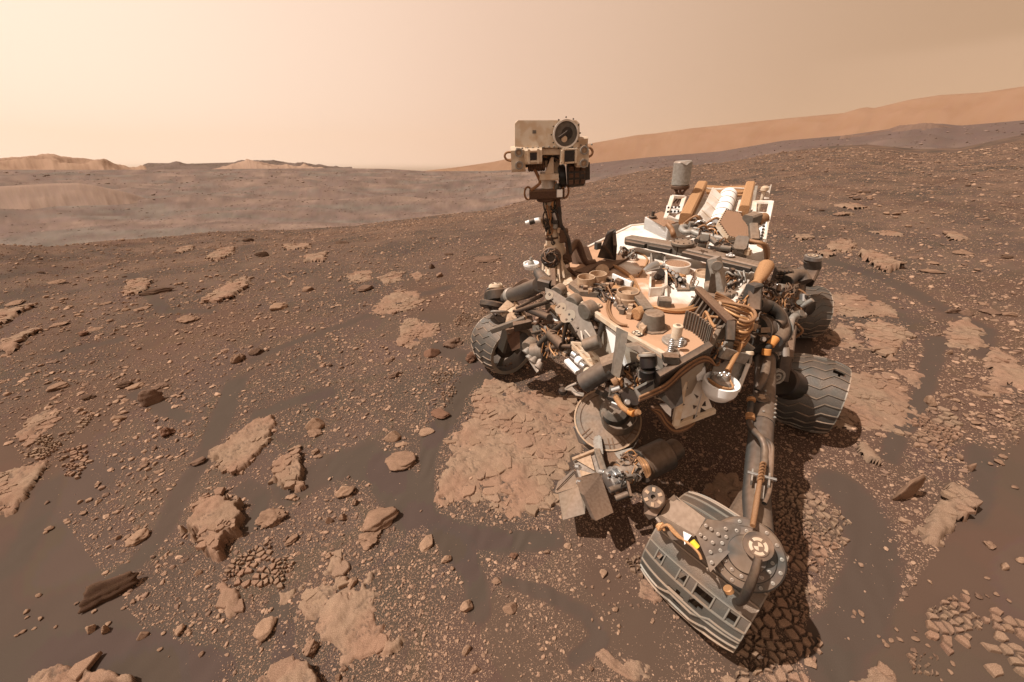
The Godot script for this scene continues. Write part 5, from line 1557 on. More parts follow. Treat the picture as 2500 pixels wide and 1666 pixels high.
	# dark round motor on the right
	m = MB.new()
	m.cyl(Vector3(0.347, 1.665, -2.462), Vector3(0.387, 1.67, -2.458), 0.062, 22)
	part("tilt_motor", m, "black")
	m = MB.new()
	m.cyl(Vector3(0.389, 1.672, -2.438), Vector3(0.487, 1.679, -2.428), 0.064, 12)
	var barrel := part("tilt_drum", m, "dark")
	for k in 3:
		for j in 3:
			m = MB.new()
			m.box(Vector3(0.404, 1.712, -2.372) + Vector3(k * 0.032, -j * 0.033, 0.0), Vector3(0.022, 0.022, 0.008))
			part("drum_panel", m, "brown", barrel)
	one_beam("drum_strap", Vector3(0.477, 1.735, -2.409), Vector3(0.483, 1.648, -2.408), 0.012, 0.06, "dark")

func rover_deck() -> void:
	var m: MB
	var up := Vector3.UP
	# white cup with a small cone left of the mast
	var c: Vector3 = Vector3(0.183, 1.115, -2.553)
	m = MB.new()
	m.lathe(c, up, [Vector2(0, -0.012), Vector2(0.042, -0.012), Vector2(0.052, 0.012), Vector2(0.052, 0.026), Vector2(0.045, 0.026), Vector2(0.042, 0.016), Vector2(0, 0.016)], 26)
	var cup := part("low_gain_antenna", m, "bright")
	m = MB.new()
	m.lathe(c + up * 0.014, up, [Vector2(0.024, 0), Vector2(0.017, 0.02), Vector2(0.012, 0.024), Vector2(0.008, 0.05), Vector2(0, 0.052)], 16)
	part("antenna_cone", m, "lightgrey", cup)
	one_beam("antenna_bracket", c + Vector3(0.03, -0.01, 0), Vector3(0.252, 1.1, -2.425), 0.03, 0.02, "white", cup)
	# hoses and dark fin behind the mast
	for k in 3:
		one_cable("hose", [Vector3(0.392, 1.12, -2.426) + up * (0.05 + 0.02 * k), Vector3(0.44, 1.214, -2.538), Vector3(0.49, 1.228, -2.594) + up * 0.012 * k, Vector3(0.541, 1.13, -2.547), Vector3(0.604, 1.12, -2.568)], 0.02, "brown")
	one_cable("hose", [Vector3(0.383, 1.2, -2.291), Vector3(0.43, 1.12, -2.406), Vector3(0.481, 1.12, -2.342), Vector3(0.616, 1.11, -2.514), Vector3(0.684, 1.11, -2.585)], 0.012, "brown")
	one_plate("hose_cover", [Vector3(0.49, 1.1, -2.593), Vector3(0.475, 1.186, -2.662), Vector3(0.526, 1.207, -2.676), Vector3(0.575, 1.195, -2.67), Vector3(0.611, 1.1, -2.626)], Vector3(0.03, 0, 0.02), "brown")
	one_plate("pad", [Vector3(0.443, 1.118, -2.424), Vector3(0.536, 1.118, -2.368), Vector3(0.679, 1.118, -2.444), Vector3(0.847, 1.118, -2.639), Vector3(0.839, 1.118, -2.769), Vector3(0.663, 1.118, -2.615)], up * 0.015, "brown")
	m = MB.new()
	m.plate([Vector3(0.658, 1.12, -2.645), Vector3(0.663, 1.231, -2.554), Vector3(0.698, 1.311, -2.58), Vector3(0.728, 1.323, -2.588), Vector3(0.728, 1.239, -2.514), Vector3(0.747, 1.12, -2.58)], Vector3(0.02, 0, 0.012))
	part("dark_fin", m, "dark")
	m = MB.new()
	m.box(Vector3(0.652, 1.182, -2.723), Vector3(0.04, 0.05, 0.03), Vector3(1, 0, -0.6))
	part("small_box", m, "blue")
	for k in 12:
		one_cable("wire", [Vector3(0.778, 1.11, -2.657) + Vector3(rng.randf_range(0, 0.1), 0, rng.randf_range(-0.06, 0.04)), Vector3(0.79, 1.14, -2.65) + Vector3(rng.randf_range(0, 0.1), rng.randf_range(0, 0.04), rng.randf_range(-0.06, 0.04)), Vector3(0.842, 1.11, -2.756) + Vector3(rng.randf_range(0, 0.1), 0, rng.randf_range(-0.06, 0.04))], 0.005, "brown" if k % 2 else "lightgrey")
	# inlet funnels: two at the left, one in the middle
	m = MB.new()
	m.plate([Vector3(0.383, 1.128, -2.202), Vector3(0.478, 1.128, -2.321), Vector3(0.603, 1.128, -2.332), Vector3(0.624, 1.128, -2.184), Vector3(0.525, 1.128, -2.044), Vector3(0.427, 1.128, -2.077)], up * 0.028)
	var inlet := part("inlet_base", m, "grey")
	for q in [Vector3(0.477, 1.13, -2.173), Vector3(0.552, 1.13, -2.214)]:
		m = MB.new()
		m.ring(q, up, 0.05, 0.044, 0.045, 26)
		m.lathe(q, up, [Vector2(0.044, 0.012), Vector2(0, 0.012)], 20)
		part("inlet_funnel", m, "tan", inlet)
	for k in 14:
		m = MB.new()
		m.box(Vector3(0.427, 1.13, -2.119) + Vector3(rng.randf_range(0, 0.2), 0.0, rng.randf_range(-0.06, 0.05)), Vector3(0.02, 0.03, 0.02), Vector3(1, 0, rng.randf()))
		part("fitting", m, ["tan", "brown", "grey", "dust"][k % 4], inlet)
	m = MB.new()
	m.cyl(Vector3(0.629, 1.1, -2.448), Vector3(0.611, 1.13, -2.369), 0.042, 20)
	part("round_cover", m, "tan")
	m = MB.new()
	m.beam(Vector3(0.655, 1.125, -2.279), Vector3(0.725, 1.125, -2.137), 0.012, 0.04)
	part("tray_rail", m, "bright")
	m = MB.new()
	m.plate([Vector3(0.605, 1.112, -2.266), Vector3(0.67, 1.112, -2.338), Vector3(0.737, 1.112, -2.185), Vector3(0.666, 1.112, -2.087)], up * 0.01)
	part("tray", m, "grey")
	for k in 3:
		m = MB.new()
		m.box(Vector3(0.622, 1.125, -2.217) + Vector3(0.05 * k, 0, 0.025 * k), Vector3(0.04, 0.035, 0.03), Vector3(0.6, 0, 1))
		part("tray_box", m, ["grey", "brown", "lightgrey"][k])
	m = MB.new()
	m.cyl(Vector3(0.624, 1.125, -2.107), Vector3(0.648, 1.125, -2.059), 0.022, 14)
	part("gold_motor", m, "cloth")
	# middle inlet
	var q1: Vector3 = Vector3(0.654, 1.1, -1.955)
	m = MB.new()
	m.cyl(q1, q1 + up * 0.05, 0.062, 24)
	part("inlet_base", m, "tan")
	m = MB.new()
	m.ring(q1 + up * 0.05, up, 0.056, 0.05, 0.025, 28)
	m.lathe(q1 + up * 0.05, up, [Vector2(0.05, 0.006), Vector2(0, 0.006)], 20)
	part("inlet_funnel", m, "tan")
	m = MB.new()
	m.beam(q1 + Vector3(0.04, 0.06, 0.0), Vector3(0.704, 1.15, -1.77), 0.05, 0.02)
	part("inlet_handle", m, "grey")
	m = MB.new()
	m.cyl(Vector3(0.645, 1.13, -1.772), Vector3(0.69, 1.13, -1.803), 0.03, 14)
	part("gold_motor", m, "cloth")
	for k in 12:
		m = MB.new()
		m.box(Vector3(0.589, 1.115, -1.853) + Vector3(rng.randf_range(0, 0.12), 0.0, rng.randf_range(-0.05, 0.07)), Vector3(0.022, 0.03, 0.02), Vector3(1, 0, rng.randf()))
		part("fitting", m, ["tan", "brown", "grey", "cloth"][k % 4])
	# octagonal grey can
	var qc: Vector3 = Vector3(0.701, 1.1, -1.692)
	m = MB.new()
	m.lathe(qc, up, [Vector2(0.07, 0), Vector2(0.07, 0.006), Vector2(0.056, 0.008), Vector2(0.044, 0.075), Vector2(0.04, 0.078), Vector2(0, 0.078)], 9)
	part("can", m, "grey")
	m = MB.new()
	m.plate([Vector3(0.63, 1.13, -1.667), Vector3(0.703, 1.13, -1.758), Vector3(0.723, 1.13, -1.739), Vector3(0.635, 1.13, -1.621)], up * 0.03)
	part("can_shelf", m, "tan")
	# bundles of copper coloured cable
	for k in 6:
		var o := Vector3(0.007 * (k % 3 - 1), 0.006 * (k / 3) + 0.004, 0.008 * (k % 3 - 1))
		one_cable("deck_cable", [Vector3(0.719, 1.105, -2.498) + o, Vector3(0.746, 1.106, -2.401) + o * 1.3, Vector3(0.771, 1.106, -2.286) + o * 0.6, Vector3(0.751, 1.106, -2.126) + o * 1.2, Vector3(0.734, 1.106, -1.984) + o, Vector3(0.754, 1.106, -1.897) + o * 0.7, Vector3(0.794, 1.106, -1.846) + o * 1.2, Vector3(0.853, 1.106, -1.822) + o, Vector3(0.911, 1.107, -1.828) + o, Vector3(0.968, 1.11, -1.852) + o], 0.0062, "copper" if k % 3 != 1 else "cable")
	for k in 2:
		var o := Vector3(0.01 * k, 0.004, 0.003 * k)
		one_cable("deck_cable", [Vector3(0.755, 1.106, -2.161) + o, Vector3(0.681, 1.106, -2.111) + o, Vector3(0.6, 1.106, -2.053) + o, Vector3(0.545, 1.106, -1.924) + o, Vector3(0.531, 1.106, -1.805) + o, Vector3(0.551, 1.106, -1.727) + o, Vector3(0.581, 1.106, -1.708) + o], 0.006, "cable")
	one_cable("deck_cable", [Vector3(0.861, 1.106, -2.794), Vector3(0.95, 1.106, -2.751), Vector3(0.968, 1.106, -2.623), Vector3(0.893, 1.106, -2.448), Vector3(0.811, 1.106, -2.308)], 0.006, "cloth")
	# ribbed frames in the middle of the deck
	var fr: Array = [Vector3(0.871, 1.1, -2.262), Vector3(0.946, 1.1, -2.279), Vector3(0.958, 1.1, -2.251), Vector3(0.893, 1.1, -2.066), Vector3(0.856, 1.1, -2.037), Vector3(0.794, 1.1, -2.033)]
	for k in fr.size():
		one_beam("frame", fr[k] + up * 0.025, fr[(k + 1) % fr.size()] + up * 0.025, 0.01, 0.05, "white")
	var fr2: Array = [Vector3(0.995, 1.1, -2.637), Vector3(1.06, 1.1, -2.627), Vector3(1.07, 1.1, -2.592), Vector3(1, 1.1, -2.398), Vector3(0.927, 1.1, -2.408)]
	for k in fr2.size():
		one_beam("frame", fr2[k] + up * 0.02, fr2[(k + 1) % fr2.size()] + up * 0.02, 0.01, 0.04, "lightgrey")
	one_beam("rail", Vector3(1.046, 1.12, -2.503), Vector3(0.853, 1.12, -1.951), 0.012, 0.03, "white")
	for k in 6:
		m = MB.new()
		m.cyl(Vector3(1.02, 1.12, -2.459) + Vector3(0, 0, 0.05 * k), Vector3(0.987, 1.15, -2.377) + Vector3(0, 0, 0.05 * k), 0.01, 10)
		part("post", m, "steel")
	m = MB.new()
	m.tube([Vector3(0.808, 1.181, -2.203), Vector3(0.851, 1.199, -2.215), Vector3(0.887, 1.198, -2.239)], [0.012, 0.024, 0.026], 14)
	part("nozzle", m, "steel")
	m = MB.new()
	m.cyl(Vector3(0.954, 1.1, -2.361), Vector3(0.914, 1.14, -2.259), 0.036, 18)
	part("motor", m, "dark")
	m = MB.new()
	m.cyl(Vector3(0.965, 1.1, -2.447), Vector3(0.904, 1.16, -2.288), 0.022, 14)
	part("motor", m, "dark")
	m = MB.new()
	m.box(Vector3(0.831, 1.12, -1.913), Vector3(0.06, 0.045, 0.05), Vector3(1, 0, 0.2))
	part("bracket_box", m, "grey")
	# big raised disc
	var qd: Vector3 = Vector3(1.072, 1.1, -2.388)
	m = MB.new()
	m.lathe(qd, up, [Vector2(0.078, 0), Vector2(0.078, 0.05), Vector2(0.073, 0.052), Vector2(0.073, 0.044)], 32)
	var disc := part("round_hatch", m, "white")
	m = MB.new()
	m.lathe(qd + up * 0.044, up, [Vector2(0.073, 0), Vector2(0, 0.001)], 30)
	part("hatch_lid", m, "dust", disc)
	# second ring at the right
	var qr: Vector3 = Vector3(1.213, 1.1, -2.299)
	m = MB.new()
	m.lathe(qr, up, [Vector2(0.062, 0), Vector2(0.06, 0.02), Vector2(0.05, 0.022), Vector2(0.046, 0.01), Vector2(0.03, 0.01), Vector2(0.028, 0.016), Vector2(0, 0.016)], 26)
	part("round_hatch", m, "tan")
	# dark square with a white letter like sign
	one_plate("target_square", [Vector3(0.987, 1.113, -2.164), Vector3(1.053, 1.113, -2.156), Vector3(1.025, 1.113, -2.071), Vector3(0.962, 1.113, -2.079)], up * 0.012, "grey")
	for s in [[Vector3(1.005, 1.115, -2.134), Vector3(1.029, 1.115, -2.131)], [Vector3(0.994, 1.115, -2.1), Vector3(1.013, 1.115, -2.098)], [Vector3(1.007, 1.115, -2.134), Vector3(0.994, 1.115, -2.1)], [Vector3(1.011, 1.115, -2.116), Vector3(1.005, 1.115, -2.099)]]:
		one_beam("target_print", s[0], s[1], 0.004, 0.002, "bright")
	target_mark(Vector3(0.331, 1.108, -2.358), up, 0.028)
	target_mark(Vector3(0.495, 1.106, -1.939), up, 0.03)
	target_mark(Vector3(0.618, 1.106, -1.636), up, 0.026)
	target_mark(Vector3(0.424, 1.106, -2.123), up, 0.016)
	# leaning grey post with a knob
	one_beam("post_flank", Vector3(1.145, 1.1, -2.105), Vector3(1.138, 1.256, -2.141), 0.02, 0.05, "dark")
	var post := one_beam("arm_rest_post", Vector3(1.172, 1.1, -2.012), Vector3(1.118, 1.284, -2.075), 0.065, 0.05, "lightgrey")
	m = MB.new()
	m.cyl(Vector3(1.13, 1.25, -2.056), Vector3(1.116, 1.257, -2.025), 0.026, 18)
	part("knob", m, "grey", post)
	m = MB.new()
	m.box(Vector3(1.15, 1.11, -1.981), Vector3(0.15, 0.035, 0.07), Vector3(1, 0, -0.35))
	part("post_foot", m, "grey", post)
	m = MB.new()
	m.cyl(Vector3(1.093, 1.125, -2.04), Vector3(1.118, 1.135, -2.025), 0.042, 18)
	part("motor", m, "grey", post)
	one_plate("post_gusset", [Vector3(1.107, 1.11, -1.997), Vector3(1.079, 1.244, -1.958), Vector3(1.13, 1.11, -1.984)], Vector3(0.02, 0, 0), "grey", post)
	# small frame of wires at the right edge of the deck
	for k in 4:
		one_cable("wire", [Vector3(1.276, 1.12, -2.211) + Vector3(0.03 * k, 0, 0.02 * k), Vector3(1.272, 1.16, -2.183) + Vector3(0.03 * k, 0, 0.0), Vector3(1.292, 1.15, -2.156) + Vector3(0.02 * k, 0, 0.0), Vector3(1.353, 1.12, -2.188) + Vector3(0.0, 0, 0.02 * k)], 0.005, "lightgrey")
	m = MB.new()
	m.box(Vector3(1.294, 1.14, -2.182), Vector3(0.02, 0.08, 0.03))
	part("wire_post", m, "dark")
	for k in 8:
		m = MB.new()
		m.bolt(Vector3(1.085, 1.104, -1.92) + Vector3(0.03 * k, 0, -0.03 * (k % 4)), up, 0.011, 0.008)
		part("bolt", m, "dark")
	# comb shaped cable guide across the near corner
	var g0: Vector3 = Vector3(0.977, 1.194, -1.89)
	var g1: Vector3 = Vector3(1.016, 1.148, -1.631)
	var guide := one_beam("cable_guide", g0, g1, 0.04, 0.02, "brown")
	for k in 9:
		var p := g0.lerp(g1, (k + 0.5) / 9.0)
		m = MB.new()
		m.plate([p, p + Vector3(-0.05, -0.09, 0.02), p + Vector3(0.0, -0.1, 0.0), p + Vector3(0.02, -0.02, -0.01)], Vector3(0.006, 0, 0.004))
		part("guide_rib", m, "dark" if k % 2 else "grey", guide)
	one_beam("guide_leg", g1, Vector3(0.998, 1.087, -1.571), 0.035, 0.03, "dark", guide)
	one_beam("guide_leg", g0, Vector3(1.047, 1.1, -1.973), 0.03, 0.03, "dark", guide)
	# curved ribbed screen
	var scr: Array = [Vector3(0.842, 1.1, -1.68), Vector3(0.865, 1.1, -1.647), Vector3(0.876, 1.1, -1.595), Vector3(0.879, 1.1, -1.546), Vector3(0.882, 1.1, -1.512)]
	for k in 4:
		m = MB.new()
		m.plate([scr[k], scr[k + 1], scr[k + 1] + up * 0.085, scr[k] + up * 0.085], Vector3(0.005, 0, -0.005))
		var sc := part("screen_panel", m, "brown")
		for j in 3:
			var p: Vector3 = scr[k].lerp(scr[k + 1], j / 3.0)
			one_beam("screen_rib", p + Vector3(-0.004, 0, 0.006), p + up * 0.088 + Vector3(-0.004, 0, 0.006), 0.006, 0.012, "grey", sc)
	one_cable("screen_cable", [scr[4] + up * 0.09, scr[3] + up * 0.1, scr[2] + up * 0.12, Vector3(0.884, 1.163, -1.613), Vector3(0.92, 1.17, -1.641), Vector3(0.959, 1.167, -1.64)], 0.006, "cloth")
	# coil of orange cables hanging over the left edge
	for k in 9:
		var o := Vector3(0.0, 0.018 * (k - 4), 0.006 * (k % 3))
		one_cable("orange_cable", [Vector3(1.039, 1.14, -1.813) + o * 0.3, Vector3(1.085, 1.113, -1.729) + o, Vector3(1.133, 1.101, -1.699) + o, Vector3(1.12, 1.091, -1.647) + o, Vector3(1.076, 1.085, -1.618) + o, Vector3(1.048, 1.086, -1.641) + o], 0.0075, "copper" if k % 2 else "cable")
	for k in 5:
		one_cable("orange_cable", [Vector3(1.039, 1.144, -1.839) + Vector3(0, 0.012 * k, 0), Vector3(1.071, 1.141, -1.814) + Vector3(0.01 * k, 0.015, 0), Vector3(1.094, 1.127, -1.76) + Vector3(0.01 * k, 0.0, 0)], 0.0065, "cable")
	for k in 7:
		m = MB.new()
		m.ring(Vector3(1.044, 1.154, -1.798) + Vector3(0.02 * k, -0.012 * k, 0.018 * k), Vector3(0.6, 0, 0.6), 0.018, 0.012, 0.014, 12)
		part("cable_clamp", m, "tan")
	# posts on the near front corner
	var qa: Vector3 = Vector3(0.751, 1.1, -1.56)
	m = MB.new()
	m.cyl(qa, qa + up * 0.012, 0.05, 24)
	var bit := part("round_foot", m, "lightgrey")
	m = MB.new()
	m.cyl(qa + Vector3(0.01, 0.012, -0.01), qa + Vector3(0.01, 0.075, -0.01), 0.021, 20)
	part("tan_post", m, "cream", bit)
	m = MB.new()
	m.cyl(qa + Vector3(0.01, 0.0751, -0.01), qa + Vector3(0.01, 0.077, -0.01), 0.009, 12)
	part("post_socket", m, "grey", bit)
	var sp: Array = [Vector3(0.707, 1.12, -1.487), Vector3(0.748, 1.12, -1.49), Vector3(0.696, 1.12, -1.457)]
	for q in sp:
		m = MB.new()
		for j in 4:
			m.cyl(q + up * 0.009 * j, q + up * (0.009 * j + 0.006), 0.012, 14)
		m.cyl(q, q + up * 0.04, 0.007, 10)
		part("spring_post", m, "steel")
	m = MB.new()
	m.plate([Vector3(0.682, 1.122, -1.461), Vector3(0.73, 1.122, -1.482), Vector3(0.726, 1.122, -1.439), Vector3(0.709, 1.122, -1.411), Vector3(0.66, 1.122, -1.426)], up * 0.03)
	part("post_block", m, "grey")

func rover_rear() -> void:
	var m: MB
	var up := Vector3.UP
	# long grey balance bar across the deck
	var a: Vector3 = Vector3(0.902, 1.17, -2.874)
	var b: Vector3 = Vector3(1.145, 1.19, -2.529)
	var c: Vector3 = Vector3(1.463, 1.17, -2.189)
	m = MB.new()
	m.beam(a, b, 0.085, 0.05, up, 1.2)
	m.beam(b, c, 0.105, 0.055, up, 0.75)
	var bar := part("balance_bar", m, "grey")
	for s in [[a, b], [b, c]]:
		var d: Vector3 = (s[1] - s[0]).normalized()
		var side := d.cross(up).normalized()
		for w in [0, 1]:
			one_beam("bar_slot", s[0].lerp(s[1], 0.08 + 0.46 * w) + side * 0.06 - up * 0.004, s[0].lerp(s[1], 0.46 + 0.46 * w) + side * 0.06 - up * 0.004, 0.03, 0.03, "dark", bar)
	m = MB.new()
	m.cyl(b + up * 0.03, b + up * 0.052, 0.07, 26)
	part("bar_pivot", m, "grey", bar)
	for k in 10:
		var t := TAU * k / 10
		m = MB.new()
		m.bolt(b + up * 0.052 + Vector3(cos(t), 0, sin(t)) * 0.055, up, 0.005)
		part("bolt", m, "dark", bar)
	target_mark(b.lerp(c, 0.62) + up * 0.031, up, 0.026, bar, "bright", "grey")
	m = MB.new()
	for k in 9:
		m.box(b.lerp(c, 0.34) + up * 0.029 + Vector3(rng.randf_range(-0.05, 0.05), 0, rng.randf_range(-0.02, 0.03)), Vector3(rng.randf_range(0.006, 0.02), 0.003, 0.005), Vector3(1, 0, rng.randf()))
	part("flaking_print", m, "brown", bar)
	# strut and cloth boot at the right end of the bar
	m = MB.new()
	m.tube([c + Vector3(0.02, 0.01, 0), Vector3(1.395, 1.175, -2.077), Vector3(1.335, 1.17, -2.003), Vector3(1.292, 1.166, -1.952)], [0.04, 0.034, 0.02, 0.03], 12)
	part("strut_boot", m, "cloth")
	one_beam("strut", Vector3(1.292, 1.169, -1.954), Vector3(1.253, 1.078, -1.852), 0.06, 0.05, "dark")
	m = MB.new()
	m.box(Vector3(1.278, 1.134, -1.933), Vector3(0.06, 0.11, 0.05), Vector3(1, 0, -0.4))
	part("strut_box", m, "blue")
	# white box with a knob
	var p0: Vector3 = Vector3(1.118, 1.1, -3.221)
	var p1: Vector3 = Vector3(1.239, 1.1, -3.032)
	var dx := p1 - p0
	var back := Vector3(0.22, 0, -0.16)
	m = MB.new()
	var h := up * 0.14
	m.plate([p0 + h, p1 + h * 0.7, p1 + back * 0.8 + h * 0.7 + up * 0.005, p0 + back * 0.75 + h + up * 0.01], Vector3(0, 0.09, 0))
	m.quad(p0, p1, p1 + h * 0.7, p0 + h, Vector3(-1, 0, 1))
	m.quad(p1, p1 + back, p1 + back + h * 0.7, p1 + h * 0.7, Vector3(1, 0, 1))
	m.quad(p0, p0 + back, p0 + back + h, p0 + h, Vector3(-1, 0, -1))
	var wb := part("white_box", m, "bright")
	one_plate("box_top", [p0 + h + Vector3(0.012, 0.003, 0), p1 + h * 0.7 + Vector3(-0.03, 0.01, -0.01), p1 + back * 0.76 + h * 0.7 + Vector3(-0.03, 0.012, 0), p0 + back * 0.72 + h + Vector3(0.01, 0.014, 0)], up * 0.003, "dust", wb)
	m = MB.new()
	m.cyl(p0 + h + dx * 0.22 + back * 0.12, p0 + h + dx * 0.22 + back * 0.12 + up * 0.05, 0.012, 12)
	m.cyl(p0 + h + dx * 0.22 + back * 0.12, p0 + h + dx * 0.22 + back * 0.12 + up * 0.012, 0.03, 14)
	part("box_knob", m, "dark", wb)
	one_cable("box_cable", [Vector3(1.117, 1.297, -2.747), Vector3(1.135, 1.272, -2.709), Vector3(1.155, 1.224, -2.704), Vector3(1.307, 1.1, -2.997)], 0.018, "cable", wb)
	# upright grey drum antenna on a dark tripod, with its white lattice bracket
	var u: Vector3 = Vector3(1.371, 1.46, -3.259)
	m = MB.new()
	m.cyl(u, u + Vector3(-0.006, 0.168, -0.006), 0.066, 24)
	var uhf := part("drum_antenna", m, "lightgrey")
	m = MB.new()
	m.plate([u + Vector3(-0.045, 0.166, 0.05), u + Vector3(0.02, 0.166, 0.066), u + Vector3(-0.01, 0.145, 0.074)], Vector3(0, 0, 0.01))
	part("drum_flap", m, "lightgrey", uhf)
	m = MB.new()
	m.cyl(u - up * 0.025, u, 0.068, 20)
	part("drum_collar", m, "brown", uhf)
	for s in [[-0.055, 0.02], [0.055, 0.02], [0.0, -0.05], [-0.02, 0.05], [0.03, 0.05]]:
		one_beam("drum_leg", u + Vector3(s[0] * 0.9, -0.02, s[1]), u + Vector3(-s[0] * 0.75, -0.125, s[1] * 0.8), 0.014, 0.014, "brown", uhf)
	for s in [[Vector3(1.286, 1.397, -3.161), Vector3(1.206, 1.269, -3.024)], [Vector3(1.376, 1.388, -3.157), Vector3(1.287, 1.249, -3.014)], [Vector3(1.286, 1.397, -3.161), Vector3(1.376, 1.388, -3.157)], [Vector3(1.234, 1.329, -3.095), Vector3(1.328, 1.309, -3.086)], [Vector3(1.21, 1.279, -3.03), Vector3(1.294, 1.254, -3.017)]]:
		one_beam("lattice_bar", s[0], s[1], 0.03, 0.022, "white", uhf)
	one_plate("lattice_plate", [Vector3(1.231, 1.347, -3.094), Vector3(1.322, 1.332, -3.088), Vector3(1.3, 1.288, -3.049), Vector3(1.215, 1.308, -3.059)], Vector3(0, 0, 0.01), "bright", uhf)
	for k in 8:
		m = MB.new()
		m.cyl(Vector3(1.227, 1.34, -3.055) + Vector3(0.026 * (k % 4), -0.03 * (k / 4), 0.0), Vector3(1.223, 1.343, -3.045) + Vector3(0.026 * (k % 4), -0.03 * (k / 4), 0.0), 0.008, 8)
		part("lattice_hole", m, "dark", uhf)
	# power unit: white drum with fins between two tan cloth bound beams
	m = MB.new()
	m.cyl(Vector3(1.481, 1.257, -2.792), Vector3(1.851, 1.331, -3.429), 0.066, 26)
	var rtg := part("power_drum", m, "bright")
	for k in 5:
		var t := (k + 0.5) / 5.0
		var ax: Vector3 = Vector3(1.851, 1.331, -3.429) - Vector3(1.481, 1.257, -2.792)
		m = MB.new()
		m.ring(Vector3(1.481, 1.257, -2.792) + ax * (k / 5.0 + 0.06), ax, 0.069, 0.064, 0.008, 26)
		part("drum_band", m, "lightgrey", rtg)
	one_plate("cooling_fin", [Vector3(1.676, 1.416, -3.358), Vector3(1.717, 1.364, -3.27), Vector3(1.399, 1.278, -2.744), Vector3(1.341, 1.343, -2.781)], Vector3(0.006, 0, -0.004), "white", rtg)
	for k in 3:
		one_beam("fin_seam", Vector3(1.588, 1.393, -3.202).lerp(Vector3(1.379, 1.354, -2.847), k / 2.0), Vector3(1.644, 1.348, -3.142).lerp(Vector3(1.439, 1.3, -2.805), k / 2.0), 0.004, 0.003, "tan", rtg)
	one_plate("side_fin", [Vector3(1.616, 1.346, -3.372), Vector3(1.659, 1.341, -3.371), Vector3(1.379, 1.309, -2.878), Vector3(1.353, 1.311, -2.878)], Vector3(0.006, 0, -0.004), "white", rtg)
	one_plate("side_fin", [Vector3(1.88, 1.319, -3.306), Vector3(1.916, 1.323, -3.309), Vector3(1.685, 1.319, -2.893), Vector3(1.642, 1.326, -2.896)], Vector3(0.006, 0, -0.004), "white", rtg)
	m = MB.new()
	m.beam(Vector3(1.635, 1.409, -3.468), Vector3(1.258, 1.307, -2.815), 0.075, 0.085)
	part("cloth_beam", m, "cloth")
	m = MB.new()
	m.beam(Vector3(2.03, 1.389, -3.468), Vector3(1.694, 1.323, -2.896), 0.065, 0.08)
	part("cloth_beam", m, "cloth")
	var cl: Array = []
	m = MB.new()
	m.plate([Vector3(1.692, 1.407, -3.527), Vector3(1.867, 1.386, -3.544), Vector3(2.055, 1.386, -3.526), Vector3(2, 1.324, -3.429), Vector3(1.857, 1.308, -3.45), Vector3(1.682, 1.349, -3.446)], Vector3(0, 0, 0.01))
	part("cloth_back", m, "cloth")
	one_cable("frame_tube", [Vector3(1.658, 1.393, -3.46), Vector3(1.766, 1.382, -3.456), Vector3(1.894, 1.381, -3.46), Vector3(2.022, 1.369, -3.456)], 0.008, "white")
	one_plate("truss_plate", [Vector3(1.947, 1.402, -3.299), Vector3(1.958, 1.382, -3.23), Vector3(1.761, 1.33, -2.902), Vector3(1.726, 1.332, -2.902)], Vector3(0.01, 0, -0.006), "white")
	one_beam("truss_bar", Vector3(2.018, 1.396, -3.356), Vector3(1.826, 1.337, -3.024), 0.02, 0.03, "lightgrey")
	# white lattice tower at the right rear
	var tw: Array = [[Vector3(1.839, 1.352, -3.033), Vector3(1.892, 1.368, -2.928)], [Vector3(1.892, 1.368, -2.928), Vector3(1.719, 1.298, -2.649)], [Vector3(1.839, 1.352, -3.033), Vector3(1.765, 1.31, -2.89)], [Vector3(1.758, 1.31, -2.866), Vector3(1.8, 1.32, -2.781)], [Vector3(1.733, 1.304, -2.676), Vector3(1.591, 1.248, -2.441)], [Vector3(1.699, 1.287, -2.7), Vector3(1.588, 1.234, -2.49)]]
	for s in tw:
		one_beam("lattice_bar", s[0], s[1], 0.03, 0.022, "white")
	one_plate("lattice_plate", [Vector3(1.691, 1.324, -2.687), Vector3(1.726, 1.32, -2.662), Vector3(1.591, 1.246, -2.428), Vector3(1.56, 1.247, -2.451)], Vector3(-0.004, 0, 0.01), "bright")
	for k in 6:
		m = MB.new()
		m.cyl(Vector3(1.693, 1.3, -2.632).lerp(Vector3(1.578, 1.263, -2.443), k / 5.0), Vector3(1.683, 1.305, -2.617).lerp(Vector3(1.568, 1.267, -2.428), k / 5.0), 0.008, 8)
		part("lattice_hole", m, "dark")
	m = MB.new()
	m.lathe(Vector3(1.913, 1.323, -3.076), Vector3(0, 1, 0), [Vector2(0.012, -0.06), Vector2(0.012, 0.09), Vector2(0.026, 0.1), Vector2(0.026, 0.12), Vector2(0.014, 0.13), Vector2(0, 0.13)], 12)
	part("vent_pipe", m, "cream")
	for k in 4:
		one_cable("wire", [Vector3(1.912, 1.368, -3.045) + Vector3(0.01 * k, 0, 0), Vector3(1.945, 1.399, -3.088) + Vector3(0.006 * k, 0, 0), Vector3(1.958, 1.425, -3.104) + Vector3(0.012 * (k % 2), 0.01 * k, 0)], 0.004, "white")
	# hexagonal dish
	var hexa: Array = [Vector3(1.458, 1.389, -2.695), Vector3(1.547, 1.368, -2.685), Vector3(1.572, 1.277, -2.551), Vector3(1.518, 1.236, -2.478), Vector3(1.406, 1.268, -2.493), Vector3(1.373, 1.332, -2.589)]
	var fn: Vector3 = ((hexa[2] - hexa[0]) as Vector3).cross(hexa[4] - hexa[0]).normalized()
	if fn.z < 0.0:
		fn = -fn
	# one plane for all six corners
	var hm := Vector3.ZERO
	for p in hexa:
		hm += p / 6.0
	for k in 6:
		hexa[k] -= fn * (hexa[k] - hm).dot(fn)
	m = MB.new()
	m.plate(hexa, fn * 0.035)
	var dish := part("hexagonal_dish", m, "cream")
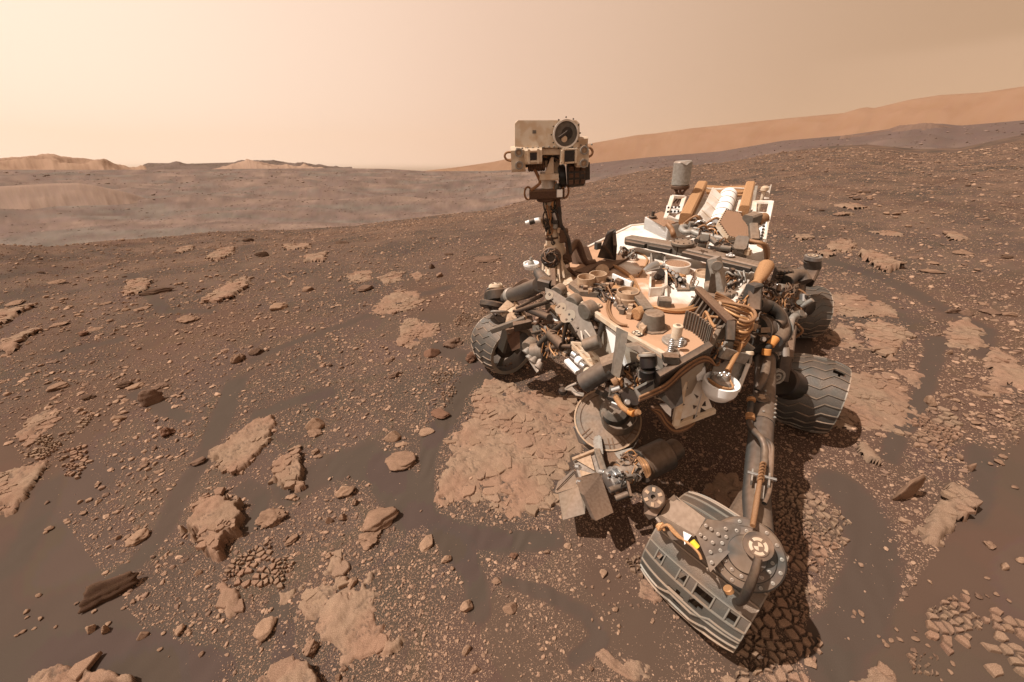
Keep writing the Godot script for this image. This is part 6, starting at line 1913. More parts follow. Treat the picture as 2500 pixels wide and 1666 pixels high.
	var inner: Array = []
	for p in hexa:
		inner.append(hm + (p - hm) * 0.93 + fn * 0.003)
	one_plate("dish_face", inner, fn * 0.003, "dust", dish)
	for k in 42:
		var e := int(k / 7.0)
		var p: Vector3 = hexa[e].lerp(hexa[(e + 1) % 6], (k % 7) / 7.0)
		m = MB.new()
		m.bolt(hm + (p - hm) * 0.965 + fn * 0.001, fn, 0.0045, 0.004)
		part("rivet", m, "brown", dish)
	m = MB.new()
	m.box(Vector3(1.599, 1.334, -2.62), Vector3(0.09, 0.07, 0.07), Vector3(1, 0.1, -0.5))
	part("dish_gearbox", m, "grey", dish)
	m = MB.new()
	m.cyl(Vector3(1.637, 1.309, -2.63), Vector3(1.718, 1.323, -2.687), 0.035, 16)
	part("dish_motor", m, "cable", dish)
	one_beam("dish_post", Vector3(1.584, 1.306, -2.568), Vector3(1.545, 1.243, -2.448), 0.05, 0.05, "grey", dish)
	one_beam("dish_stand", Vector3(1.582, 1.1, -2.608), Vector3(1.44, 1.255, -2.406), 0.07, 0.08, "grey", dish)
	one_cable("dish_cable", [Vector3(1.458, 1.264, -2.434), Vector3(1.501, 1.262, -2.388), Vector3(1.55, 1.245, -2.356), Vector3(1.674, 1.1, -2.47)], 0.012, "cable", dish)
	# pipes between the box and the dish
	one_cable("coolant_pipe", [Vector3(1.301, 1.266, -2.792), Vector3(1.233, 1.26, -2.786), Vector3(1.231, 1.246, -2.72), Vector3(1.272, 1.251, -2.701), Vector3(1.297, 1.244, -2.662), Vector3(1.365, 1.24, -2.604), Vector3(1.45, 1.235, -2.51), Vector3(1.591, 1.238, -2.493)], 0.02, "lightgrey")
	one_cable("coolant_pipe", [Vector3(1.258, 1.223, -2.59), Vector3(1.301, 1.238, -2.624), Vector3(1.351, 1.232, -2.598), Vector3(1.357, 1.217, -2.52)], 0.016, "grey")
	one_plate("dark_cover", [Vector3(1.347, 1.298, -2.871), Vector3(1.39, 1.299, -2.872), Vector3(1.353, 1.242, -2.721), Vector3(1.298, 1.245, -2.721)], Vector3(0.03, 0, -0.02), "dark")
	one_plate("white_panel", [Vector3(1.412, 1.15, -2.721), Vector3(1.455, 1.15, -2.638), Vector3(1.452, 1.12, -2.627), Vector3(1.407, 1.12, -2.708)], Vector3(0, 0.01, 0), "bright")
	one_beam("rear_rail", Vector3(1.388, 1.12, -2.692), Vector3(1.446, 1.12, -2.593), 0.03, 0.03, "grey")
	one_beam("rear_bracket", Vector3(1.411, 1.1, -2.812), Vector3(1.287, 1.253, -2.551), 0.05, 0.04, "grey")
	m = MB.new()
	m.box(Vector3(1.534, 1.14, -2.715), Vector3(0.06, 0.1, 0.06))
	part("brown_box", m, "brown")
	for k in 16:
		var t := rng.randf()
		var p: Vector3 = Vector3(1.257, 1.285, -2.802).lerp(Vector3(1.405, 1.232, -2.658), t)
		p += Vector3(rng.randf_range(-0.05, 0.05), rng.randf_range(-0.04, 0.04), rng.randf_range(-0.08, 0.06))
		if k % 2:
			m = MB.new()
			m.box(p, Vector3(rng.randf_range(0.02, 0.05), rng.randf_range(0.02, 0.06), rng.randf_range(0.02, 0.04)), Vector3(1, 0, rng.randf_range(-1, 1)))
			part("fitting", m, ["grey", "dark", "brown", "lightgrey"][k % 4])
		else:
			one_cable("wire", [p, p + Vector3(0.05, 0.04, 0.02), p + Vector3(0.1, 0.0, 0.03), p + Vector3(0.15, -0.03, 0.06)], 0.008, "cable" if k % 4 else "steel")
	for k in 4:
		one_cable("edge_cable", [Vector3(1.806, 1.1, -2.806) + up * 0.01 * k, Vector3(1.792, 1.1, -2.692) + up * 0.012 * k, Vector3(1.674, 1.1, -2.47) + up * 0.012 * k, Vector3(1.516, 1.06, -2.243) + up * 0.01 * k, Vector3(1.408, 1.04, -2.123) + up * 0.01 * k], 0.009, "cable")

func rover_left_side() -> void:
	var m: MB
	# rocker and bogie beams along the near side, with their actuators
	m = MB.new()
	m.tube([Vector3(1.477, 0.848, -2.083), Vector3(1.908, 0.709, -2.537), Vector3(2.312, 0.683, -2.999), Vector3(2.553, 0.691, -3.244)], [0.06, 0.055, 0.05, 0.045], 12)
	part("rocker_beam", m, "dark")
	m = MB.new()
	m.tube([Vector3(2.554, 0.71, -3.254), Vector3(2.43, 0.638, -3.092), Vector3(2.231, 0.587, -2.823), Vector3(2.039, 0.555, -2.566), Vector3(1.941, 0.484, -2.404)], [0.05, 0.05, 0.05, 0.055, 0.055], 12)
	part("bogie_beam", m, "blue")
	m = MB.new()
	m.cyl(Vector3(2.56, 0.833, -3.212), Vector3(2.599, 0.737, -3.214), 0.06, 20)
	var cap := part("steering_motor", m, "blue")
	m = MB.new()
	m.ring(Vector3(2.56, 0.827, -3.208), Vector3(0, 1, 0), 0.062, 0.04, 0.03, 20)
	part("motor_cap", m, "steel", cap)
	target_mark(Vector3(2.561, 0.844, -3.219) + Vector3(0, 0.014, 0), Vector3.UP, 0.04, cap)
	one_beam("motor_stem", Vector3(2.603, 0.731, -3.21), Vector3(2.507, 0.664, -3.11), 0.09, 0.09, "dark")
	m = MB.new()
	m.box(Vector3(2.229, 0.756, -3.04), Vector3(0.11, 0.13, 0.1), Vector3(1, 0, 0.3))
	part("black_box", m, "black")
	for k in 4:
		for j in 3:
			m = MB.new()
			m.box(Vector3(2.151, 0.813, -2.99) + Vector3(0.03 * k, -0.035 * j, 0.0), Vector3(0.02, 0.025, 0.02))
			part("box_rib", m, "dark")
	m = MB.new()
	m.tube([Vector3(2.221, 0.74, -2.972), Vector3(2.304, 0.77, -3.027), Vector3(2.382, 0.759, -3.046), Vector3(2.387, 0.715, -2.997)], [0.06, 0.055, 0.055, 0.06], 12)
	part("curved_arm", m, "blue")
	for k in 3:
		m = MB.new()
		m.cyl(Vector3(1.993, 0.795, -2.765) + Vector3(0, -0.055 * k, 0.02 * k), Vector3(2.081, 0.78, -2.759) + Vector3(0, -0.055 * k, 0.02 * k), 0.028, 16)
		part("silver_cylinder", m, "steel")
	m = MB.new()
	m.cyl(Vector3(1.833, 0.752, -2.444), Vector3(1.9, 0.774, -2.575), 0.055, 18)
	part("grey_motor", m, "grey")
	for k in 10:
		var p: Vector3 = Vector3(2.094, 0.738, -2.734).lerp(Vector3(2.034, 0.628, -2.493), rng.randf()) + Vector3(rng.randf_range(-0.08, 0.08), rng.randf_range(-0.05, 0.05), 0)
		m = MB.new()
		m.cyl(p, p + Vector3(rng.randf_range(-0.06, 0.06), rng.randf_range(0.03, 0.08), rng.randf_range(-0.03, 0.05)), rng.randf_range(0.014, 0.03), 12)
		part("fitting", m, ["steel", "dark", "grey", "lightgrey"][k % 4])
	for k in 8:
		var p: Vector3 = Vector3(2.293, 0.731, -2.969).lerp(Vector3(2.004, 0.605, -2.478), k / 8.0)
		one_cable("wire", [p, p + Vector3(rng.randf_range(-0.08, 0.08), -0.05, 0.05), p + Vector3(rng.randf_range(-0.1, 0.1), -0.12, 0.04), p + Vector3(rng.randf_range(-0.06, 0.1), -0.2, 0.06)], 0.009, ["dark", "cable", "black"][k % 3])
	one_cable("link", [Vector3(2.085, 0.675, -2.522), Vector3(2.013, 0.697, -2.474), Vector3(1.934, 0.716, -2.425), Vector3(1.875, 0.684, -2.346)], 0.022, "lightgrey")
	one_beam("bogie_leg", Vector3(1.911, 0.658, -2.39), Vector3(1.768, 0.558, -2.152), 0.07, 0.06, "dark")
	m = MB.new()
	m.cyl(Vector3(1.72, 0.658, -2.152), Vector3(1.718, 0.606, -2.121), 0.034, 16)
	part("pivot", m, "steel")
	one_beam("bogie_leg", Vector3(1.728, 0.61, -2.123), Vector3(1.694, 0.48, -2.045), 0.07, 0.07, "dark")
	m = MB.new()
	m.ring(Vector3(1.542, 0.621, -1.915), Vector3(0.1, 0.2, 1), 0.045, 0.032, 0.02, 20)
	m.ring(Vector3(1.542, 0.621, -1.915), Vector3(0.1, 0.2, 1), 0.022, 0.012, 0.02, 16)
	part("ring_guide", m, "lightgrey")
	# wheel drive boxes between hub and leg
	m = MB.new()
	m.cyl(Vector3(1.728, 0.448, -2.085), Vector3(1.955, 0.299, -2.178), 0.1, 18)
	part("wheel_drive", m, "black")
	m = MB.new()
	m.cyl(Vector3(2.453, 0.462, -3.104), Vector3(2.761, 0.316, -3.318), 0.1, 18)
	part("wheel_drive", m, "black")
	one_beam("bogie_leg", Vector3(2.475, 0.617, -3.139), Vector3(2.525, 0.427, -3.144), 0.08, 0.08, "dark")
	# thick grey hose arching over the shoulder
	m = MB.new()
	m.cable([Vector3(1.341, 1.058, -1.971), Vector3(1.421, 1.025, -2.012), Vector3(1.498, 0.98, -2.046), Vector3(1.533, 0.944, -2.025), Vector3(1.534, 0.902, -1.977), Vector3(1.498, 0.877, -1.926), Vector3(1.457, 0.87, -1.898)], 0.036, 12)
	part("hose", m, "blue")
	m = MB.new()
	m.cable([Vector3(1.447, 1.013, -2.005), Vector3(1.486, 0.992, -1.994), Vector3(1.506, 0.949, -1.969), Vector3(1.487, 0.934, -1.96)], 0.028, 10)
	part("hose", m, "dark")
	# white and orange bits by the deck edge
	one_plate("white_block", [Vector3(1.164, 1.102, -1.84), Vector3(1.2, 1.089, -1.834), Vector3(1.183, 1.072, -1.8), Vector3(1.145, 1.087, -1.808)], Vector3(0.02, 0, -0.02), "cream")
	one_plate("white_tag", [Vector3(1.308, 1.056, -1.911), Vector3(1.329, 1.051, -1.908), Vector3(1.305, 1.022, -1.867), Vector3(1.289, 1.023, -1.867)], Vector3(0.01, 0, -0.01), "bright")
	one_cable("orange_cable", [Vector3(1.253, 1.076, -1.874), Vector3(1.248, 1.064, -1.844), Vector3(1.232, 1.045, -1.82), Vector3(1.237, 1.029, -1.799)], 0.012, "copper")

func rover_front() -> void:
	var m: MB
	var up := Vector3.UP
	# arm tubes of the far suspension
	m = MB.new()
	m.tube([Vector3(0.221, 1.087, -2.304), Vector3(0.159, 0.964, -2.52), Vector3(0.078, 0.823, -2.783), Vector3(0.01, 0.729, -2.958), Vector3(-0.056, 0.668, -3.036), Vector3(-0.123, 0.62, -3.064)], [0.045, 0.056, 0.056, 0.055, 0.04, 0.05], 16)
	part("suspension_arm", m, "blue")
	m = MB.new()
	m.cyl(Vector3(0.018, 0.755, -2.915), Vector3(0.039, 0.779, -2.872), 0.062, 18)
	part("arm_collar", m, "lightgrey")
	m = MB.new()
	m.tube([Vector3(0.217, 1.134, -2.39), Vector3(0.236, 1.127, -2.328), Vector3(0.263, 1.114, -2.24)], [0.03, 0.034, 0.042], 14)
	part("suspension_arm", m, "blue")
	m = MB.new()
	m.box(Vector3(0.257, 1.121, -2.221), Vector3(0.08, 0.07, 0.07), Vector3(1, 0, 0.8))
	part("arm_joint", m, "dark")
	one_beam("thin_post", Vector3(0.302, 1.175, -2.301), Vector3(0.293, 1.126, -2.155), 0.03, 0.03, "dark")
	# steering motor on top of the far wheel
	m = MB.new()
	m.cyl(Vector3(-0.091, 0.664, -3.033), Vector3(-0.097, 0.741, -3.078), 0.09, 20)
	var sm := part("steering_motor", m, "dark")
	m = MB.new()
	m.cyl(Vector3(-0.097, 0.746, -3.082), Vector3(-0.095, 0.776, -3.099), 0.062, 20)
	part("motor_cap", m, "cream", sm)
	target_mark(Vector3(-0.095, 0.776, -3.099) + up * 0.004, up, 0.05, sm, "brown", "cream")
	m = MB.new()
	m.cyl(Vector3(-0.128, 0.606, -2.997), Vector3(-0.115, 0.653, -3.026), 0.12, 20)
	part("steering_joint", m, "dark")
	one_cable("motor_cable", [Vector3(-0.059, 0.756, -3.089), Vector3(-0.01, 0.756, -3.032), Vector3(0.032, 0.779, -2.989)], 0.012, "black")
	one_cable("motor_cable", [Vector3(-0.12, 0.765, -3.092), Vector3(-0.169, 0.744, -3.078), Vector3(-0.189, 0.698, -3.05), Vector3(-0.172, 0.653, -3), Vector3(-0.145, 0.623, -2.949), Vector3(-0.096, 0.603, -2.88)], 0.012, "black")
	for k in 4:
		one_cable("arm_wire", [Vector3(0.184, 1.008, -2.454) + up * 0.02, Vector3(0.147, 1.002, -2.543) + up * (0.01 * k), Vector3(0.089, 0.879, -2.759) + up * (0.012 * k), Vector3(0.032, 0.782, -2.932) + up * 0.02], 0.008, "brown")
	# tan box with a ribbed lid and a pale round pad
	var lid: Array = [Vector3(-0.066, 0.702, -2.765), Vector3(0.005, 0.74, -2.848), Vector3(0.061, 0.723, -2.781), Vector3(0.048, 0.713, -2.717), Vector3(-0.04, 0.696, -2.704)]
	m = MB.new()
	m.plate(lid, Vector3(0, 0.02, 0))
	var tray := part("ribbed_lid", m, "cream")
	for k in 12:
		one_beam("lid_rib", (lid[1] as Vector3).lerp(lid[2], k / 12.0) + up * 0.006, (lid[0] as Vector3).lerp(lid[4], k / 12.0) + up * 0.006, 0.008, 0.01, "tan", tray)
	m = MB.new()
	m.cyl(Vector3(-0.058, 0.707, -2.71), Vector3(-0.057, 0.718, -2.717), 0.07, 22)
	part("round_pad", m, "lightgrey", tray)
	one_plate("tray_side", [Vector3(0.061, 0.727, -2.772), Vector3(0.13, 0.73, -2.555), Vector3(0.088, 0.712, -2.543), Vector3(0.03, 0.727, -2.608)], up * 0.02, "tan", tray)
	one_beam("tray_beam", Vector3(-0.122, 0.618, -2.597), Vector3(0.133, 0.743, -2.528), 0.035, 0.04, "grey", tray)
	one_beam("tray_beam", Vector3(0.062, 0.74, -2.803), Vector3(0.135, 0.738, -2.525), 0.02, 0.05, "tan", tray)
	for k in 5:
		m = MB.new()
		m.box(Vector3(0.055, 0.737, -2.639).lerp(Vector3(0.083, 0.727, -2.564), (k % 3) / 2.0) + Vector3(0.03 * (k / 3), 0.014, 0), Vector3(0.026, 0.012, 0.026))
		part("tray_hole", m, "black", tray)
	one_plate("box_cloth", [Vector3(-0.001, 0.711, -2.656), Vector3(0.048, 0.73, -2.669), Vector3(0.04, 0.676, -2.602), Vector3(-0.015, 0.674, -2.599)], Vector3(0, 0, 0.02), "tan", tray)
	m = MB.new()
	m.plate([Vector3(-0.012, 0.617, -2.6), Vector3(0.086, 0.652, -2.566), Vector3(0.086, 0.497, -2.532), Vector3(0.023, 0.453, -2.561), Vector3(-0.005, 0.518, -2.599)], Vector3(0.02, 0, 0.1))
	part("wheel_fork", m, "brown")
	one_beam("leg", Vector3(0.03, 0.607, -2.653), Vector3(-0.027, 0.387, -2.73), 0.12, 0.1, "dark")
	m = MB.new()
	m.box(Vector3(0.117, 0.7, -2.537), Vector3(0.14, 0.07, 0.09), Vector3(1, 0.2, 0))
	part("leg_block", m, "dark")
	# thin black struts between wheel and body
	var rods: Array = [[Vector3(0.075, 0.776, -2.639), Vector3(0.234, 1.008, -2.316), 0.012], [Vector3(0.074, 0.756, -2.627), Vector3(0.285, 1.023, -2.21), 0.016], [Vector3(0.15, 0.806, -2.543), Vector3(0.271, 0.934, -2.157), 0.022], [Vector3(0.177, 0.768, -2.404), Vector3(0.364, 0.955, -2.055), 0.008], [Vector3(0.181, 0.744, -2.39), Vector3(0.283, 0.983, -2.186), 0.009], [Vector3(0.269, 0.801, -2.194), Vector3(0.347, 1.01, -1.971), 0.014], [Vector3(0.208, 0.721, -2.202), Vector3(0.275, 0.825, -2.15), 0.02], [Vector3(0.228, 0.706, -2.194), Vector3(0.29, 0.816, -2.145), 0.02], [Vector3(0.255, 0.714, -2.142), Vector3(0.345, 0.852, -1.994), 0.016], [Vector3(0.275, 0.825, -2.15), Vector3(0.335, 0.837, -1.984), 0.034], [Vector3(0.33, 0.837, -1.984), Vector3(0.368, 0.887, -1.899), 0.012], [Vector3(0.347, 1.006, -1.969), Vector3(0.331, 0.853, -1.994), 0.01], [Vector3(0.172, 0.736, -2.327), Vector3(0.302, 0.834, -2.214), 0.01], [Vector3(0.199, 0.716, -2.316), Vector3(0.327, 0.881, -2.127), 0.01], [Vector3(0.284, 1.009, -2.201), Vector3(0.357, 0.971, -2.007), 0.012], [Vector3(0.223, 0.84, -2.332), Vector3(0.337, 0.921, -2.092), 0.009], [Vector3(0.453, 1.069, -1.893), Vector3(0.506, 1.079, -1.807), 0.014], [Vector3(0.501, 1.076, -1.805), Vector3(0.484, 0.995, -1.792), 0.013], [Vector3(0.473, 1.043, -1.878), Vector3(0.476, 1.016, -1.839), 0.016]]
	for r in rods:
		m = MB.new()
		m.tube([r[0], r[1]], r[2], 8)
		part("strut", m, "dark" if r[2] > 0.009 else "brown")
	one_plate("strut_plate", [Vector3(0.185, 0.777, -2.352), Vector3(0.217, 0.794, -2.328), Vector3(0.218, 0.707, -2.276), Vector3(0.184, 0.735, -2.338)], Vector3(0.01, 0, 0.004), "grey")
	for k in 4:
		one_cable("copper_cable", [Vector3(0.279, 1.014, -2.146) + Vector3(0.006 * k, 0, 0), Vector3(0.311, 1.002, -2.082) + Vector3(0.008 * k, 0, 0), Vector3(0.332, 0.975, -2.02) + Vector3(0.006 * k, 0, 0), Vector3(0.336, 0.914, -2.007) + Vector3(0.005 * k, 0, 0), Vector3(0.363, 0.893, -1.96)], 0.008, "copper" if k % 2 else "cable")
	one_plate("inner_panel", [Vector3(0.284, 0.9, -2.312), Vector3(0.324, 0.885, -2.246), Vector3(0.393, 0.82, -2.034), Vector3(0.371, 0.782, -2.069)], Vector3(0, 0, 0.01), "bright")
	for k in 10:
		var p: Vector3 = Vector3(0.193, 0.767, -2.404).lerp(Vector3(0.342, 0.83, -2.039), rng.randf()) + Vector3(rng.randf_range(-0.05, 0.05), rng.randf_range(-0.06, 0.06), 0)
		one_cable("wire", [p, p + Vector3(rng.randf_range(0, 0.1), rng.randf_range(-0.05, 0.07), 0.03), p + Vector3(rng.randf_range(0.05, 0.2), rng.randf_range(-0.06, 0.05), 0.05)], 0.006, ["brown", "cable", "dark"][k % 3])
	# long grey plate with round inlays and three drums behind it
	var pl: Array = [Vector3(0.239, 1.139, -2.138), Vector3(0.292, 1.128, -2.098), Vector3(0.416, 1.097, -1.932), Vector3(0.443, 1.075, -1.873), Vector3(0.477, 1.004, -1.739), Vector3(0.411, 0.966, -1.761), Vector3(0.362, 1.025, -1.887), Vector3(0.249, 1.107, -2.119)]
	var n0: Vector3 = ((pl[1] - pl[0]) as Vector3).cross(pl[4] - pl[0]).normalized()
	var pm := Vector3.ZERO
	for p in pl:
		pm += p / 8.0
	# least tilted plane through the outline
	n0 = ((pl[4] - pl[0]) as Vector3).cross(pl[6] - pl[2]).normalized()
	if n0.z < 0.0:
		n0 = -n0
	for k in 8:
		pl[k] -= n0 * (pl[k] - pm).dot(n0)
	m = MB.new()
	m.plate(pl, n0 * 0.02)
	var plate_o := part("front_plate", m, "grey")
	for q in [[Vector3(0.079, 2.037, 0), 0]]:
		pass
	var along: Vector3 = (pl[5] - pl[0]).normalized()
	for q in [[0.10, 0.35, 0.026], [0.36, 0.45, 0.034], [0.50, 0.28, 0.034], [0.52, 0.66, 0.036]]:
		var a: Vector3 = (pl[0] as Vector3).lerp(pl[4], q[0])
		var b: Vector3 = (pl[7] as Vector3).lerp(pl[5], q[0])
		var p := a.lerp(b, 1.0 - q[1])
		m = MB.new()
		m.cyl(p - n0 * 0.002, p + n0 * 0.002, q[2], 22)
		part("round_inlay", m, "inlay", plate_o)
	for k in 14:
		var t := rng.randf_range(0.08, 0.8)
		var a: Vector3 = (pl[0] as Vector3).lerp(pl[4], t)
		var b: Vector3 = (pl[7] as Vector3).lerp(pl[5], t)
		m = MB.new()
		m.bolt(a.lerp(b, rng.randf_range(0.12, 0.88)), n0, 0.006)
		part("bolt", m, "dark", plate_o)
	for q in [[Vector3(0.339, 1.116, -2.151), Vector3(0.302, 1.114, -2.102), 0.038], [Vector3(0.41, 1.102, -2.028), Vector3(0.369, 1.098, -1.989), 0.042], [Vector3(0.472, 1.105, -1.915), Vector3(0.416, 1.103, -1.877), 0.046]]:
		m = MB.new()
		m.cyl(q[1], q[0], q[2], 20)
		part("drum", m, "grey", plate_o)
	m = MB.new()
	m.cyl(Vector3(0.406, 0.976, -1.755), Vector3(0.475, 1.016, -1.734), 0.034, 16)
	part("plate_foot", m, "grey", plate_o)
	one_beam("plate_seam", Vector3(0.397, 1.029, -1.815), Vector3(0.401, 0.984, -1.754), 0.006, 0.004, "white", plate_o)
	one_beam("plate_seam", Vector3(0.416, 1.034, -1.813), Vector3(0.453, 1.005, -1.739), 0.006, 0.004, "white", plate_o)
	# tan lattice tray below
	var tr: Array = [Vector3(0.365, 0.905, -1.886), Vector3(0.413, 0.938, -1.814), Vector3(0.5, 0.889, -1.694), Vector3(0.454, 0.847, -1.714), Vector3(0.365, 0.887, -1.875)]
	one_plate("lattice_tray", tr, Vector3(0, 0.01, 0.005), "tan")
	for k in 4:
		one_beam("tray_bar", (tr[0] as Vector3).lerp(tr[3], k / 3.0) + up * 0.012, (tr[1] as Vector3).lerp(tr[2], k / 3.0) + up * 0.012, 0.012, 0.016, "cream")
	for k in 3:
		one_beam("tray_bar", (tr[0] as Vector3).lerp(tr[1], k / 2.0) + up * 0.014, (tr[3] as Vector3).lerp(tr[2], k / 2.0) + up * 0.014, 0.012, 0.016, "cream")
	for k in 4:
		m = MB.new()
		m.cyl(Vector3(0.364, 0.88, -1.837).lerp(Vector3(0.414, 0.854, -1.718), k / 3.0), Vector3(0.382, 0.876, -1.811).lerp(Vector3(0.43, 0.853, -1.694), k / 3.0), 0.022, 14)
		part("cartridge", m, ["steel", "bright", "steel", "cream"][k])
	one_beam("white_bar", Vector3(0.333, 0.835, -1.844), Vector3(0.381, 0.815, -1.763), 0.03, 0.02, "bright")
	# lamp like double cup at the left, in front of the far wheel
	m = MB.new()
	m.plate([Vector3(0.121, 0.647, -2.331), Vector3(0.166, 0.668, -2.345), Vector3(0.22, 0.671, -2.232), Vector3(0.176, 0.641, -2.213)], Vector3(0, 0.06, 0.0))
	var cups := part("double_cup", m, "tan")
	for q in [[Vector3(0.161, 0.64, -2.235), Vector3(0.244, 0.667, -2.207), 0.06], [Vector3(0.136, 0.644, -2.282), Vector3(0.182, 0.653, -2.336), 0.055]]:
		m = MB.new()
		m.cyl(q[0], q[1], q[2], 18)
		part("cup", m, "grey", cups)
	for q in [Vector3(0.123, 0.642, -2.235), Vector3(0.142, 0.631, -2.182), Vector3(0.162, 0.623, -2.155), Vector3(0.193, 0.613, -2.103)]:
		m = MB.new()
		m.lathe(q, Vector3(-0.5, -0.5, 0.4), [Vector2(0.014, -0.04), Vector2(0.03, 0), Vector2(0.026, 0.004), Vector2(0, -0.02)], 12)
		part("cup_nozzle", m, "lightgrey", cups)
	one_plate("cup_plate", [Vector3(0.138, 0.63, -2.204), Vector3(0.196, 0.651, -2.196), Vector3(0.219, 0.641, -2.144), Vector3(0.193, 0.603, -2.074)], Vector3(0.01, 0.01, 0.004), "lightgrey", cups)
	# body front: dark bracket frame and black post below the deck corner
	one_plate("bracket", [Vector3(0.542, 1.14, -1.612), Vector3(0.56, 1.139, -1.589), Vector3(0.547, 1.082, -1.555), Vector3(0.518, 0.957, -1.503), Vector3(0.518, 0.941, -1.54), Vector3(0.534, 1.067, -1.58)], Vector3(0.02, 0, 0.03), "grey")
	one_plate("bracket", [Vector3(0.545, 1.096, -1.539), Vector3(0.591, 1.111, -1.527), Vector3(0.651, 1.112, -1.413), Vector3(0.652, 1.07, -1.388), Vector3(0.628, 1.074, -1.412), Vector3(0.582, 1.09, -1.514)], Vector3(0.0, 0, 0.03), "grey")
	m = MB.new()
	m.cyl(Vector3(0.605, 1.061, -1.427), Vector3(0.603, 1.101, -1.451), 0.03, 18)
	m.cyl(Vector3(0.607, 1.02, -1.426), Vector3(0.603, 1.061, -1.427), 0.032, 18)
	var bp := part("black_post", m, "black")
	m = MB.new()
	m.cyl(Vector3(0.602, 1.104, -1.447), Vector3(0.602, 1.115, -1.454), 0.034, 18)
	part("post_cap", m, "lightgrey", bp)
	m = MB.new()
	m.cyl(Vector3(0.601, 1.119, -1.45), Vector3(0.601, 1.122, -1.452), 0.019, 14)
	part("post_socket", m, "cream", bp)
	one_plate("dark_panel", [Vector3(0.684, 1.085, -1.481), Vector3(0.729, 1.085, -1.43), Vector3(0.741, 0.933, -1.355), Vector3(0.702, 0.9, -1.358), Vector3(0.648, 0.941, -1.416), Vector3(0.645, 1.034, -1.448)], Vector3(0, 0, 0.02), "dark")
	one_plate("dark_panel", [Vector3(0.646, 1.137, -1.392), Vector3(0.706, 1.131, -1.391), Vector3(0.706, 1.101, -1.384), Vector3(0.649, 1.11, -1.388)], Vector3(0, 0, 0.03), "dark")
	one_plate("slotted_plate", [Vector3(0.575, 0.932, -1.466), Vector3(0.647, 0.997, -1.449), Vector3(0.652, 0.935, -1.423), Vector3(0.594, 0.894, -1.444)], Vector3(0, 0.01, 0.008), "lightgrey")
	one_plate("slot", [Vector3(0.584, 0.937, -1.452), Vector3(0.637, 0.992, -1.434), Vector3(0.639, 0.98, -1.427), Vector3(0.594, 0.925, -1.445)], Vector3(0, 0.006, 0.006), "black")
	m = MB.new()
	m.beam(Vector3(0.639, 1.019, -1.403), Vector3(0.85, 1.111, -1.465), 0.03, 0.13, Vector3(0, 1, 0.5))
	part("front_rail", m, "dark")
	for k in 4:
		one_cable("rail_cable", [Vector3(0.587, 0.895, -1.421) + up * 0.008 * k, Vector3(0.672, 0.968, -1.397) + up * 0.01 * k, Vector3(0.724, 1.038, -1.394) + up * 0.012 * k, Vector3(0.792, 1.077, -1.419) + up * 0.01 * k, Vector3(0.845, 1.074, -1.442) + up * 0.006 * k, Vector3(0.886, 1.047, -1.451)], 0.0055, "cable" if k % 2 else "brown")
	# white bracket with triangular cut outs
	var br: Array = [Vector3(0.797, 0.939, -1.5), Vector3(0.872, 0.948, -1.531), Vector3(0.985, 0.735, -1.524), Vector3(0.793, 0.695, -1.472), Vector3(0.794, 0.742, -1.476)]
	one_plate("white_bracket", br, Vector3(0.01, 0.0, 0.02), "white")
	for q in [[Vector3(0.846, 0.878, -1.477), Vector3(0.867, 0.867, -1.471), Vector3(0.859, 0.858, -1.466)], [Vector3(0.91, 0.827, -1.483), Vector3(0.899, 0.802, -1.48), Vector3(0.917, 0.801, -1.48)], [Vector3(0.854, 0.814, -1.474), Vector3(0.872, 0.81, -1.472), Vector3(0.857, 0.798, -1.465)], [Vector3(0.895, 0.796, -1.476), Vector3(0.921, 0.775, -1.476), Vector3(0.895, 0.77, -1.472)], [Vector3(0.803, 0.923, -1.479), Vector3(0.813, 0.913, -1.474), Vector3(0.802, 0.908, -1.47)], [Vector3(0.802, 0.839, -1.464), Vector3(0.81, 0.831, -1.46), Vector3(0.799, 0.828, -1.458)], [Vector3(0.865, 0.762, -1.467), Vector3(0.883, 0.758, -1.465), Vector3(0.86, 0.746, -1.457)], [Vector3(0.791, 0.746, -1.455), Vector3(0.816, 0.748, -1.457), Vector3(0.797, 0.726, -1.455)]]:
		one_plate("cut_out", q, Vector3(0, 0.001, 0.004), "black")
	one_beam("bracket_flange", Vector3(0.79, 0.948, -1.482), Vector3(0.789, 0.713, -1.459), 0.02, 0.03, "cream")
	one_beam("bracket_flange", Vector3(0.789, 0.703, -1.464), Vector3(0.984, 0.74, -1.515), 0.02, 0.03, "cream")
	one_beam("bracket_wire", Vector3(0.885, 0.869, -1.485), Vector3(0.868, 0.746, -1.457), 0.004, 0.004, "steel")
	one_plate("white_sheet", [Vector3(0.854, 0.964, -1.517), Vector3(0.906, 0.971, -1.546), Vector3(0.908, 0.924, -1.518), Vector3(0.863, 0.926, -1.506)], Vector3(0, 0, 0.01), "bright")
	one_plate("white_sheet", [Vector3(0.707, 0.821, -1.474), Vector3(0.758, 0.822, -1.476), Vector3(0.76, 0.761, -1.463), Vector3(0.739, 0.778, -1.472)], Vector3(0, 0, 0.01), "bright")
	# grey tray with the white cylinder
	var gt: Array = [Vector3(0.952, 1.024, -1.555), Vector3(1.004, 1.028, -1.606), Vector3(1.121, 0.993, -1.659), Vector3(1.154, 0.969, -1.645), Vector3(1.144, 0.92, -1.616), Vector3(1.1, 0.798, -1.565), Vector3(0.908, 0.93, -1.498)]
	one_plate("grey_tray", gt, Vector3(0, 0.03, 0), "lightgrey")
	for k in 4:
		one_beam("tray_wall", gt[k] + up * 0.01, gt[k + 1] + up * 0.01, 0.012, 0.05, "lightgrey")
	one_beam("tray_wall", gt[4] + up * 0.01, gt[5] + up * 0.01, 0.014, 0.06, "white")
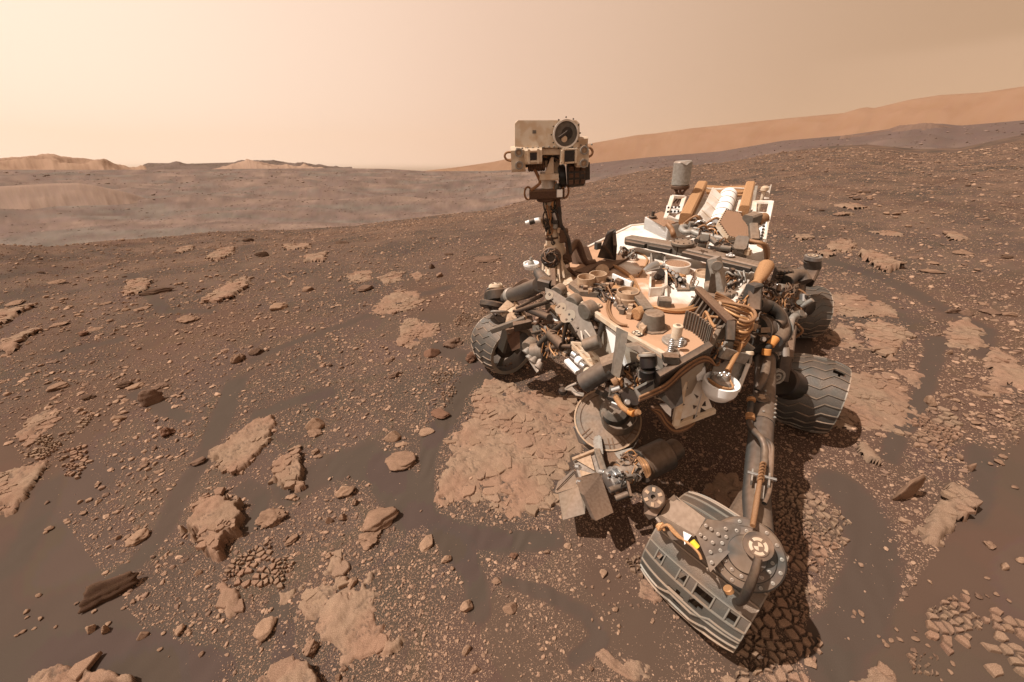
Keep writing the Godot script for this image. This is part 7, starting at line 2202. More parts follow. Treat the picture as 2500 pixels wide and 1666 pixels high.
	one_beam("tray_wall", Vector3(0.956, 1.034, -1.538) + up * 0.015, Vector3(1.113, 0.957, -1.59) + up * 0.015, 0.012, 0.05, "lightgrey")
	m = MB.new()
	m.cyl(Vector3(1.118, 0.983, -1.605), Vector3(1.119, 0.999, -1.615), 0.026, 18)
	part("boss", m, "cream")
	var dc: Vector3 = Vector3(0.943, 0.913, -1.466)
	var da := Vector3(0.05, 1.0, 0.02).normalized()
	m = MB.new()
	m.lathe(dc, da, [Vector2(0.0, -0.04), Vector2(0.05, -0.04), Vector2(0.068, -0.012), Vector2(0.071, 0.0), Vector2(0.071, 0.038), Vector2(0.064, 0.04), Vector2(0.06, 0.018), Vector2(0, 0.016)], 32)
	var dr := part("white_drum", m, "bright")
	m = MB.new()
	m.lathe(dc + da * 0.018, da, [Vector2(0.05, 0), Vector2(0.036, 0.03), Vector2(0.024, 0.034), Vector2(0.02, 0.055), Vector2(0, 0.056)], 24)
	part("drum_cone", m, "lightgrey", dr)
	for k in 5:
		m = MB.new()
		var t := k * 1.25
		m.ball(dc + da * 0.075 + Vector3(cos(t) * 0.018, 0, sin(t) * 0.012), 0.007, 8)
		part("drum_fitting", m, "steel", dr)
	for k in 3:
		one_cable("drum_cable", [dc + da * 0.04 + Vector3(-0.05, 0, -0.02), dc + da * (0.03 + 0.008 * k) + Vector3(-0.03, 0, 0.045), dc + da * 0.04 + Vector3(0.02, 0, 0.05), dc + da * 0.06 + Vector3(0.03, 0, -0.01), Vector3(1.062, 1.012, -1.598), Vector3(1.098, 1.038, -1.638)], 0.0045, "cloth", dr)
	one_cable("orange_cable", [Vector3(1.087, 1.055, -1.624), Vector3(1.062, 1.035, -1.589), Vector3(1.008, 1.014, -1.527), Vector3(0.97, 0.99, -1.489)], 0.01, "copper")
	# under belly cable loom
	for k in 5:
		one_cable("belly_cable", [Vector3(0.676, 0.787, -1.499), Vector3(0.723, 0.738, -1.495) + up * 0.012 * k, Vector3(0.759, 0.683, -1.486) + up * 0.012 * k, Vector3(0.802, 0.64, -1.485) + up * 0.014 * k, Vector3(0.855, 0.647, -1.491) + up * 0.012 * k, Vector3(0.895, 0.679, -1.5) + up * 0.01 * k], 0.009, "cable" if k % 2 else "brown")

func rover_turret() -> void:
	var m: MB
	var up := Vector3.UP
	# turret drum
	var c: Vector3 = Vector3(0.616, 0.287, -1.945)
	var ax := Vector3(-0.1404, 0.86, 0.42).normalized()
	m = MB.new()
	m.lathe(c, ax, [Vector2(0, -0.0819), Vector2(0.1813, -0.0819), Vector2(0.2012, -0.0585), Vector2(0.2047, 0.04095), Vector2(0.1966, 0.05265), Vector2(0.1, 0.05382), Vector2(0, 0.05382)], 40)
	var drum := part("turret_drum", m, "grey")
	for k in 5:
		m = MB.new()
		var t := 2.2 + k * 0.5
		var x := ax.cross(Vector3.RIGHT).normalized()
		var y := ax.cross(x)
		var d := x * cos(t) + y * sin(t)
		m.beam(c + ax * 0.05499 + d * 0.1228, c + ax * 0.05499 + d * 0.1989, 0.00702, 0.00468, ax)
		m.beam(c + ax * 0.05499 + d * 0.1228 + d.cross(ax) * 0.0234, c + ax * 0.05499 + d * 0.1989 + d.cross(ax) * 0.0234, 0.00702, 0.00468, ax)
		part("drum_line", m, "brown", drum)
	m = MB.new()
	m.ring(c + ax * 0.05265, ax, 0.2036, 0.1942, 0.00585, 40)
	part("drum_rim", m, "tan", drum)
	m = MB.new()
	m.ring(c + ax * 0.05323, ax, 0.1661, 0.1615, 0.00351, 40)
	part("drum_line", m, "brown", drum)
	# half cup standing on the drum
	m = MB.new()
	var cc: Vector3 = c + ax * 0.05382 + Vector3(0.06435, 0, 0.01404)
	var x2 := ax.cross(Vector3.FORWARD).normalized()
	var y2 := ax.cross(x2).normalized()
	for k in 14:
		var t0 := -PI * 0.0585 + k * PI * 1.15 / 14
		var t1 := t0 + PI * 1.15 / 14
		for s in [[0.1, 1.0], [0.103, -1.0]]:
			var p0: Vector3 = cc + (x2 * cos(t0) + y2 * sin(t0)) * s[0]
			var p1: Vector3 = cc + (x2 * cos(t1) + y2 * sin(t1)) * s[0]
			m.quad(p0, p1, p1 + ax * 0.115, p0 + ax * 0.115, (p0 - cc) * s[1])
		m.quad(cc + (x2 * cos(t0) + y2 * sin(t0)) * 0.1 + ax * 0.115, cc + (x2 * cos(t1) + y2 * sin(t1)) * 0.1 + ax * 0.115, cc + (x2 * cos(t1) + y2 * sin(t1)) * 0.103 + ax * 0.115, cc + (x2 * cos(t0) + y2 * sin(t0)) * 0.103 + ax * 0.115, ax)
	part("cup_wall", m, "grey", drum)
	m = MB.new()
	m.lathe(cc + Vector3(0.0351, 0.0117, -0.0351), ax, [Vector2(0.0351, 0), Vector2(0.0351, 0.0234), Vector2(0.02574, 0.0234), Vector2(0.0234, 0.00468), Vector2(0, 0.00468)], 18)
	part("cup_port", m, "black", drum)
	m = MB.new()
	m.lathe(cc + Vector3(-0.0117, 0.0, -0.0585), ax, [Vector2(0.09945, 0), Vector2(0.0819, 0.0702), Vector2(0.0468, 0.09945), Vector2(0, 0.1053)], 24)
	part("dome", m, "grey", drum)
	# dark tool cylinder up left, with struts
	m = MB.new()
	m.cyl(Vector3(0.389, 0.815, -1.659), Vector3(0.516, 0.931, -1.638), 0.04914, 22)
	var tool := part("dark_cylinder", m, "blue")
	m = MB.new()
	m.box(Vector3(0.517, 0.937, -1.63), Vector3(0.0819, 0.1053, 0.0702), Vector3(1, 0.4, 0))
	part("cylinder_block", m, "grey", tool)
	one_plate("tool_clip", [Vector3(0.303, 0.795, -1.644), Vector3(0.334, 0.82, -1.637), Vector3(0.358, 0.807, -1.607), Vector3(0.387, 0.809, -1.597), Vector3(0.383, 0.795, -1.589), Vector3(0.349, 0.794, -1.599), Vector3(0.329, 0.803, -1.626)], Vector3(0, 0.0117, 0.00702), "lightgrey", tool)
	one_cable("tool_wire", [Vector3(0.296, 0.765, -1.65), Vector3(0.312, 0.802, -1.649), Vector3(0.358, 0.832, -1.645)], 0.00702, "lightgrey", tool)
	m = MB.new()
	m.ball(Vector3(0.293, 0.776, -1.656), 0.0234, 10)
	part("tool_tip", m, "black", tool)
	# copper loops and fittings behind the drum
	for q in [[Vector3(0.517, 0.871, -1.603), Vector3(0.538, 0.886, -1.601), Vector3(0.555, 0.884, -1.577), Vector3(0.55, 0.865, -1.565), Vector3(0.532, 0.853, -1.581)], [Vector3(0.523, 0.838, -1.583), Vector3(0.535, 0.823, -1.563), Vector3(0.548, 0.812, -1.534), Vector3(0.549, 0.835, -1.548), Vector3(0.532, 0.843, -1.575)]]:
		one_cable("cable_loop", q, 0.00936, "copper")
	for q in [[Vector3(0.52, 0.864, -1.599), Vector3(0.545, 0.882, -1.599), 0.02808], [Vector3(0.518, 0.824, -1.575), Vector3(0.539, 0.84, -1.573), 0.02574]]:
		one_cyl("copper_motor", q[0], q[1], q[2], "cable")
	m = MB.new()
	m.cable([Vector3(0.522, 0.827, -1.542), Vector3(0.541, 0.803, -1.505), Vector3(0.561, 0.796, -1.478), Vector3(0.587, 0.789, -1.463), Vector3(0.604, 0.815, -1.444)], 0.01404)
	part("yellow_tube", m, "cloth")
	m = MB.new()
	m.cyl(Vector3(0.569, 0.799, -1.469), Vector3(0.585, 0.803, -1.448), 0.01872, 12)
	part("orange_sleeve", m, "orange")
	for k in 14:
		var p: Vector3 = Vector3(0.48, 0.817, -1.628).lerp(Vector3(0.571, 0.819, -1.527), rng.randf()) + Vector3(rng.randf_range(-0.0351, 0.0351), rng.randf_range(-0.0468, 0.0468), 0)
		m = MB.new()
		if k % 3:
			m.box(p, Vector3(rng.randf_range(0.0234, 0.05265), rng.randf_range(0.0234, 0.0585), 0.0351), Vector3(1, rng.randf_range(-0.5, 0.5), rng.randf()))
		else:
			m.cyl(p, p + Vector3(0.0351, 0.0234, 0.0117), 0.01404, 10)
		part("fitting", m, ["dark", "grey", "steel", "dark", "black"][k % 5])
	one_plate("black_plate", [Vector3(0.536, 0.855, -1.536), Vector3(0.563, 0.893, -1.524), Vector3(0.615, 0.893, -1.456), Vector3(0.595, 0.847, -1.451), Vector3(0.559, 0.822, -1.482)], Vector3(0, 0.0234, 0.0117), "black")
	m = MB.new()
	m.bolt(Vector3(0.553, 0.855, -1.466), Vector3(0, 0.6, 0.8), 0.01404, 0.01404)
	part("bolt", m, "steel")
	# bracket from the turret to the body front
	one_beam("turret_bracket", Vector3(0.699, 0.521, -1.842), Vector3(0.786, 0.794, -1.705), 0.0585, 0.0585, "dark")
	# sampling box below the drum, lit plates
	one_plate("upper_plate", [Vector3(0.517, 0.265, -1.824), Vector3(0.551, 0.298, -1.81), Vector3(0.529, 0.268, -1.582), Vector3(0.501, 0.249, -1.593)], Vector3(0.0117, 0.0, 0.0117), "lightgrey")
	one_plate("slant_plate", [Vector3(0.616, 0.241, -1.732), Vector3(0.719, 0.303, -1.713), Vector3(0.755, 0.327, -1.752), Vector3(0.633, 0.262, -1.628)], Vector3(0, 0.00702, 0.00702), "lightgrey")
	one_plate("dark_plate", [Vector3(0.553, 0.234, -1.772), Vector3(0.631, 0.244, -1.734), Vector3(0.641, 0.238, -1.649), Vector3(0.548, 0.21, -1.63)], Vector3(0, 0.00702, 0.00702), "brown")
	var fa: Array = [Vector3(0.365, 0.275, -1.663), Vector3(0.501, 0.298, -1.703), Vector3(0.504, 0.278, -1.553), Vector3(0.38, 0.275, -1.523)]
	m = MB.new()
	m.plate(fa, Vector3(0.0, 0.0351, 0.0351))
	var sb := part("sample_box", m, "lightgrey")
	for q in [[Vector3(0.379, 0.294, -1.64), Vector3(0.46, 0.306, -1.661), Vector3(0.465, 0.296, -1.562)], [Vector3(0.384, 0.295, -1.571), Vector3(0.445, 0.293, -1.548), Vector3(0.389, 0.281, -1.539)]]:
		one_plate("triangle_window", q, Vector3(0, 0.00351, 0.00468), "tan", sb)
	one_beam("box_edge", Vector3(0.356, 0.3, -1.642), Vector3(0.497, 0.315, -1.691), 0.01638, 0.01638, "tan", sb)
	one_beam("box_edge", Vector3(0.5, 0.313, -1.689), Vector3(0.511, 0.298, -1.553), 0.0351, 0.0351, "grey", sb)
	m = MB.new()
	m.plate([Vector3(0.378, 0.283, -1.517), Vector3(0.491, 0.295, -1.539), Vector3(0.516, 0.262, -1.334), Vector3(0.418, 0.278, -1.282), Vector3(0.38, 0.307, -1.403)], Vector3(0.01755, 0.0117, 0.0234))
	part("box_side", m, "dark", sb)
	# scoop
	m = MB.new()
	m.plate([Vector3(0.249, 0.146, -1.548), Vector3(0.272, 0.151, -1.609), Vector3(0.362, 0.223, -1.632), Vector3(0.369, 0.245, -1.505), Vector3(0.259, 0.159, -1.533)], Vector3(0, 0.0117, 0.0117))
	part("scoop_wing", m, "grey", sb)
	one_beam("scoop_rib", Vector3(0.256, 0.167, -1.549), Vector3(0.358, 0.24, -1.607), 0.00702, 0.00936, "dark", sb)
	m = MB.new()
	m.plate([Vector3(0.266, 0.172, -1.517), Vector3(0.368, 0.253, -1.499), Vector3(0.392, 0.262, -1.412), Vector3(0.38, 0.227, -1.355), Vector3(0.272, 0.159, -1.37)], Vector3(0, 0.0117, 0.0117))
	part("scoop_plate", m, "grey", sb)
	for q in [Vector3(0.366, 0.264, -1.517), Vector3(0.388, 0.273, -1.418), Vector3(0.487, 0.307, -1.546), Vector3(0.37, 0.279, -1.607)]:
		m = MB.new()
		m.cyl(q, q + Vector3(0.01872, 0.0117, 0.01404), 0.01404, 10)
		part("hinge", m, "steel", sb)
	one_plate("side_fin", [Vector3(0.41, 0.276, -1.909), Vector3(0.431, 0.284, -1.914), Vector3(0.461, 0.238, -1.806), Vector3(0.434, 0.228, -1.823)], Vector3(0.0117, 0, 0.0117), "black")
	# drill: silver frame, copper wiring and dark barrel, lying to the right
	m = MB.new()
	m.cyl(Vector3(0.518, 0.298, -1.483), Vector3(0.605, 0.303, -1.523), 0.06084, 14)
	var dl := part("drill_gearbox", m, "steel")
	m = MB.new()
	m.cyl(Vector3(0.579, 0.321, -1.499), Vector3(0.722, 0.326, -1.564), 0.05499, 18)
	part("drill_frame", m, "lightgrey", dl)
	for k in 6:
		var t := k / 5.0
		m = MB.new()
		var p: Vector3 = Vector3(0.555, 0.303, -1.499).lerp(Vector3(0.727, 0.329, -1.566), t)
		var d: Vector3 = (Vector3(0.727, 0.329, -1.566) - Vector3(0.555, 0.303, -1.499)).normalized()
		m.ring(p, d, 0.06552, 0.05382, 0.00936, 20)
		part("drill_ring", m, ["steel", "cable", "grey", "tan", "steel", "cable"][k], dl)
	for k in 8:
		m = MB.new()
		m.box(Vector3(0.519, 0.364, -1.476) + Vector3(0.02106 * (k % 4), -0.02106 * (k / 4) + 0.00702 * (k % 4), 0.00468), Vector3(0.01521, 0.01404, 0.01404), Vector3(1, 0.3, 0))
		part("drill_fitting", m, "steel" if k % 3 else "black", dl)
	for q in [[Vector3(0.509, 0.322, -1.416), Vector3(0.61, 0.32, -1.452)], [Vector3(0.532, 0.303, -1.382), Vector3(0.598, 0.321, -1.394)]]:
		one_cyl("drill_rod", q[0], q[1], 0.01521, "blue", dl)
	one_beam("drill_cage", Vector3(0.611, 0.351, -1.552), Vector3(0.607, 0.315, -1.379), 0.01404, 0.0234, "dark", dl)
	m = MB.new()
	m.cyl(Vector3(0.707, 0.342, -1.55), Vector3(0.865, 0.36, -1.612), 0.08424, 24)
	part("drill_barrel", m, "blue", dl)
	m = MB.new()
	m.cyl(Vector3(0.86, 0.356, -1.609), Vector3(0.931, 0.349, -1.654), 0.05616, 22)
	part("drill_cap", m, "blue", dl)
	m = MB.new()
	m.cyl(Vector3(0.691, 0.344, -1.539), Vector3(0.711, 0.342, -1.55), 0.08892, 24)
	part("drill_flange", m, "dark", dl)
	for k in 5:
		one_cable("drill_cable", [Vector3(0.678, 0.373, -1.614) + Vector3(0.00702 * k, 0, 0), Vector3(0.678, 0.401, -1.549) + Vector3(0.00702 * k, 0, 0), Vector3(0.68, 0.424, -1.481) + Vector3(0.00702 * k, 0, 0), Vector3(0.695, 0.387, -1.46) + Vector3(0.00585 * k, 0, 0), Vector3(0.702, 0.369, -1.45)], 0.00702, "copper" if k % 2 else "cable", dl)

func rover_arm() -> void:
	var m: MB
	var up := Vector3.UP
	# shoulder
	m = MB.new()
	m.cyl(Vector3(1.389, 0.89, -1.989), Vector3(1.574, 0.845, -2.049), 0.085, 26)
	var sh := part("shoulder", m, "blue")
	for k in 4:
		m = MB.new()
		var t: float = [0.08, 0.34, 0.66, 0.9][k]
		var p: Vector3 = Vector3(1.389, 0.89, -1.989).lerp(Vector3(1.574, 0.845, -2.049), t)
		var d: Vector3 = (Vector3(1.574, 0.845, -2.049) - Vector3(1.389, 0.89, -1.989)).normalized()
		m.ring(p, d, 0.0875, 0.07, 0.008, 26)
		part("shoulder_ring", m, "lightgrey", sh)
	one_plate("shoulder_label", [Vector3(1.371, 0.942, -1.92), Vector3(1.426, 0.936, -1.93), Vector3(1.42, 0.917, -1.907), Vector3(1.363, 0.923, -1.897)], Vector3(0, 0.003, 0.004), "grey", sh)
	m = MB.new()
	m.box(Vector3(1.421, 0.844, -1.927), Vector3(0.16, 0.09, 0.09), Vector3(1, 0, 0))
	part("shoulder_box", m, "blue", sh)
	m = MB.new()
	m.box(Vector3(1.367, 0.894, -1.874), Vector3(0.05, 0.05, 0.03))
	part("box_lid", m, "dark", sh)
	m = MB.new()
	m.bolt(Vector3(1.351, 0.909, -1.854), Vector3(0, 0.5, 0.8), 0.014, 0.014)
	part("bolt", m, "steel", sh)
	# upper arm: a long tapering tube coming towards the camera
	var a0: Vector3 = Vector3(1.509, 0.719, -2.007)
	var a1: Vector3 = Vector3(1.404, 0.685, -1.81)
	var a2: Vector3 = Vector3(1.267, 0.653, -1.577)
	var a3: Vector3 = Vector3(1.118, 0.619, -1.331)
	var a4: Vector3 = Vector3(1.008, 0.604, -1.144)
	var a5: Vector3 = Vector3(0.938, 0.607, -1.004)
	m = MB.new()
	m.tube([a0, a1, a2, a3, a4, a5], [0.05, 0.05, 0.05, 0.05, 0.049, 0.047], 24)
	var arm := part("upper_arm", m, "blue")
	m = MB.new()
	m.ring(a0, a1 - a0, 0.062, 0.05, 0.05, 26)
	part("arm_collar", m, "blue", arm)
	for k in 14:
		var t := TAU * k / 14
		var d := (a1 - a0).normalized()
		var x := d.cross(up).normalized()
		var y := d.cross(x)
		m = MB.new()
		m.bolt(a0 + d * 0.025 + (x * cos(t) + y * sin(t)) * 0.062, x * cos(t) + y * sin(t), 0.005)
		part("bolt", m, "lightgrey", arm)
	# riveted sleeve with a round cover and a crest shaped plate
	m = MB.new()
	m.tube([Vector3(1.325, 0.662, -1.671), Vector3(1.27, 0.653, -1.583), Vector3(1.227, 0.645, -1.513)], 0.053, 24)
	part("arm_sleeve", m, "blue", arm)
	var to_eye := (Vector3(0, 1.95, 0.19) - a2).normalized()
	var arm_d := (a3 - a1).normalized()
	var side := arm_d.cross(to_eye).normalized()
	var face := side.cross(arm_d).normalized()
	if face.dot(to_eye) < 0.0:
		face = -face
	m = MB.new()
	m.cyl(Vector3(1.282, 0.655, -1.625) + face * 0.05 - side * 0.0, Vector3(1.282, 0.655, -1.625) + face * 0.06, 0.032, 22)
	part("round_cover", m, "blue", arm)
	var cr: Vector3 = Vector3(1.282, 0.66, -1.628) + face * 0.0605
	var crest: Array = []
	var vdn := arm_d
	var sx := side if (side.x > 0.0) else -side
	for p in [[-0.6, -0.9], [-0.25, -0.7], [0.0, -0.95], [0.25, -0.7], [0.6, -0.9], [0.55, -0.1], [0.85, 0.1], [0.85, 0.6], [0.4, 0.75], [0.0, 1.1], [-0.4, 0.75], [-0.85, 0.6], [-0.85, 0.1], [-0.55, -0.1]]:
		crest.append(cr + sx * p[0] * 0.02 + vdn * p[1] * 0.02)
	one_plate("crest_plate", crest, face * 0.002, "tan", arm)
	one_beam("crest_band", cr - sx * 0.012 + vdn * 0.006 + face * 0.002, cr + sx * 0.012 + vdn * 0.006 + face * 0.002, 0.006, 0.002, "cream", arm, face)
	for k in 12:
		m = MB.new()
		var t: float = k / 6.0 if k < 6 else (k - 6) / 6.0
		var p: Vector3 = Vector3(1.325, 0.662, -1.671).lerp(Vector3(1.227, 0.645, -1.513), t) + (sx * 0.046 + face * 0.031) * (1.0 if k < 6 else 0.0) + (face * 0.055 - sx * 0.0) * (0.0 if k < 6 else 1.0)
		if k >= 6 and t > 0.2 and t < 0.8:
			continue
		m.bolt(p, (sx * 0.8 + face) if k < 6 else face, 0.0055)
		part("bolt", m, "lightgrey", arm)
	# cables along the upper arm
	m = MB.new()
	m.cable([Vector3(1.417, 0.904, -1.87), Vector3(1.383, 0.874, -1.839), Vector3(1.392, 0.824, -1.845), Vector3(1.384, 0.792, -1.814), Vector3(1.34, 0.776, -1.745), Vector3(1.291, 0.757, -1.686), Vector3(1.263, 0.735, -1.66)], [0.016, 0.018, 0.016, 0.02, 0.022, 0.02, 0.014])
	part("arm_cable", m, "blue", arm)
	for q in [[Vector3(1.426, 0.906, -1.866), Vector3(1.386, 0.88, -1.837), 0.021], [Vector3(1.374, 0.863, -1.833), Vector3(1.371, 0.831, -1.82), 0.021]]:
		one_cyl("orange_sleeve", q[0], q[1], q[2], "orange", arm)
	m = MB.new()
	m.cable([Vector3(1.233, 0.708, -1.643), Vector3(1.195, 0.687, -1.572), Vector3(1.167, 0.682, -1.521), Vector3(1.143, 0.678, -1.472), Vector3(1.106, 0.723, -1.381), Vector3(1.101, 0.734, -1.341), Vector3(1.101, 0.719, -1.309), Vector3(1.08, 0.702, -1.263), Vector3(1.055, 0.696, -1.223)], 0.015)
	part("arm_cable", m, "blue", arm)
	for k in 3:
		m = MB.new()
		m.cable([Vector3(1.114, 0.725, -1.359), Vector3(1.108, 0.726, -1.325) + sx * 0.012 * k, Vector3(1.104, 0.705, -1.277) + sx * 0.006 * k, Vector3(1.071, 0.683, -1.193), Vector3(1.022, 0.681, -1.12), Vector3(0.976, 0.678, -1.071)], 0.009)
		part("arm_cable", m, "dark", arm)
	for q in [[Vector3(1.168, 0.695, -1.529), Vector3(1.157, 0.69, -1.502), 0.02], [Vector3(1.22, 0.711, -1.622), Vector3(1.213, 0.708, -1.608), 0.02]]:
		one_cyl("orange_sleeve", q[0], q[1], q[2], "copper", arm)
	m = MB.new()
	m.cable([Vector3(1.053, 0.71, -1.232), Vector3(1.013, 0.71, -1.173), Vector3(0.969, 0.707, -1.111), Vector3(0.928, 0.707, -1.052), Vector3(0.869, 0.705, -0.968)], [0.007, 0.008, 0.009, 0.01, 0.009])
	part("copper_cable", m, "cable", arm)
	for k in 6:
		m = MB.new()
		m.ring(Vector3(1.046, 0.713, -1.222).lerp(Vector3(0.996, 0.711, -1.15), k / 5.0), Vector3(0, 0.3, 1), 0.013, 0.008, 0.006, 12)
		part("cable_band", m, "cable", arm)
	var bx: Vector3 = Vector3(1.015, 0.688, -1.171)
	for s in [-1.0, 1.0]:
		one_beam("cable_bracket", bx + sx * 0.028 * s + vdn * -0.03, bx + sx * 0.028 * s + vdn * 0.03, 0.006, 0.03, "lightgrey", arm, face)
	one_beam("cable_bracket", bx - sx * 0.045 + face * 0.02, bx + sx * 0.05 + face * 0.02, 0.01, 0.012, "steel", arm, face)
	one_plate("cable_bracket", [bx + vdn * 0.03 - sx * 0.016 + face * 0.005, bx + vdn * 0.03 + sx * 0.016 + face * 0.005, bx + vdn * 0.09 + sx * 0.014 + face * 0.005, bx + vdn * 0.09 - sx * 0.014 + face * 0.005], face * 0.006, "lightgrey", arm)
	# elbow: round bolted plate with a marker drum
	var e: Vector3 = Vector3(0.854, 0.604, -0.93)
	var ea: Vector3 = (Vector3(0, 1.95, 0.19) - e).normalized()
	ea = (ea + Vector3(0, 0.15, 0)).normalized()
	var fx := ea.cross(Vector3.FORWARD).normalized()
	if fx.x < 0.0:
		fx = -fx
	var fy := fx.cross(ea)
	m = MB.new()
	m.lathe(e, ea, [Vector2(0, -0.09), Vector2(0.105, -0.09), Vector2(0.118, -0.06), Vector2(0.118, -0.004), Vector2(0.112, 0.004), Vector2(0.09, 0.005), Vector2(0.086, 0.014), Vector2(0.062, 0.016), Vector2(0.058, 0.03), Vector2(0, 0.03)], 44)
	var el := part("elbow", m, "blue")
	for k in 30:
		var t := TAU * k / 15 + (0.2 if k >= 15 else 0.0)
		var rr := 0.102 if k < 15 else 0.074
		m = MB.new()
		m.lathe(e + ea * (0.0045 if k < 15 else 0.015) + (fx * cos(t) + fy * sin(t)) * rr, ea, [Vector2(0.0062, 0), Vector2(0.0062, 0.004), Vector2(0.0028, 0.005), Vector2(0.0026, 0.002), Vector2(0, 0.002)], 10)
		part("bolt", m, "lightgrey", el)
	var mk: Vector3 = Vector3(0.866, 0.675, -0.915)
	m = MB.new()
	m.cyl(mk - ea * 0.045, mk, 0.044, 28)
	part("marker_drum", m, "tan", el)
	m = MB.new()
	m.cyl(mk, mk + ea * 0.004, 0.045, 28)
	part("marker_lid", m, "dark", el)
	target_mark(mk + ea * 0.0085, ea, 0.032, el)
	m = MB.new()
	m.cable([Vector3(0.835, 0.694, -0.867), Vector3(0.82, 0.652, -0.841), Vector3(0.808, 0.585, -0.824), Vector3(0.81, 0.51, -0.826), Vector3(0.818, 0.458, -0.842)], [0.012, 0.014, 0.015, 0.014, 0.012])
	part("elbow_hose", m, "dark", el)
	one_cyl("orange_sleeve", Vector3(0.783, 0.504, -0.869), Vector3(0.791, 0.491, -0.861), 0.016, "copper", el)
	# forearm: bolted web, box beam and wrist
	one_plate("elbow_web", [Vector3(0.75, 0.658, -1.029), Vector3(0.841, 0.668, -1.003), Vector3(0.855, 0.662, -0.988), Vector3(0.809, 0.621, -0.939), Vector3(0.715, 0.575, -0.886), Vector3(0.715, 0.591, -0.93), Vector3(0.701, 0.621, -0.994)], ea * 0.05, "blue", el)
	for q in [Vector3(0.739, 0.652, -1.008), Vector3(0.754, 0.646, -0.998), Vector3(0.715, 0.63, -0.988), Vector3(0.728, 0.624, -0.979), Vector3(0.771, 0.643, -0.98), Vector3(0.801, 0.654, -0.993), Vector3(0.748, 0.623, -0.962), Vector3(0.797, 0.638, -0.972), Vector3(0.779, 0.625, -0.958), Vector3(0.734, 0.605, -0.939), Vector3(0.769, 0.608, -0.942), Vector3(0.727, 0.594, -0.909)]:
		m = MB.new()
		m.lathe(q + ea * 0.002, ea, [Vector2(0.0062, 0), Vector2(0.0062, 0.004), Vector2(0.0028, 0.005), Vector2(0.0026, 0.002), Vector2(0, 0.002)], 10)
		part("bolt", m, "lightgrey", el)
	m = MB.new()
	m.plate([Vector3(0.653, 0.639, -1.132), Vector3(0.676, 0.649, -1.138), Vector3(0.754, 0.642, -1.043), Vector3(0.706, 0.608, -0.998), Vector3(0.608, 0.604, -1.086)], ea * 0.08)
	var fo := part("forearm", m, "grey")
	one_plate("forearm_side", [Vector3(0.588, 0.594, -1.08), Vector3(0.604, 0.614, -1.08), Vector3(0.701, 0.618, -0.992), Vector3(0.663, 0.612, -0.976), Vector3(0.625, 0.58, -1.002)], ea * 0.05, "blue", fo)
	one_plate("forearm_flange", [Vector3(0.651, 0.644, -1.128), Vector3(0.671, 0.657, -1.137), Vector3(0.69, 0.644, -1.112), Vector3(0.692, 0.625, -1.101)], ea * 0.03, "blue", fo)
	one_plate("forearm_tag", [Vector3(0.582, 0.609, -1.07), Vector3(0.59, 0.614, -1.074), Vector3(0.601, 0.606, -1.058), Vector3(0.593, 0.601, -1.055)], ea * 0.006, "lightgrey", fo)
	var wr: Vector3 = Vector3(0.584, 0.666, -1.122)
	m = MB.new()
	m.lathe(wr, ea, [Vector2(0, -0.1), Vector2(0.034, -0.1), Vector2(0.042, -0.02), Vector2(0.043, 0), Vector2(0.038, 0.004), Vector2(0.012, 0.004), Vector2(0.01, -0.02), Vector2(0, -0.02)], 32)
	var wrist := part("wrist", m, "dark", null)
	m = MB.new()
	m.lathe(wr + ea * 0.004, ea, [Vector2(0.014, -0.01), Vector2(0.014, 0.003), Vector2(0.009, 0.003), Vector2(0.008, -0.015), Vector2(0, -0.015)], 20)
	part("wrist_boss", m, "dark", wrist)
	for k in 6:
		var t := TAU * k / 6
		m = MB.new()
		var d := fx * cos(t) + fy * sin(t)
		m.beam(wr + ea * 0.005 + d * 0.02, wr + ea * 0.005 + d * 0.035, 0.012, 0.005, ea)
		part("wrist_rib", m, "tan", wrist)
	one_plate("wrist_web", [Vector3(0.553, 0.639, -1.128), Vector3(0.623, 0.644, -1.122), Vector3(0.649, 0.646, -1.124), Vector3(0.592, 0.6, -1.083), Vector3(0.569, 0.571, -1.089), Vector3(0.554, 0.585, -1.108)], ea * 0.06, "dark", wrist)
	for k in 4:
		one_cable("wrist_cable", [Vector3(0.588, 0.597, -1.034), Vector3(0.602, 0.621, -1.032) + fx * 0.004 * k, Vector3(0.617, 0.63, -1.026) + fy * 0.006 * k, Vector3(0.634, 0.622, -1.004) + fy * 0.005 * k, Vector3(0.652, 0.617, -0.979), Vector3(0.674, 0.616, -0.955), Vector3(0.688, 0.613, -0.93), Vector3(0.691, 0.605, -0.914)], 0.005, "copper" if k % 2 else "cloth")
	one_plate("white_clip", [Vector3(0.655, 0.638, -0.997), Vector3(0.68, 0.634, -0.983), Vector3(0.651, 0.611, -0.963)], ea * 0.02, "bright")
	one_cyl("yellow_connector", Vector3(0.677, 0.626, -0.967), Vector3(0.691, 0.615, -0.949), 0.011, "yellow")
	for k in 3:
		one_cable("wrist_cable", [Vector3(0.588, 0.597, -1.034) + fx * 0.004 * k, Vector3(0.579, 0.605, -1.039) + fy * 0.006 * k, Vector3(0.592, 0.613, -1.044) + fx * 0.004 * k, Vector3(0.603, 0.6, -1.025)], 0.005, "copper")

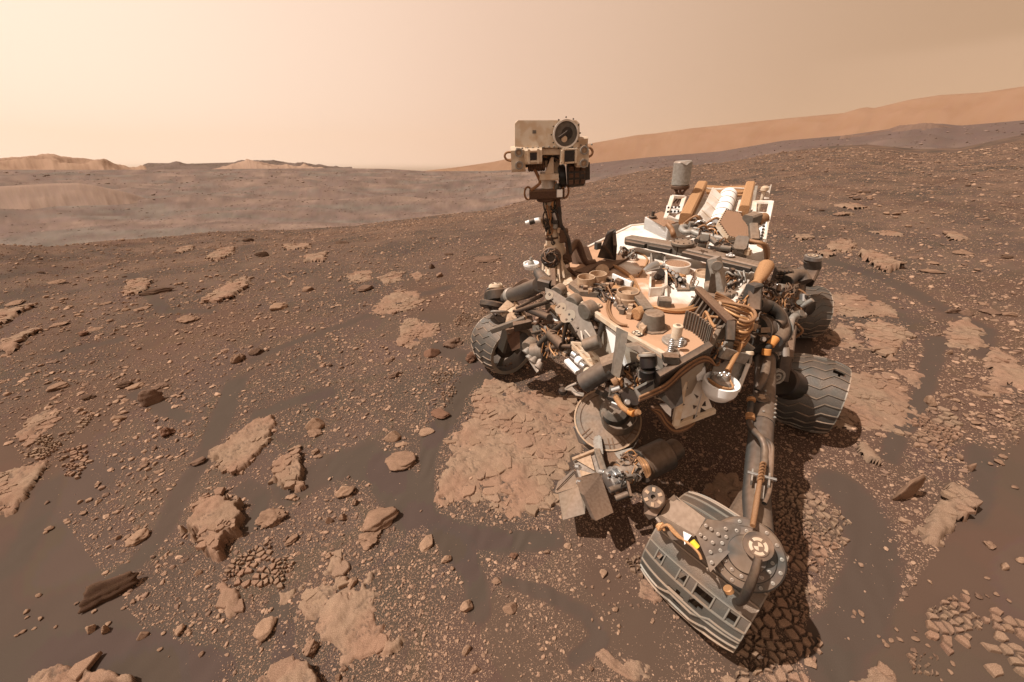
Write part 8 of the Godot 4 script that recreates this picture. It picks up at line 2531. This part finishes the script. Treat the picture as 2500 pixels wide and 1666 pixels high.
func rover_wheels() -> void:
	wheel(Vector3(0.883, 0.24, -1.088), Vector3(0.813, 0.45, -0.762) - Vector3(0.613, 0.45, -1.008), 0.24, 0.41, true, 0.1, "nearest wheel, straight ribbed with rectangular openings and a torn lower edge", [[71, 10, 2.2, 2.6], [74, 14, 1.3, 1.6]], [[22, 3, 6], [22, 8, 12], [22, 14, 18], [22, 20, 22], [19, 3, 5], [19, 9, 11], [19, 13, 17], [19, 20, 22]])
	wheel(Vector3(2.04, 0.25, -2.198), Vector3(2.373, 0.35, -2.345) - Vector3(2.115, 0.35, -2.548), 0.25, 0.33, false, 0.03, "middle wheel with zigzag treads, dented and torn open", [[4, 12, 2.2, 2.4], [92, 19, 2.0, 2.5], [12, 9, 2.2, 3.0], [8, 5, 1.6, 2.0], [16, 12, 2.0, 4.0]], [])
	wheel(Vector3(2.759, 0.25, -3.384), Vector3(2.775, 0.35, -3.113) - Vector3(2.599, 0.35, -3.163), 0.25, 0.34, false, 0.1, "rear wheel behind the torn one, mostly whole", [], [[4, 8, 11], [5, 16, 20]])
	wheel(Vector3(-0.075, 0.25, -3.026), Vector3(0.56, -0.05, 0.83), 0.25, 0.34, false, 0.2, "far front wheel seen into its dark hollow", [], [])
	# drive housing under the elbow that carries the nearest wheel
	one_beam("wheel_leg", Vector3(0.883, 0.24, -1.088), Vector3(1.225, 0.3, -1.401), 0.09, 0.09, "dark")
	one_beam("wheel_leg", Vector3(1.225, 0.3, -1.401), Vector3(1.648, 0.564, -2.152), 0.07, 0.07, "dark")

# small looms, ties and fittings where the rover is densest; each loom one part
func loom(corners: Array, count: int, seed_: int) -> void:
	var rg := RandomNumberGenerator.new()
	rg.seed = seed_
	for k in count:
		var a := rg.randf()
		var b := rg.randf()
		var p: Vector3 = (corners[0] as Vector3).lerp(corners[1], a).lerp((corners[3] as Vector3).lerp(corners[2], a), b)
		var q: Vector3 = (corners[0] as Vector3).lerp(corners[1], rg.randf()).lerp((corners[3] as Vector3).lerp(corners[2], rg.randf()), rg.randf())
		q = p + (q - p).limit_length(0.22)
		var m := MB.new()
		match k % 4:
			0, 1:
				for j in 3:
					var o := Vector3(rg.randf_range(-0.012, 0.012), rg.randf_range(-0.012, 0.012), rg.randf_range(-0.012, 0.012))
					m.cable([p + o, p.lerp(q, 0.35) + o * 2.0 + Vector3(0, rg.randf_range(0.0, 0.035), 0), p.lerp(q, 0.7) - o + Vector3(0, rg.randf_range(-0.02, 0.03), 0), q + o], rg.randf_range(0.003, 0.0055), 6, 4)
				m.ring(p.lerp(q, 0.35), q - p, 0.012, 0.008, 0.006, 8)
				part("wire_loom", m, ["cable", "brown", "copper", "black", "dark"][rg.randi() % 5])
			2:
				m.box(p, Vector3(rg.randf_range(0.02, 0.05), rg.randf_range(0.015, 0.04), rg.randf_range(0.015, 0.035)), Vector3(rg.randf_range(-1, 1), 0, rg.randf_range(-1, 1)))
				m.bolt(p + Vector3(0, 0.02, 0), Vector3.UP, 0.006, 0.008)
				part("fitting", m, ["grey", "dark", "lightgrey", "black", "tan"][rg.randi() % 5])
			3:
				m.cyl(p, p + (q - p).limit_length(rg.randf_range(0.03, 0.07)), rg.randf_range(0.008, 0.018), 12)
				part("connector", m, ["steel", "dark", "grey", "lightgrey"][rg.randi() % 4])

func rover_clutter() -> void:
	loom([Vector3(0.182, 0.77, -2.522), Vector3(0.388, 0.95, -1.995), Vector3(0.38, 0.794, -1.902), Vector3(0.214, 0.635, -2.152)], 46, 301)
	loom([Vector3(1.58, 1.011, -2.358), Vector3(2.212, 0.792, -2.828), Vector3(1.839, 0.595, -2.234), Vector3(1.437, 0.814, -2.003)], 54, 302)
	loom([Vector3(1.183, 1.103, -1.877), Vector3(1.298, 1.121, -1.949), Vector3(1.344, 0.95, -1.907), Vector3(1.118, 1.024, -1.712)], 22, 303)
	loom([Vector3(1.245, 1.274, -2.853), Vector3(1.525, 1.25, -2.615), Vector3(1.498, 1.199, -2.351), Vector3(1.257, 1.195, -2.574)], 40, 304)
	loom([Vector3(0.419, 1.11, -2.255), Vector3(0.763, 1.11, -2.277), Vector3(0.672, 1.11, -1.801), Vector3(0.566, 1.11, -1.856)], 34, 305)
	loom([Vector3(0.969, 1.11, -2.464), Vector3(0.909, 1.11, -2.019), Vector3(1.079, 1.11, -2.112), Vector3(1.189, 1.11, -2.433)], 12, 306)
	loom([Vector3(1.239, 1.11, -2.216), Vector3(1.425, 1.11, -2.258), Vector3(1.19, 1.11, -1.936), Vector3(1.07, 1.11, -1.899)], 18, 307)
	loom([Vector3(0.512, 0.811, -1.683), Vector3(0.62, 0.999, -1.577), Vector3(0.678, 0.951, -1.457), Vector3(0.567, 0.802, -1.505)], 36, 308)
	loom([Vector3(0.596, 1.075, -1.529), Vector3(0.668, 1.058, -1.427), Vector3(0.717, 0.876, -1.437), Vector3(0.603, 0.93, -1.489)], 20, 309)
	loom([Vector3(0.851, 1.067, -1.555), Vector3(1.05, 1.037, -1.659), Vector3(1.024, 0.979, -1.577), Vector3(0.874, 1.016, -1.502)], 22, 310)
	loom([Vector3(0.523, 0.374, -1.575), Vector3(0.796, 0.402, -1.623), Vector3(0.74, 0.337, -1.49), Vector3(0.536, 0.308, -1.42)], 24, 311)
	loom([Vector3(0.384, 1.049, -2.345), Vector3(0.538, 0.998, -2.086), Vector3(0.531, 0.976, -1.933), Vector3(0.416, 1.002, -2.201)], 20, 312)
	loom([Vector3(0.116, 1.803, -2.426), Vector3(0.48, 1.787, -2.388), Vector3(0.467, 1.729, -2.43), Vector3(0.132, 1.726, -2.464)], 20, 313)
	loom([Vector3(0.24, 1.663, -2.453), Vector3(0.345, 1.659, -2.442), Vector3(0.37, 1.279, -2.44), Vector3(0.265, 1.281, -2.451)], 16, 314)
